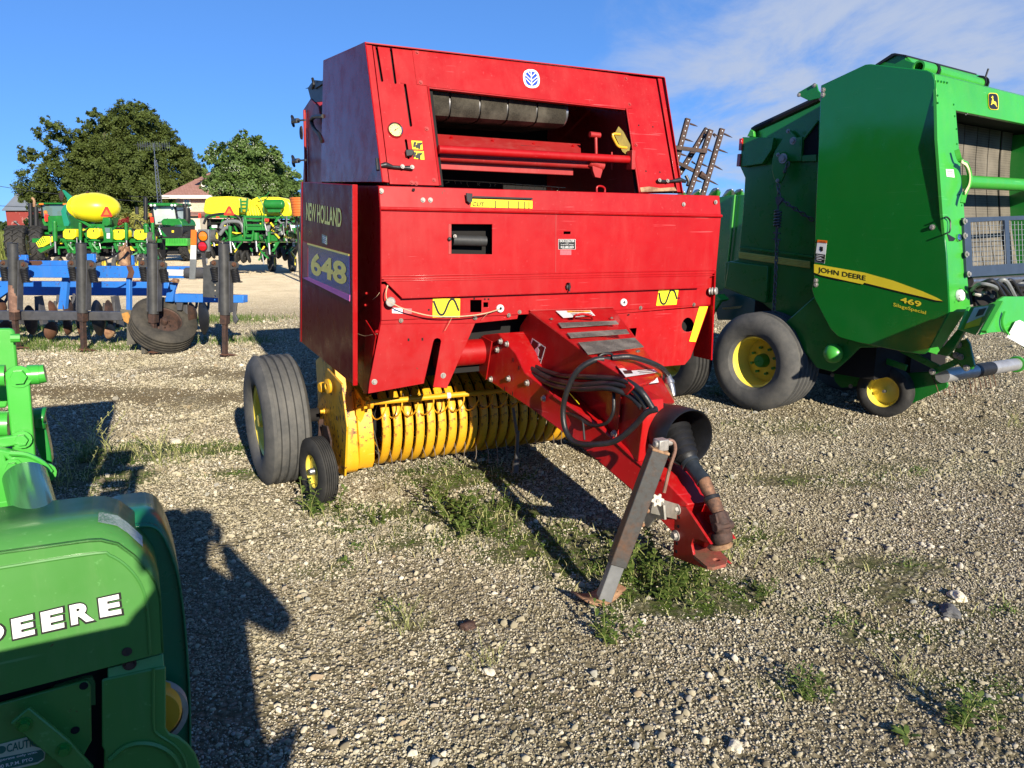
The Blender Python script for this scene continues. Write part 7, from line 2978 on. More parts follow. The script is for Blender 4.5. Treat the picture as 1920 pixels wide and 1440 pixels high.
 m.tube(catmull(B([(18, 850), (50, 853), (80, 868), (95, 885)], bb - .07), 4), .007, 6)
 m.build('welded_edge', lg, bp)
 # polished cylinder
 a, b = G.B(47, 893, bb - .12), G.B(78, 1010, bb - .32)
 m = MB()
 ax = (b - a)
 m.lathe(a, ax, [(.001, 0), (.046, 0), (.049, .004), (.049, ax.length * 1.1), (.001, ax.length * 1.1)], 36)
 cy = m.build('cylinder', Mat('polished_cylinder').m, t)
 cm = bpy.data.materials['polished_cylinder'].node_tree.nodes['Principled BSDF']
 cm.inputs['Base Color'].default_value = (.22, .42, .28, 1)
 cm.inputs['Metallic'].default_value = .85
 cm.inputs['Roughness'].default_value = .22
 dk = M['green']
 m = MB()
 m.tube(B([(66, 800), (70, 780), (84, 782)], bb + .15), .03, 12)
 m.prism(B([(64, 782), (82, 782), (96, 850), (98, 870), (80, 868), (66, 830)], bb + .15), (0, .06, 0))
 m.build('rear_arm', dk, t, bevel=.006)
 # added box out of view, shaped to cast shade on the shield
 m = MB()
 c = G.loc(V((-.80, .12, 0)))
 m.bx(c.x - .9, c.x + .62, c.y - .16, c.y + .16, .35, 1.22)
 m.build('shade_box', gm, t, bevel=.03)
 m = MB()
 m.beam((c.x - .2, c.y + .1, .45), (-.9, .1, .5), .12, .14)
 m.build('tongue_beam', gm, t, bevel=.01)
 # the tall bale chamber of this machine, beyond the left edge of the photo
 m = MB()
 m.prism([V((-2.0, .74, .40)), V((-2.0, .74, 1.75)), V((-1.7, .74, 1.92)), V((-.50, .74, 1.92)), V((-.48, .74, .40))], (0, .6, 0))
 bc = m.build('bale_chamber', gm, t, bevel=.02)
 for x in (-1.85, -1.5, -1.15, -.8):
  m = MB()
  m.prism([V((x, .70, .45)), V((x, .70, 1.72)), V((x + .06, .70, 1.72)), V((x + .06, .70, .45))], (0, .04, 0))
  m.build('chamber_rib', gm, bc, bevel=.006)
 for z in (.75, 1.35):
  m = MB()
  m.bx(-1.98, -.5, .715, .74, z, z + .05)
  m.build('chamber_rail', gm, bc, bevel=.006)
 m = MB()
 m.bx(-2.3, -.55, 1.36, 1.9, .5, 1.35)
 m.bx(-1.4, -.35, .45, .72, .30, .85)
 m.build('frame_box', gm, t, bevel=.02)
nearmachine()
# ================= the photographer, whose shadow lies on the gravel =================
def skinned(name, joints, bones, mat, parent, sub=2, root=0):
 me = bpy.data.meshes.new(name)
 me.from_pydata([j[0] for j in joints], bones, [])
 o = bpy.data.objects.new(name, me)
 col.objects.link(o)
 o.parent = parent
 sk = o.modifiers.new('skin', 'SKIN')
 sk.use_smooth_shade = True
 for i, j in enumerate(joints):
  r = j[1]
  me.skin_vertices[0].data[i].radius = r if isinstance(r, tuple) else (r, r)
  me.skin_vertices[0].data[i].use_root = (i == root)
 ss = o.modifiers.new('sub', 'SUBSURF')
 ss.levels = sub
 ss.render_levels = sub
 me.materials.append(mat)
 return o
def person():
 bx_, by_ = .09, -.36
 t = thing('person', 'photographer in cap and dark jacket whose long shadow falls at the lower left', 'person', (bx_, by_, 0), radians(0))
 skin = simple('skin', (.55, .33, .24), .5, 0, .08, 8, 0)
 jeans = simple('blue_jeans', (.03, .05, .11), .85, 0, .2, 30, .1)
 jack_ = simple('dark_jacket', (.035, .035, .04), .8, 0, .2, 20, .1)
 # local +y is forward. phone near (.02, .33, 1.64)
 J_ = [((0, 0, .98), (.19, .14)), ((0, 0, 1.15), (.18, .14)), ((0, .01, 1.32), (.19, .13)), ((0, 0, 1.47), (.13, .09)), ((0, .01, 1.56), (.055, .055)), ((0, .03, 1.66), (.075, .09)), ((0, .03, 1.76), (.078, .095)), ((0, .02, 1.82), (.05, .06)),
   ((-.19, 0, 1.46), .062), ((-.27, .14, 1.28), .048), ((-.13, .27, 1.55), .034), ((.19, 0, 1.44), .062), ((.32, .14, 1.27), .048), ((.03, .27, 1.56), .034),
   ((-.10, 0, .90), (.115, .12)), ((-.13, .01, .50), .080), ((-.14, -.02, .10), .042), ((-.14, .13, .04), .038), ((.10, 0, .90), (.115, .12)), ((.13, .02, .50), .080), ((.14, -.02, .10), .042), ((.14, .13, .04), .038)]
 bn = [(0, 1), (1, 2), (2, 3), (3, 4), (4, 5), (5, 6), (6, 7), (3, 8), (8, 9), (9, 10), (3, 11), (11, 12), (12, 13), (0, 14), (14, 15), (15, 16), (16, 17), (0, 18), (18, 19), (19, 20), (20, 21)]
 skinned('body', J_, bn, skin, t)
 def grow(j, k):
  r = j[1]
  return (j[0], tuple(x * k + .006 for x in (r if isinstance(r, tuple) else (r, r))))
 js = [grow(J_[i], 1.10) for i in (0, 1, 2, 3, 8, 9, 10, 11, 12, 13)]
 js[6] = ((-.15, .25, 1.51), (.045, .045))
 js[9] = ((.05, .25, 1.52), (.045, .045))
 skinned('jacket', js, [(0, 1), (1, 2), (2, 3), (3, 4), (4, 5), (5, 6), (3, 7), (7, 8), (8, 9)], jack_, t)
 js = [grow(J_[i], 1.10) for i in (0, 14, 15, 16, 18, 19, 20)]
 skinned('trousers', js, [(0, 1), (1, 2), (2, 3), (0, 4), (4, 5), (5, 6)], jeans, t)
 for s_ in (-1, 1):
  m = MB()
  m.sph((s_ * .14, .05, .045), .06, 14, (.85, 2.1, .75))
  m.build('shoe', simple('brown_boot', (.10, .06, .035), .6, 0, .2, 20, 0), t)
  # hands: palm and five fingers closed on the phone
  hx = -.15 if s_ < 0 else .0
  fj = [((hx, .26, 1.56), .030), ((hx + s_ * -.01, .30, 1.60), .034)]
  bo = [(0, 1)]
  for k in range(4):
   z = 1.575 + k * .022
   i = len(fj)
   fj += [((hx + s_ * .010, .325, z), .010), ((hx - s_ * .010, .352, z + .004), .009), ((hx - s_ * .034, .350, z + .004), .008)]
   bo += [(1, i), (i, i + 1), (i + 1, i + 2)]
  i = len(fj)
  fj += [((hx - s_ * .012, .295, 1.625), .011), ((hx - s_ * .036, .305, 1.640), .009)]
  bo += [(1, i), (i, i + 1)]
  skinned('hand', fj, bo, skin, t, sub=1)
 m = MB()
 for s_ in (-1, 1):
  m.sph((s_ * .034, .118, 1.735), .013, 10)
 m.build('eye', M['white'], t)
 m = MB()
 m.sph((0, .128, 1.70), .016, 10, (.8, 1.2, 1.5))
 for s_ in (-1, 1):
  m.sph((s_ * .083, .02, 1.70), .026, 10, (.4, .8, 1.2))
 m.build('nose_and_ears', skin, t)
 m = MB()
 m.sph((0, .118, 1.658), .022, 10, (1.2, .4, .3))
 m.build('mouth', simple('lips', (.45, .16, .14), .5, 0, .1, 9, 0), t)
 m = MB()
 m.sph((0, .02, 1.79), .108, 20, (.92, 1.05, .75))
 m.prism([V((x, y, 1.785)) for x, y in ((-.075, .09), (-.06, .17), (0, .20), (.06, .17), (.075, .09))], (0, 0, .008))
 m.build('cap', simple('green_cap', (.02, .08, .03), .8, 0, .1, 20, 0), t)
 p = thing('phone', 'phone held up by the photographer', 'phone', (0, -.035, 1.65), 0)
 m = MB()
 m.bx(-.075, .075, -.010, -.002, -.037, .037)
 m.build('phone_case', M['black'], p, bevel=.004)
 m = MB()
 m.bx(-.070, .070, -.0125, -.0105, -.033, .033)
 m.build('phone_screen', M['glass'], p)
person()
# ================= the blue tillage machine =================
def ripper():
 a, b = ground(165, 662), ground(420, 671)
 d = (b - a)
 ph = math.degrees(atan2(d.x, d.y))
 P = Fr(a.x, a.y, ph)
 t = frthing('tillage_machine', 'blue framed tillage machine with upright black spring shanks and rusty discs', 'tillage machine', P)
 B = lambda l, b=0: [P.B(x, y, b) for x, y in l]
 blue = M['blue']
 def bar(x0, x1, y0, y1, b, dep, mat, nm, y2=None, y3=None):
  m = MB()
  m.prism(B([(x0, y0), (x1, y2 if y2 is not None else y0), (x1, y3 if y3 is not None else y1), (x0, y1)], b), (0, dep, 0))
  return m.build(nm, mat, t, bevel=.008)
 bar(-120, 356, 497, 520, .30, .14, blue, 'main_beam', 500, 522)
 bar(-120, 60, 489, 499, .70, .12, blue, 'rear_beam')
 bar(60, 125, 489, 499, .70, .12, M['blue'], 'rear_beam')
 bar(-120, 316, 527, 553, 1.25, .15, blue, 'lower_beam', 529, 555)
 bar(327, 456, 551, 567, .40, .12, blue, 'side_beam', 554, 568)
 bar(-120, 232, 582, 600, .10, .10, M['iron'], 'rear_tube', 585, 601)
 m = MB()
 m.plate(B([(319, 525), (333, 525), (326, 545), (323, 566), (309, 566), (312, 548)], .38), [], (0, .05, 0))
 m.build('curved_arm', blue, t, bevel=.006)
 m = MB()
 m.plate(B([(-40, 560), (60, 505), (75, 505), (-20, 572)], .5), [], (0, .06, 0))
 m.plate(B([(118, 505), (128, 505), (122, 580), (108, 580)], .45), [], (0, .06, 0))
 m.plate(B([(236, 520), (243, 520), (243, 600), (236, 600)], .35), [], (0, .06, 0))
 m.build('frame_plate', blue, t, bevel=.006)
 for (x, y) in ((41, 486), (168, 484), (240, 487)):
  m = MB()
  m.prism(B([(x - 7, y - 8), (x + 7, y - 8), (x + 9, y + 10), (x - 9, y + 10)], .62), (0, .05, 0))
  m.build('frame_lug', blue, t, bevel=.004)
 m = MB()
 m.prism(B([(295, 505), (354, 506), (354, 517), (295, 516)], .297), (0, -.002, 0))
 m.build('white_reflector', M['white'], t, smooth=False)
 m = MB()
 m.prism(B([(237, 499), (248, 499), (252, 510), (249, 521), (238, 521), (241, 510)], .297), (0, -.003, 0))
 m.prism(B([(50, 489), (78, 489), (80, 494), (72, 499), (52, 499)], .697), (0, -.003, 0))
 m.build('rust_patch', M['rust'], t, smooth=False)
 # diagonal folding wing in the shade
 # shanks with their covers and spring pairs
 for i, (x, xt) in enumerate(((33, 24), (157, 152), (288, 285), (421, 419))):
  yb = 660 + i * 4
  m = MB()
  p1, p0 = P.B(xt, 456 + (i == 3), .0), P.B(xt + 3, 584 + i * 2, .0)
  m.tube([p0, p1], .064, 24)
  m.tube([p1, p1 + V((0, 0, .004))], .058, 24)
  sk = m.build('shank_cover', M['rustdark'] if False else simple('dull_black_tube', (.055, .056, .056), .5, .2, .35, 8, .1), t, bevel=.004)
  if i == 0:
   m = MB()
   q = P.B(xt + 1.5, 534, 0)
   m.tube([p0 - V((0, 0, .002)), q], .0655, 24)
   m.build('rusted_sleeve', rusty('flat_rust_sleeve', (.30, .17, .12), (.18, .10, .07), 7), sk)
  m = MB()
  f = P.B(x, yb, .02)
  f.z = 0.02
  m.beam(p0 + V((0, 0, .02)), f + V((.01, 0, .0)), .05, .07, (0, 1, 0))
  m.beam(p0, p0 + (f - p0) * .22, .09, .10, (0, 1, 0))
  m.build('shank', M['rustdark'], sk, bevel=.004)
  m = MB()
  m.prism([f + V((-.13, .10, -.005)), f + V((0, -.10, .03)), f + V((.13, .10, -.005)), f + V((0, .0, .035))], (0, 0, .012))
  m.build('sweep_point', M['rust'], sk)
  m = MB()
  for s_ in (-1, 1):
   m.beam(p1 + V((s_ * .075, .02, -.22)), V((p0.x + s_ * .075, p0.y + .02, p0.z + .03)), .012, .09, (0, 1, 0))
  m.build('shank_channel', M['iron'], sk)
  for s_ in (-1, 1):
   m = MB()
   xx = xt + s_ * 18 + (2 if s_ > 0 else 0)
   yy = 488 + (3 if s_ > 0 else 0)
   m.prism([p for p in B([(xt, yy - 1), (xx + s_ * 1, yy - 1), (xx + s_ * 8, yy + 3), (xx + s_ * 8, yy + 10), (xx + s_ * 2, yy + 14), (xt, yy + 12)], .0)], (0, .012, 0))
   pl_ = m.build('spring_plate', simple('dark_plate', (.06, .06, .058), .55, .2, .3, 9, .1), sk, bevel=.003)
   m = MB()
   m.bolt(P.B(xx, yy + 5, -.001), FW, .022, .02)
   m.build('bolt', M['rust'], pl_)
   m = MB()
   top = P.B(xx, yy + 12, .02)
   bot = P.B(xx + 5, yy + 37, .05)
   m.helix(top, bot, .040, .011, 8, 6, 12)
   m.build('spring', M['black'], sk)
   m = MB()
   m.tube([top, bot], .030, 10)
   m.prism(B([(xx - 5, yy + 36), (xx + 12, yy + 37), (xx + 12, yy + 39), (xx - 5, yy + 38)], .03), (0, .05, 0))
   m.build('spring_seat', M['void'], sk)
 # discs
 for (x, y, w_, h_, ti, mt, b_) in ((100, 580, 10, 17, .4, 'rust', .7), (5, 575, 10, 17, .4, 'rust', .7), (130, 578, 7, 22, .2, 'rustdark', .6), (187, 596, 9, 34, .15, 'black', .5), (208, 586, 7, 24, .2, 'rustdark', .7), (98, 620, 10, 17, -.6, 'rust', .6), (12, 618, 10, 17, -.6, 'rust', .6),
         (128, 612, 6, 16, .2, 'rust', .6), (152, 612, 6, 18, .5, 'rust', .6), (208, 622, 10, 14, -.6, 'rustpale', .6), (335, 585, 9, 22, .2, 'black', .6), (362, 590, 8, 24, .1, 'rustdark', .6), (384, 594, 9, 34, .1, 'black', .55), (60, 600, 8, 28, .2, 'rustdark', .8)):
  m = MB()
  c = P.B(x, y, b_)
  k = abs((P.B(x, y - h_, b_) - c).z)
  ax = V((1, .32 + ti * .5, ti * .25)).normalized()
  prof = [(.001, .05), (k * .4, .04), (k * .75, .015), (k, -.02), (k * .98, -.026), (k * .75, .008), (k * .4, .032), (.001, .042)]
  m.lathe(c, ax, prof, 28)
  o = m.build('disc_blade', M[mt], t)
  m = MB()
  m.tube([c, V((c.x, c.y + .1, c.z + .12)), V((c.x, c.y + .12, max(c.z + .2, .62)))], .02, 6)
  m.build('disc_arm', M['iron'], o)
 for (x, b_) in ((72, .9), (30, .85), (215, .8), (140, .9)):
  m = MB()
  m.beam(P.B(x, 555, b_), V((P.B(x, 555, b_).x + .04, b_, .25)), .06, .10, (0, 1, 0))
  m.build('leg', M['iron'], t)
 m = MB()
 m.plate(B([(342, 567), (350, 567), (352, 600), (346, 640), (340, 600)], .5), [], (0, .03, 0))
 m.plate(B([(434, 568), (444, 568), (441, 590), (446, 600), (441, 608), (437, 602), (436, 585)], .4), [], (0, .03, 0))
 m.plate(B([(330, 566), (342, 566), (340, 582), (332, 582)], .42), [], (0, .03, 0))
 m.build('coulter_shank', M['iron'], t, bevel=.003)
 # leaning gauge tyre
 c = P.B(306, 609, .28)
 o = wheel(t, c, V((.58, -.34, .70)), .42, .30, .52, M['rustdark'], M['tyreold'], grooves=4, n=56, deep=.08)
 # parking stand
 m = MB()
 m.prism(B([(237, 585), (250, 585), (252, 645), (238, 648)], .05), (0, .08, 0))
 m.prism(B([(225, 580), (245, 582), (243, 600), (228, 598)], .02), (0, .03, 0))
 m.beam(P.B(250, 632, .1), P.B(275, 632, .1), .03, .03)
 m.beam(P.B(270, 630, .06), V((P.B(270, 650, .06).x, .06, .02)), .06, .06, (0, 1, 0))
 m.build('parking_stand', simple('muddy_iron', (.12, .11, .085), .8, .1, .4, 9, .2), t, bevel=.004)
 m = MB()
 m.prism(B([(228, 588), (238, 585), (243, 595), (240, 607), (232, 602)], -.0), (0, .02, 0))
 m.build('rusty_clamp', simple('orange_rust', (.45, .22, .05), .8, 0, .4, 14, .2), t)
 # reflector post and lamps
 m = MB()
 m.prism(B([(356, 486), (367.5, 486), (365, 524), (354.5, 524)], .15), (0, .02, 0))
 rp = m.build('reflector_post', M['grey'], t, bevel=.002)
 m = MB()
 m.prism(B([(358, 431), (368, 431), (367.5, 460), (357.5, 460)], .15), (0, .01, 0))
 m.build('orange_reflector', M['orange'], rp)
 m = MB()
 m.prism(B([(357.5, 460), (367.5, 460), (367, 486), (356.5, 486)], .15), (0, .01, 0))
 m.build('white_reflector', M['white'], rp)
 m = MB()
 m.prism(B([(370, 430), (391, 430), (391, 472), (370, 472)], .12), (0, .05, 0))
 lh = m.build('lamp_housing', M['grey'], t, bevel=.008)
 for (q, mt, nm) in (((381, 443), 'lensor', 'amber_lamp'), ((380, 462), 'lensred', 'red_lamp')):
  m = MB()
  m.lathe(P.B(*q, .119), FW, [(.001, .02), (.03, .02), (.055, .014), (.062, 0), (.001, 0)], 28)
  ll = m.build(nm, M[mt], lh)
  m = MB()
  m.lathe(P.B(*q, .118), FW, [(.064, 0), (.064, .012), (.07, .012), (.07, 0)], 28)
  m.build('lamp_ring', M['black'], ll)
 m = MB()
 m.beam(P.B(380, 472, .14), P.B(384, 500, .2), .04, .03, (0, 1, 0))
 m.tube([P.B(350, 512, .3), P.B(395, 512, .3)], .075, 16)
 m.build('lamp_arm', M['iron'], t)
 m = MB()
 m.plate(B([(381, 497), (410, 499), (409, 559), (380, 557)], .06), [circ(P.B(403, 503 + 10.5 * k, .06), (1, 0, 0), (0, 0, 1), .012, 8) for k in range(6)], (0, .012, 0))
 m.build('drilled_plate', simple('dark_grey_plate', (.07, .072, .07), .5, .2, .3, 12, .1), t, bevel=.003)
 # loose hydraulic hose
 m = MB()
 m.tube(catmull(B([(180, 492), (190, 489), (205, 484), (220, 475), (230, 466), (234, 462)], .2), 5), .012, 6)
 m.build('hydraulic_hose', M['rubber'], t)
 m = MB()
 m.tube(B([(228, 470), (236, 456)], .2), .018, 8)
 m.tube(B([(233, 462), (234, 497)], .5), .075, 14)
 m.build('rusty_cylinder', M['rustpale'], t)
 m = MB()
 m.tube(B([(250, 526), (330, 528)], .3), .012, 8)
 m.tube(B([(325, 526), (334, 527)], .3), .03, 8)
 m.build('ram_rod', M['rustpale'], t)
ripper()
# ================= planters and tractors across the lane =================
JY = simple('yellow_tank_plastic', (.86, .74, .02), .35, 0, .03, 2, 0)
FG_, FB = M['fargreen'], M['black']
def farframe(px, d):
 p = at(px, 431, d)
 return Fr(p.x, p.y, 90)
def lugwheel(t, c, R_, wd, rot=0.0, mat='rimyel', lugs=18, deep=.12):
 ax = V((-cos(rot), -sin(rot), 0))
 return wheel(t, c, ax, R_, wd, .55, M[mat], M['tyrenew'], grooves=0, lugs=lugs, n=32, deep=deep, bolts=0)
def ribwheel(t, c, R_, wd, rot=0.0):
 ax = V((-cos(rot), -sin(rot), 0))
 return wheel(t, c, ax, R_, wd, .55, M['rimyel'], M['tyre'], grooves=4, n=32, deep=.12, bolts=0)
def smv(F, t, x, y, w_, h_, b):
 """slow vehicle triangle"""
 m = MB()
 m.prism([F.B(x - w_ * .1, y - h_ / 2, b), F.B(x + w_ * .1, y - h_ / 2, b), F.B(x + w_ / 2, y + h_ * .42, b), F.B(x + w_ * .45, y + h_ / 2, b), F.B(x - w_ * .45, y + h_ / 2, b), F.B(x - w_ / 2, y + h_ * .42, b)], (0, .02, 0))
 o = m.build('slow_vehicle_triangle', M['sinred'], t)
 m = MB()
 m.prism([F.B(x, y - h_ * .24, b - .004), F.B(x + w_ * .26, y + h_ * .3, b - .004), F.B(x - w_ * .26, y + h_ * .3, b - .004)], (0, .003, 0))
 m.build('orange_field', M['orange'], o)
def rowunit(F, t, x, y, b, s=1.0):
 """seed row unit: yellow hopper over green shank, arms, closing wheels"""
 k = s
 B = lambda l, bb=b: [F.B(p, q, bb) for p, q in l]
 m = MB()
 m.prism(B([(x - 13 * k, y - 6 * k), (x - 9 * k, y - 11 * k), (x + 11 * k, y - 11 * k), (x + 13 * k, y - 7 * k), (x + 13 * k, y + 4 * k), (x + 6 * k, y + 9 * k), (x - 6 * k, y + 9 * k), (x - 13 * k, y + 5 * k)]), (0, .55, 0))
 u = m.build('seed_hopper', JY, t, bevel=.02)
 m = MB()
 m.prism(B([(x - 1, y - 9 * k), (x + 1, y - 9 * k), (x + 2, y - 4 * k), (x, y - 3 * k)], b - .01), (0, .01, 0))
 m.build('hopper_latch', M['kstick'], u)
 m = MB()
 m.prism(B([(x - 4, y + 9 * k), (x + 6, y + 9 * k), (x + 5, y + 22 * k), (x - 2, y + 22 * k)], b + .05), (0, .3, 0))
 m.tube(B([(x - 9, y + 12), (x + 12, y + 12)], b), .03, 6)
 m.tube(B([(x - 2, y + 18), (x + 8, y + 30)], b), .05, 6)
 m.tube(B([(x + 6, y + 18), (x - 4, y + 26)], b), .035, 6)
 m.prism(B([(x - 10, y + 16), (x - 6, y + 14), (x + 2, y + 34), (x - 2, y + 36)], b), (0, .1, 0))
 m.prism(B([(x + 2, y + 24), (x + 10, y + 22), (x + 12, y + 34), (x + 6, y + 38)], b), (0, .1, 0))
 m.build('row_frame', FG_, u, bevel=.006)
 for s_ in (-1, 1):
  m = MB()
  m.lathe(F.B(x + 4 + s_ * 4.5, y + 41, b), (1, .2 * s_, .25 * s_), [(.05, -.03), (.14, -.03), (.16, 0), (.14, .03), (.05, .03)], 18)
  m.build('closing_wheel', M['iron'], u)
 m = MB()
 m.tube(B([(x + 2, y + 14), (x + 3, y + 25)], b - .02), .02, 5)
 m.sph(F.B(x + 3, y + 16, b - .03), .05, 8)
 m.build('down_spring', M['steel'], u)
def clutter(F, t, x0, x1, y0, y1, b, n, seed, mats=('fargreen', 'black', 'fargreen', 'steel', 'fargreen', 'jdyel')):
 """the tangle of brackets, hoses and rams on a planter frame"""
 r = random.Random(seed)
 nm = {'fargreen': 'frame_bracket', 'black': 'hose', 'steel': 'ram_rod', 'jdyel': 'yellow_cover', 'grey': 'duct'}
 for k in range(n):
  mt = mats[k % len(mats)]
  x, y = r.uniform(x0, x1), r.uniform(y0, y1)
  p = F.B(x, y, b + r.uniform(-.2, .35))
  m = MB()
  if mt == 'black':
   pts = [p]
   for i in range(3):
    pts.append(pts[-1] + V((r.uniform(-.25, .25), r.uniform(-.08, .08), r.uniform(-.25, .2))))
   m.tube(catmull(pts, 4), .022, 5)
  elif mt == 'steel':
   m.tube([p, p + V((r.uniform(-.1, .1), 0, -r.uniform(.2, .4)))], .025, 6)
   m.sph(p, .045, 6)
  else:
   q = p + V((r.uniform(-.3, .3), r.uniform(-.05, .05), r.uniform(-.35, .1)))
   if r.random() < .5:
    m.beam(p, q, .05, .07, (0, 1, 0))
   else:
    m.prism([p, p + V((r.uniform(.08, .2), 0, .04)), q + V((.1, 0, 0)), q], (0, .08, 0))
  m.build(nm[mt], M[mt], t)
def planter_one():
 D = 30
 F = farframe(178, D)
 t = frthing('planter', 'planter with one big yellow egg shaped tank and small yellow seed hoppers', 'planter', F, 'folded planters across the lane')
 B = lambda l, b=0: [F.B(x, y, b) for x, y in l]
 # tank
 c = F.B(177, 389, .8)
 k = D / FPX
 m = MB()
 prof = [(.001, -1.0)]
 for i in range(1, 16):
  a = pi * i / 16
  prof.append((sin(a) ** 1.0, -cos(a)))
 prof.append((.001, 1.0))
 n = 28
 vs, fs = [], []
 for j in range(n):
  a = 2 * pi * j / n
  for (r, h) in prof:
   vs.append(c + V((h * .98, sin(a) * r * .85, cos(a) * r * .585)))
 mm_ = len(prof)
 for j in range(n):
  for i in range(mm_ - 1):
   fs.append((j * mm_ + i, j * mm_ + i + 1, ((j + 1) % n) * mm_ + i + 1, ((j + 1) % n) * mm_ + i))
 m.add(vs, fs)
 tk = m.build('tank', JY, t, recalc=True, ang=70)
 m = MB()
 for i in range(4):
  x = c.x - .86 + i * .09
  rr = sin(math.acos(min(1, abs(x - c.x) / .98)))
  L_ = [V((x, c.y + sin(a) * rr * .86, c.z + cos(a) * rr * .595)) for a in [2 * pi * q / 24 for q in range(25)]]
  m.tube(L_, .018, 5, cap=False)
 m.build('tank_rib', JY, tk)
 m = MB()
 m.prism(B([(150, 408), (166, 420), (200, 420), (212, 408), (206, 428), (168, 428)], .6), (0, .5, 0))
 m.prism(B([(144, 405), (172, 424), (170, 428), (140, 409)], .55), (0, .06, 0))
 m.build('tank_cradle', FG_, t, bevel=.01)
 smv(F, t, 199.5, 397, 22, 19, -.35)
 m = MB()
 m.prism(B([(193, 408), (205, 408), (206, 421), (199, 424), (191, 420)], -.3), (0, .15, 0))
 m.prism(B([(190, 426), (208, 426), (211, 436), (211, 454), (195, 455), (193, 436)], -.25), (0, .3, 0))
 c_ = m.build('centre_post', FG_, t, bevel=.01)
 m = MB()
 m.prism(B([(200, 437), (206, 437), (206, 447), (200, 447)], -.27), (0, .01, 0))
 m.build('label', M['white'], c_)
 m = MB()
 m.prism(B([(196, 427), (206, 427), (206, 436), (198, 436)], -.27), (0, .01, 0))
 m.build('lamp', M['glass'], c_)
 # lift posts and main bars
 for (x, y0, y1, w_) in ((102.5, 417, 452, 8), (150, 420, 450, 6), (236, 420, 450, 6), (286, 420, 450, 6), (274, 424, 436, 10)):
  m = MB()
  m.tube(B([(x, y0), (x + 1, y1)], -.1), w_ * k * .5, 10)
  m.sph(F.B(x, y0, -.1), w_ * k * .52, 10)
  o = m.build('lift_cylinder', FG_, t)
  m = MB()
  m.tube(B([(x + 1, y1), (x + 2, y1 + 22)], -.1), .04, 8)
  m.build('ram_rod', M['steel'], o)
 m = MB()
 m.prism(B([(60, 447), (300, 447), (300, 455), (60, 455)], .45), (0, .2, 0))
 m.prism(B([(90, 462), (290, 462), (290, 466), (90, 466)], .3), (0, .12, 0))
 m.build('toolbar', FG_, t, bevel=.01)
 for (x, y) in ((130, 440), (175, 439), (222, 441), (263, 441)):
  rowunit(F, t, x, y, -.15, .95)
 m = MB()
 m.prism(B([(67, 455), (80, 443), (98, 443), (100, 452), (82, 462), (72, 464)], .1), (0, .5, 0))
 m.build('seed_hopper', JY, t, bevel=.01)
 m = MB()
 for i in range(5):
  m.prism(B([(68 + i * 3, 453 - i * 2.2), (69.2 + i * 3, 452 - i * 2.2), (74 + i * 3, 461 - i * 2), (72.6 + i * 3, 461.6 - i * 2)], .08), (0, .02, 0))
 m.prism(B([(70, 468), (92, 460), (100, 462), (76, 474)], .0), (0, .3, 0))
 m.build('folded_marker', FG_, t)
 # marker arm and disc against the trees
 m = MB()
 m.prism(B([(116, 357), (119, 356), (136, 370), (136, 378), (129, 378)], .6), (0, .08, 0))
 m.prism(B([(125, 372), (137, 370), (137, 382), (127, 384)], .58), (0, .1, 0))
 m.prism(B([(114, 396), (120, 384), (126, 382), (124, 400), (130, 418), (128, 424), (120, 424)], .55), (0, .12, 0))
 m.build('marker_arm', simple('teal_arm', (.01, .2, .12), .4, 0, .1, 5, 0), t, bevel=.006)
 for (x, y, r) in ((114, 367, .20), (163, 363, .12)):
  m = MB()
  m.lathe(F.B(x, y, .55), (-.6, -.8, .1), [(.001, .03), (r * .6, .02), (r, -.02), (r * .97, -.03), (.001, .02)], 20)
  m.build('marker_disc', M['rustdark'], t)
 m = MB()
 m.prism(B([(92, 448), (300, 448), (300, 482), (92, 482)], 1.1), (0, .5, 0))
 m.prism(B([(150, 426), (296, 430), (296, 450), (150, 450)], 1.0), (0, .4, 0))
 m.build('painted_shade', M['void'], t)  # near-black sheets paint the deep shade behind the planter frame
 clutter(F, t, 95, 300, 424, 446, .2, 34, 5)
 clutter(F, t, 95, 300, 452, 480, .1, 36, 6)
 clutter(F, t, 232, 300, 418, 440, .1, 14, 9, ('black', 'steel', 'fargreen', 'grey'))
 for x in (108, 137, 190, 217, 252):
  m = MB()
  p = F.B(x, 477, .2)
  ribwheel(t, V((p.x, p.y, .30)), .30, .16)
 g = F.B(284, 445, -.1)
 ribwheel(t, V((g.x, g.y, g.z)), .22, .20)
def tractor(F, t, cabx, yroof, s, lens=True):
 pass
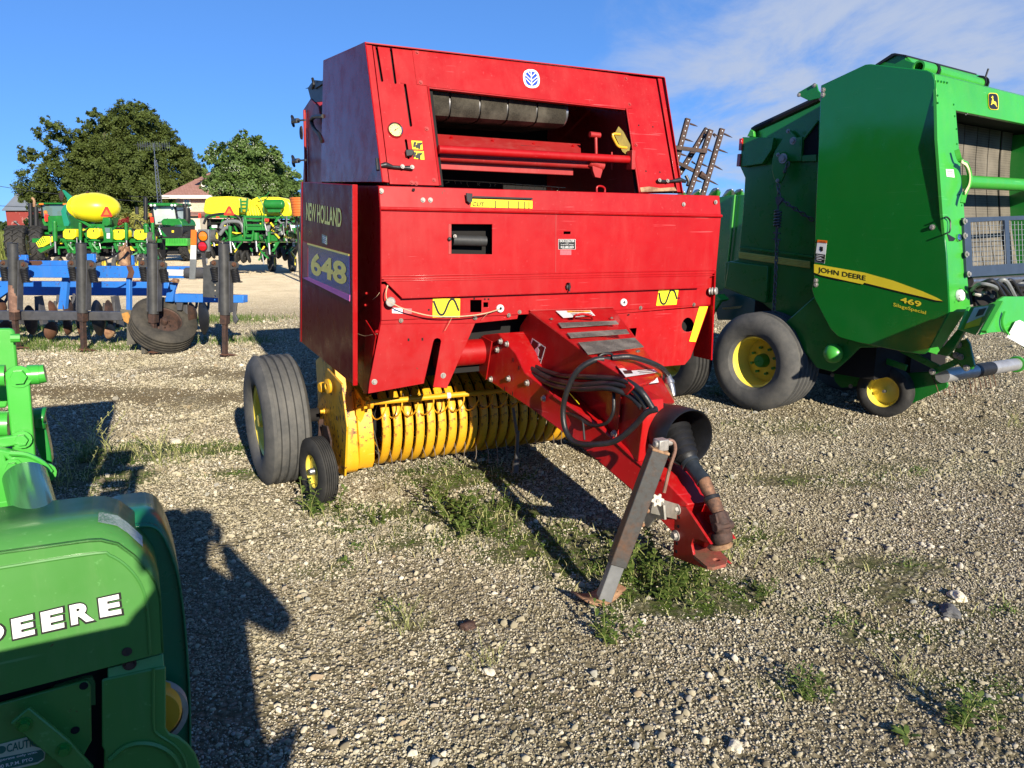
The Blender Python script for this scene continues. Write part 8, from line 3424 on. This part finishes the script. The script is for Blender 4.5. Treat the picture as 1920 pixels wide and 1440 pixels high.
def tractor_one():
 D = 34
 F = farframe(90, D)
 t = frthing('tractor', 'green tractor with dual tyres and tall exhaust, behind the egg shaped tank', 'tractor', F, 'tractors hitched to the planters')
 B = lambda l, b=0: [F.B(x, y, b) for x, y in l]
 k = D / FPX
 m = MB()
 m.prism(B([(66, 380), (126, 380), (123, 383), (70, 383)], -.2), (0, 1.8, 0))
 rf = m.build('cab_roof', FG_, t, bevel=.03)
 m = MB()
 m.prism(B([(73, 381), (81, 381), (81, 384), (73, 384)], -.23), (0, .03, 0))
 m.prism(B([(118, 381), (124, 381), (124, 384), (118, 384)], -.23), (0, .03, 0))
 m.build('roof_lamp', M['orange'], rf)
 m = MB()
 m.prism(B([(76, 384), (121, 384), (119, 410), (80, 412)], 0), (0, 1.4, 0))
 cb = m.build('cab_glass', M['glass'], t)
 m = MB()
 for l in ([(76, 384), (78.5, 384), (82, 412), (79, 412)], [(119, 384), (121.5, 384), (120, 410), (117.5, 410)], [(78, 406), (120, 405), (120, 412), (79, 413)]):
  m.prism(B(l, -.02), (0, .06, 0))
 m.build('cab_post', FB, cb)
 m = MB()
 m.prism(B([(88, 405), (122, 404), (124, 432), (90, 436)], -.5), (0, 1.2, 0))
 m.prism(B([(78, 410), (95, 408), (95, 440), (80, 440)], -.3), (0, 1, 0))
 m.build('body', FG_, t, bevel=.03)
 m = MB()
 m.tube(B([(57, 381), (58, 425)], -.6), .085, 12)
 m.tube(B([(67, 388), (68, 425)], -.5), .10, 12)
 m.prism(B([(56, 424), (86, 423), (88, 430), (57, 430)], -.6), (0, .6, 0))
 m.prism(B([(63, 410), (72, 410), (78, 424), (62, 424)], -.5), (0, .3, 0))
 o = m.build('exhaust', FB, t)
 m = MB()
 m.tube(catmull(B([(64, 388), (64, 376), (60, 371)], -.5), 3), .055, 8)
 m.build('exhaust_tip', M['rustpale'], o)
 m = MB()
 m.lathe(F.B(85.5, 398, -.5), (0, 0, 1), [(.001, .08), (.07, .06), (.08, -.06), (.001, -.08)], 12)
 m.build('beacon', M['lensor'], t)
 m = MB()
 m.prism(B([(83, 402), (90, 402), (91, 415), (84, 415)], -.5), (0, .03, 0))
 m.build('red_marker', M['sinred'], t)
 for (x, b) in ((43, .3), (29, .3), (75, -.4)):
  p = F.B(x, 460, b)
  lugwheel(t, V((p.x, p.y, .92)), .92, .50, .35, lugs=18)
 m = MB()
 m.bx(F.B(60, 431, 0).x, F.B(118, 431, 0).x, -.2, 2.6, .6, 1.4)
 m.build('chassis', FB, t)  # black block carries the deep shade under and behind the tractor
 p = F.B(118, 460, 1)
 lugwheel(t, V((p.x, p.y + 1, .85)), .85, .5, .35)
def tractor_two():
 D = 40
 F = farframe(318, D)
 t = frthing('tractor', 'green tractor facing the camera with black grille, between the two planters', 'tractor', F, 'tractors hitched to the planters')
 B = lambda l, b=0: [F.B(x, y, b) for x, y in l]
 m = MB()
 m.prism(B([(276, 382), (279, 380.5), (331, 380.5), (334, 383), (330, 386), (280, 386)], .6), (0, 1.8, 0))
 rf = m.build('cab_roof', FG_, t, bevel=.03)
 m = MB()
 for x in (283, 290, 322, 328):
  m.lathe(F.B(x, 385, .57), FW, [(.001, .03), (.05, .03), (.07, 0), (.001, 0)], 10)
 m.build('roof_lamp', M['white'], rf)
 m = MB()
 m.prism(B([(285, 386), (327, 386), (331, 412), (290, 421)], 1.0), (0, 1.4, 0))
 cb = m.build('cab_glass', simple('pale_windscreen', (.42, .50, .46), .08, 0, .25, 1.2, 0), t)
 m = MB()
 for l in ([(282, 386), (286, 386), (291, 424), (287, 424)], [(326, 386), (329, 386), (334, 415), (331, 415)]):
  m.prism(B(l, .95), (0, .1, 0))
 m.tube(B([(296, 417), (312, 414), (314, 409)], .93), .015, 5)
 m.build('cab_post', FB, cb)
 # bonnet
 m = MB()
 m.prism(B([(301, 415), (306, 410), (336, 410), (341, 416), (343, 424), (304, 424)], -.6), (0, 1.7, 0))
 bn = m.build('bonnet', FG_, t, bevel=.05)
 m = MB()
 m.prism(B([(303, 424), (342, 424), (342, 447), (306, 447)], -.58), (0, 1.6, 0))
 gr = m.build('grille', FB, bn, bevel=.02)
 m = MB()
 m.prism(B([(304, 421), (320, 421.5), (320, 425), (305, 425)], -.63), (0, .03, 0))
 m.prism(B([(327, 421.5), (341, 421), (341, 425), (328, 425)], -.63), (0, .03, 0))
 m.build('headlight', M['chrome'], bn)
 m = MB()
 m.prism(B([(322, 432), (326, 432), (326, 436), (322, 436)], -.6), (0, .01, 0))
 m.build('badge', M['jdyel'], gr)
 m = MB()
 m.prism(B([(304, 447), (351, 447), (351, 461), (306, 461)], -.9), (0, .5, 0))
 m.prism(B([(303, 455), (306, 455), (308, 468), (304, 468)], -.9), (0, .4, 0))
 fw = m.build('front_weights', M['greenlight'], t, bevel=.02)
 m = MB()
 for i in range(14):
  x = 308 + i * 3.1
  m.prism(B([(x, 448), (x + .5, 448), (x + .5, 456), (x, 456)], -.92), (0, .02, 0))
 m.build('weight_gap', FG_, fw)
 for (x0_, y0_, y1_, r, tip) in ((273, 370, 412, .10, 0), (347, 386, 412, .09, 1), (257, 388, 402, .08, 0)):
  m = MB()
  m.tube(B([(x0_, y0_), (x0_, y1_)], .2), r, 12)
  if tip:
   m.tube(B([(x0_, 382), (x0_, 387)], .2), .13, 12)
   m.tube(catmull(B([(350, 390), (351, 412), (346, 420), (342, 428)], .2), 3), .17, 10)
  m.build('stack', FB, t)
 m = MB()
 m.tube(B([(330, 396), (345, 393)], .5), .03, 6)
 m.tube(B([(240, 368), (318, 370)], 1.2), .02, 4)
 m.prism(B([(332, 372), (336, 372), (337, 380), (332, 380)], .8), (0, .05, 0))
 m.build('mirror_arm', FB, t)
 m = MB()
 m.lathe(F.B(282, 403, -.2), (0, 0, 1), [(.001, .09), (.08, .07), (.09, -.06), (.001, -.08)], 12)
 m.build('beacon', M['lensor'], t)
 m = MB()
 m.prism(B([(281, 407), (287, 407), (288, 418), (283, 418)], -.2), (0, .03, 0))
 m.build('red_marker', M['sinred'], t)
 for (x, b) in ((297, .0), (353, .0), (364, 1.6)):
  p = F.B(x, 470, b)
  lugwheel(t, V((p.x, p.y, .78)), .78, .42, 0)
 m = MB()
 m.bx(F.B(300, 431, 0).x, F.B(352, 431, 0).x, -.2, 2.5, .35, 1.4)
 m.build('chassis', FB, t)
def planter_two():
 D = 28
 F = farframe(470, D)
 t = frthing('planter', 'large planter with two yellow tanks, ladder and green air tank', 'planter', F, 'folded planters across the lane')
 B = lambda l, b=0: [F.B(x, y, b) for x, y in l]
 k = D / FPX
 for (l, nm) in (([(384, 374), (392, 369), (425, 368), (449, 369), (453, 376), (453, 397), (448, 407), (430, 406), (384, 401), (380, 394)], 0), ([(463, 392), (468, 376), (480, 369), (520, 369), (540, 374), (547, 382), (547, 400), (540, 408), (470, 405)], 1)):
  m = MB()
  m.prism(B(l, .5), (0, 1.1, 0))
  tk = m.build('tank', JY, t, bevel=.10)
  tk.modifiers[0].segments = 4
 m = MB()
 for i in range(4):
  m.tube(catmull(B([(470 + i * 5, 374 - i), (467 + i * 5, 388), (470 + i * 5, 404)], .47), 4), .02, 6)
 m.prism(B([(450, 398), (468, 396), (468, 406), (450, 408)], .6), (0, .8, 0))
 m.build('tank_rib', JY, t)
 m = MB()
 m.tube(B([(499, 383), (529, 383)], .1), .17, 18)
 m.sph(F.B(499, 383, .1), .165, 14, (.6, 1, 1))
 m.sph(F.B(529, 383, .1), .165, 14, (.6, 1, 1))
 m.prism(B([(500, 390), (528, 390), (525, 398), (503, 398)], .1), (0, .2, 0))
 m.build('air_tank', FG_, t)
 smv(F, t, 429.5, 395, 20, 17, -.3)
 # ladder
 m = MB()
 for (a, b) in (((458, 406), (458, 450)), ((460, 406), (463, 430)), ((492, 405), (492, 430)), ((463, 430), (457, 452)), ((475, 432), (472, 452)), ((451, 372), (453, 398)), ((464, 372), (462, 398))):
  m.tube(B([a, b], -.25), .035, 6)
 for (y, x0_, x1_) in ((406, 458, 493), (413, 459, 493), (422, 460, 497), (430, 462, 500), (384, 451, 464), (378, 451, 464), (391, 452, 463), (441, 458, 474), (450, 456, 473)):
  m.beam(*B([(x0_, y), (x1_, y)], -.22), .12, .06)
 m.prism(B([(463, 424), (497, 424), (497, 430), (463, 431)], -.22), (0, .4, 0))
 m.tube(catmull(B([(483, 368), (488, 374), (494, 390), (496, 430)], -.2), 4), .02, 6)
 m.tube(catmull(B([(484, 372), (500, 366), (504, 360)], .2), 4), .02, 6)
 m.build('ladder', FG_, t)
 # posts, ducts, frame
 for (x, y0, y1, w_) in ((431.5, 424, 452, 7), (504, 432, 455, 7), (400, 425, 440, 10), (549, 424, 440, 10), (480, 436, 450, 12)):
  m = MB()
  m.tube(B([(x, y0), (x, y1)], -.1), w_ * k * .5, 10)
  o = m.build('lift_cylinder', FG_, t)
  m = MB()
  m.tube(B([(x, y1), (x + 2, y1 + 22)], -.1), .045, 8)
  m.build('ram_rod', M['steel'], o)
 for q in ([(414, 428), (420, 418), (435, 415), (450, 417), (456, 428), (456, 436)], [(382, 420), (388, 408), (405, 402), (430, 401), (448, 408), (455, 424)], [(412, 440), (422, 428), (432, 426)], [(516, 426), (524, 430), (530, 440)]):
  m = MB()
  m.tube(catmull(B(q, -.02), 4), .07 if q[0][0] != 382 else .045, 10)
  m.build('air_duct', M['grey'] if q[0][0] != 382 else M['rubber'], t)
 m = MB()
 m.prism(B([(384, 445), (556, 445), (556, 453), (384, 453)], .45), (0, .2, 0))
 m.prism(B([(384, 402), (548, 405), (548, 410), (384, 408)], .5), (0, .8, 0))
 m.prism(B([(425, 440), (520, 440), (520, 452), (425, 452)], .1), (0, .3, 0))
 m.build('toolbar', FG_, t, bevel=.01)
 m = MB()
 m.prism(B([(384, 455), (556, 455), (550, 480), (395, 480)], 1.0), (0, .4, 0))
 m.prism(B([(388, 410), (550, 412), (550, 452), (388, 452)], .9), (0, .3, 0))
 m.build('painted_shade', M['void'], t)  # dark sheets standing in for the shade inside this planter
 clutter(F, t, 384, 556, 406, 446, .1, 70, 15)
 clutter(F, t, 384, 556, 450, 478, .0, 46, 16)
 clutter(F, t, 495, 545, 405, 440, -.1, 26, 17, ('steel', 'black', 'steel', 'fargreen', 'grey'))
 for (x, y) in ((395, 470), (450, 476), (462, 478), (498, 474), (527, 470), (540, 474)):
  for s_ in (-1, 1):
   m = MB()
   m.lathe(F.B(x + s_ * 4, y + 4, .1), (1, .2 * s_, .2 * s_), [(.05, -.04), (.20, -.04), (.23, 0), (.20, .04), (.05, .04)], 20)
   m.build('closing_wheel', M['tyrenew'], t)
 for x in (402, 548):
  p = F.B(x, 442, -.1)
  ribwheel(t, p, .24, .20)
 for (x, yb) in ((438, 508), (511, 509), (549, 509)):
  g = F.loc(ground(x, yb))
  ribwheel(t, V((g.x, g.y, .37)), .37, .26, .12)
 m = MB()
 m.prism(B([(372, 400), (376, 400), (377, 408), (372, 408)], .1), (0, .03, 0))
 m.prism(B([(495, 410), (504, 410), (504, 415), (495, 415)], -.2), (0, .03, 0))
 m.prism(B([(405, 406), (411, 406), (411, 409), (405, 409)], -.2), (0, .03, 0))
 m.build('marker_reflector', M['sinred'], t)
 m = MB()
 m.prism(B([(397, 422), (407, 422), (407, 427), (397, 427)], -.2), (0, .02, 0))
 m.prism(B([(544, 422), (553, 422), (553, 427), (544, 427)], -.2), (0, .02, 0))
 m.build('bracket_label', M['white'], t)
def hopper():
 F = farframe(560, 24)
 t = frthing('grain_hopper', 'orange ribbed hopper peeking out left of the red baler beside the yellow tanks', 'hopper', F)
 m = MB()
 c = F.B(566, 388, 0)
 m.lathe(V((c.x, c.y, c.z - .28)), (0, 0, 1), [(.001, 0), (.30, 0), (.36, .56), (.001, .56)], 28)
 hp = m.build('hopper', simple('orange_plastic', (.62, .16, .03), .5, 0, .1, 5, 0), t)
 m = MB()
 for i in range(7):
  z = c.z - .26 + i * .08
  m.lathe(V((c.x, c.y, z)), (0, 0, 1), [(.30 + i * .009, 0), (.318 + i * .009, .01), (.30 + i * .009, .02)], 28)
 m.build('rib', hp.data.materials[0], hp)
 m = MB()
 for a in (.6, 2.6, 4.7):
  m.tube([(c.x + .25 * cos(a), c.y + .25 * sin(a), 0), (c.x + .25 * cos(a), c.y + .25 * sin(a), c.z - .28)], .03, 6)
 m.build('leg', FB, t)
planter_one()
tractor_one()
tractor_two()
planter_two()
hopper()
# ================= weeds growing through the gravel =================
def weedmesh(kind, seed):
 """leafy: upright stems with pointed leaves; grassy: seed-headed stalks; flat: a low rosette"""
 r = random.Random(seed)
 st, lf = MB(), MB()
 def leaf(p, d, L_, w_):
  d = V(d).normalized()
  s = d.cross(V((0, 0, 1)))
  s = s.normalized() if s.length > .01 else V((1, 0, 0))
  a = p + d * L_ * .35 + V((0, 0, L_ * .05))
  b = p + d * L_ * .75
  e = p + d * L_ - V((0, 0, L_ * .12))
  lf.add([p, a + s * w_, a - s * w_, b + s * w_ * .8, b - s * w_ * .8, e], [(0, 1, 2), (1, 3, 4, 2), (3, 5, 4)])
 if kind == 'flat':
  for k in range(12):
   a = r.uniform(0, 2 * pi)
   leaf(V((0, 0, .01)), (cos(a), sin(a), r.uniform(.15, .5)), r.uniform(.04, .08), .010)
  st.tube([(0, 0, 0), (0, 0, .02)], .003, 4)
 for k in range({'leafy': 9, 'grassy': 8, 'flat': 0}[kind]):
  x, y = r.gauss(0, .075), r.gauss(0, .075)
  h = r.uniform(.05, .20) if kind == 'leafy' else r.uniform(.14, .30)
  lx, ly = r.uniform(-.7, .7) * h, r.uniform(-.7, .7) * h
  pts = catmull([(x, y, 0), (x + lx * .3, y + ly * .3, h * .5), (x + lx, y + ly, h)], 4)
  st.tube(pts, [.0028 - .0015 * i / len(pts) for i in range(len(pts))], 4)
  n = len(pts)
  for i, p in enumerate(pts):
   if kind == 'leafy' and i > 0:
    for q in range(2):
     a = r.uniform(0, 2 * pi)
     leaf(p, (cos(a), sin(a), r.uniform(.1, .7)), r.uniform(.035, .070) * (1.1 - .5 * i / n), .0095)
   elif kind == 'grassy':
    if i < n * .6:
     a = r.uniform(0, 2 * pi)
     leaf(p, (cos(a), sin(a), r.uniform(.6, 1.6)), r.uniform(.05, .10), .003)
    else:
     for q in range(6):
      a = r.uniform(0, 2 * pi)
      leaf(p + V((r.uniform(-.004, .004), r.uniform(-.004, .004), r.uniform(-.01, .01))), (cos(a), sin(a), 1.2), .014, .0035)
 return st, lf
def weeds():
 kinds = {}
 spots = [
  # px, py of the foot, kind, scale, label
  (862, 975, 'leafy', 1.15, 'bushy green weed in front of the middle of the yellow pickup'),
  (895, 1000, 'leafy', .85, 'short leafy weed just right of the bushy one before the pickup'),
  (838, 945, 'leafy', .8, 'low leafy weed under the wire tines of the pickup'),
  (940, 960, 'leafy', .7, 'lone leafy weed in the shadow beside the grey drop pipe'),
  (1215, 1095, 'leafy', 1.1, 'leafy weed standing right behind the foot of the jack'),
  (1275, 1085, 'leafy', 1.0, 'leafy weed right under the red hitch plate'),
  (1250, 1125, 'leafy', .9, 'spreading weed in the moss nearest the camera below the hitch'),
  (1310, 1110, 'leafy', .8, 'weed on the moss to the right of the hitch plate'),
  (1135, 1180, 'leafy', .7, 'weed in front of the rusty foot pad of the jack'),
  (1385, 1050, 'grassy', .7, 'thin grassy weed right of the rusty universal joint'),
  (1190, 1050, 'leafy', .9, 'weed between the jack and the tongue of the red baler'),
  (588, 950, 'leafy', 1.0, 'spindly weed leaning against the small front tyre'),
  (195, 850, 'grassy', 1.25, 'tallest dry grass clump on the moss behind the aged green baler'),
  (165, 862, 'leafy', .7, 'low pale green weed at the left of the dry grass clump'),
  (305, 870, 'grassy', .9, 'single seed headed stalk right of the dry grass clump'),
  (335, 868, 'grassy', .6, 'short grass stalk on bare gravel towards the big left tyre'),
  (1820, 1355, 'leafy', .7, 'small upright weed near the right bottom corner of the gravel'),
  (1520, 1290, 'leafy', .5, 'small sprawling weed in the middle of the right foreground'),
  (1700, 1385, 'flat', .9, 'flat four leaved seedling near the bottom edge at the right'),
  (1690, 1275, 'grassy', .45, 'tuft of fine grass halfway between hitch and right edge'),
  (765, 1185, 'grassy', .5, 'dry brownish tuft in the gravel left of the jack foot'),
  (1560, 660, 'leafy', .6, 'weed behind the round green cover of the second baler'),
  (1340, 740, 'leafy', .6, 'small weed on the gravel left of the big green baler wheel'),
  (650, 1055, 'flat', .8, 'flat rosette on gravel below the small front tyre'),
  (920, 1255, 'grassy', .4, 'tiny grass tuft in the centre foreground'),
  (120, 905, 'grassy', 1.0, 'dark grass clump in the shade behind the linkage'),
  (690, 985, 'leafy', .5, 'tiny weed on the mossy strip right of the small tyre'),
  (1430, 1115, 'leafy', .45, 'little weed at the right end of the moss under the hitch'),
  (1900, 800, 'grassy', .6, 'grass tuft at the right edge below the silver roller'),
 ]
 for i, (px, py, kd, s, lb) in enumerate(spots):
  g = ground(px, py)
  key = (kd, i % 3)
  lm = 'weed' if kd != 'grassy' else 'dry'
  t = thing('weed', lb, 'weed', (g.x, g.y, 0), random.uniform(0, 6.28), 'weeds growing through the gravel')
  t.scale = (s, s, s)
  if key not in kinds:
   st, lf = weedmesh(kd, 100 + i)
   a = st.build('stem', M['weedstem'], t, recalc=False)
   b = lf.build('leaves', LM[lm], t, smooth=False, recalc=False)
   kinds[key] = (a, b)
  else:
   for o in kinds[key]:
    c = o.copy()
    c.parent = t
    col.objects.link(c)
M['weedstem'] = simple('weed_stem', (.22, .24, .07), .7, 0, .2, 20, 0)
weeds()
def rocks():
 r = random.Random(5)
 for (px, py, s, c, lb) in ((878, 1177, .028, 'rustdark', 'dark brown stone lying alone in the centre foreground'), (1780, 1150, .040, 'stone_dark', 'dark grey stone beside a pale one at the right'), (1795, 1122, .035, 'stone_pale', 'pale rounded stone behind the dark grey one at the right'),
        (330, 830, .035, 'stone_pale', 'whitish stone at the edge of the moss behind the aged green baler'), (1378, 1402, .022, 'stone_pale', 'cream coloured pebble larger than its neighbours near the bottom edge'), (918, 1262, .02, 'stone_pale', 'pale yellow pebble in the centre foreground')):
  if c not in M:
   M[c] = simple(c, (.10, .10, .10) if c == 'stone_dark' else (.62, .56, .42), .85, 0, .2, 30, .3)
  g = ground(px, py)
  bm = bmesh.new()
  bmesh.ops.create_icosphere(bm, subdivisions=3, radius=s)
  for v in bm.verts:
   n = v.co.normalized()
   k = 1 + .22 * sin(n.x * 3 + px) * cos(n.y * 4 + py) + .12 * sin(n.z * 6 + n.x * 5)
   v.co = V((n.x * s * 1.3 * k, n.y * s * k, n.z * s * .62 * k))
  me = bpy.data.meshes.new('stone')
  bm.to_mesh(me)
  bm.free()
  me.materials.append(M[c])
  o = bpy.data.objects.new('stone', me)
  col.objects.link(o)
  o.location = (g.x, g.y, s * .3)
  o.rotation_euler = (0, 0, r.uniform(0, 6))
  tag(o, lb, 'stone', 'larger stones lying on the gravel')
rocks()
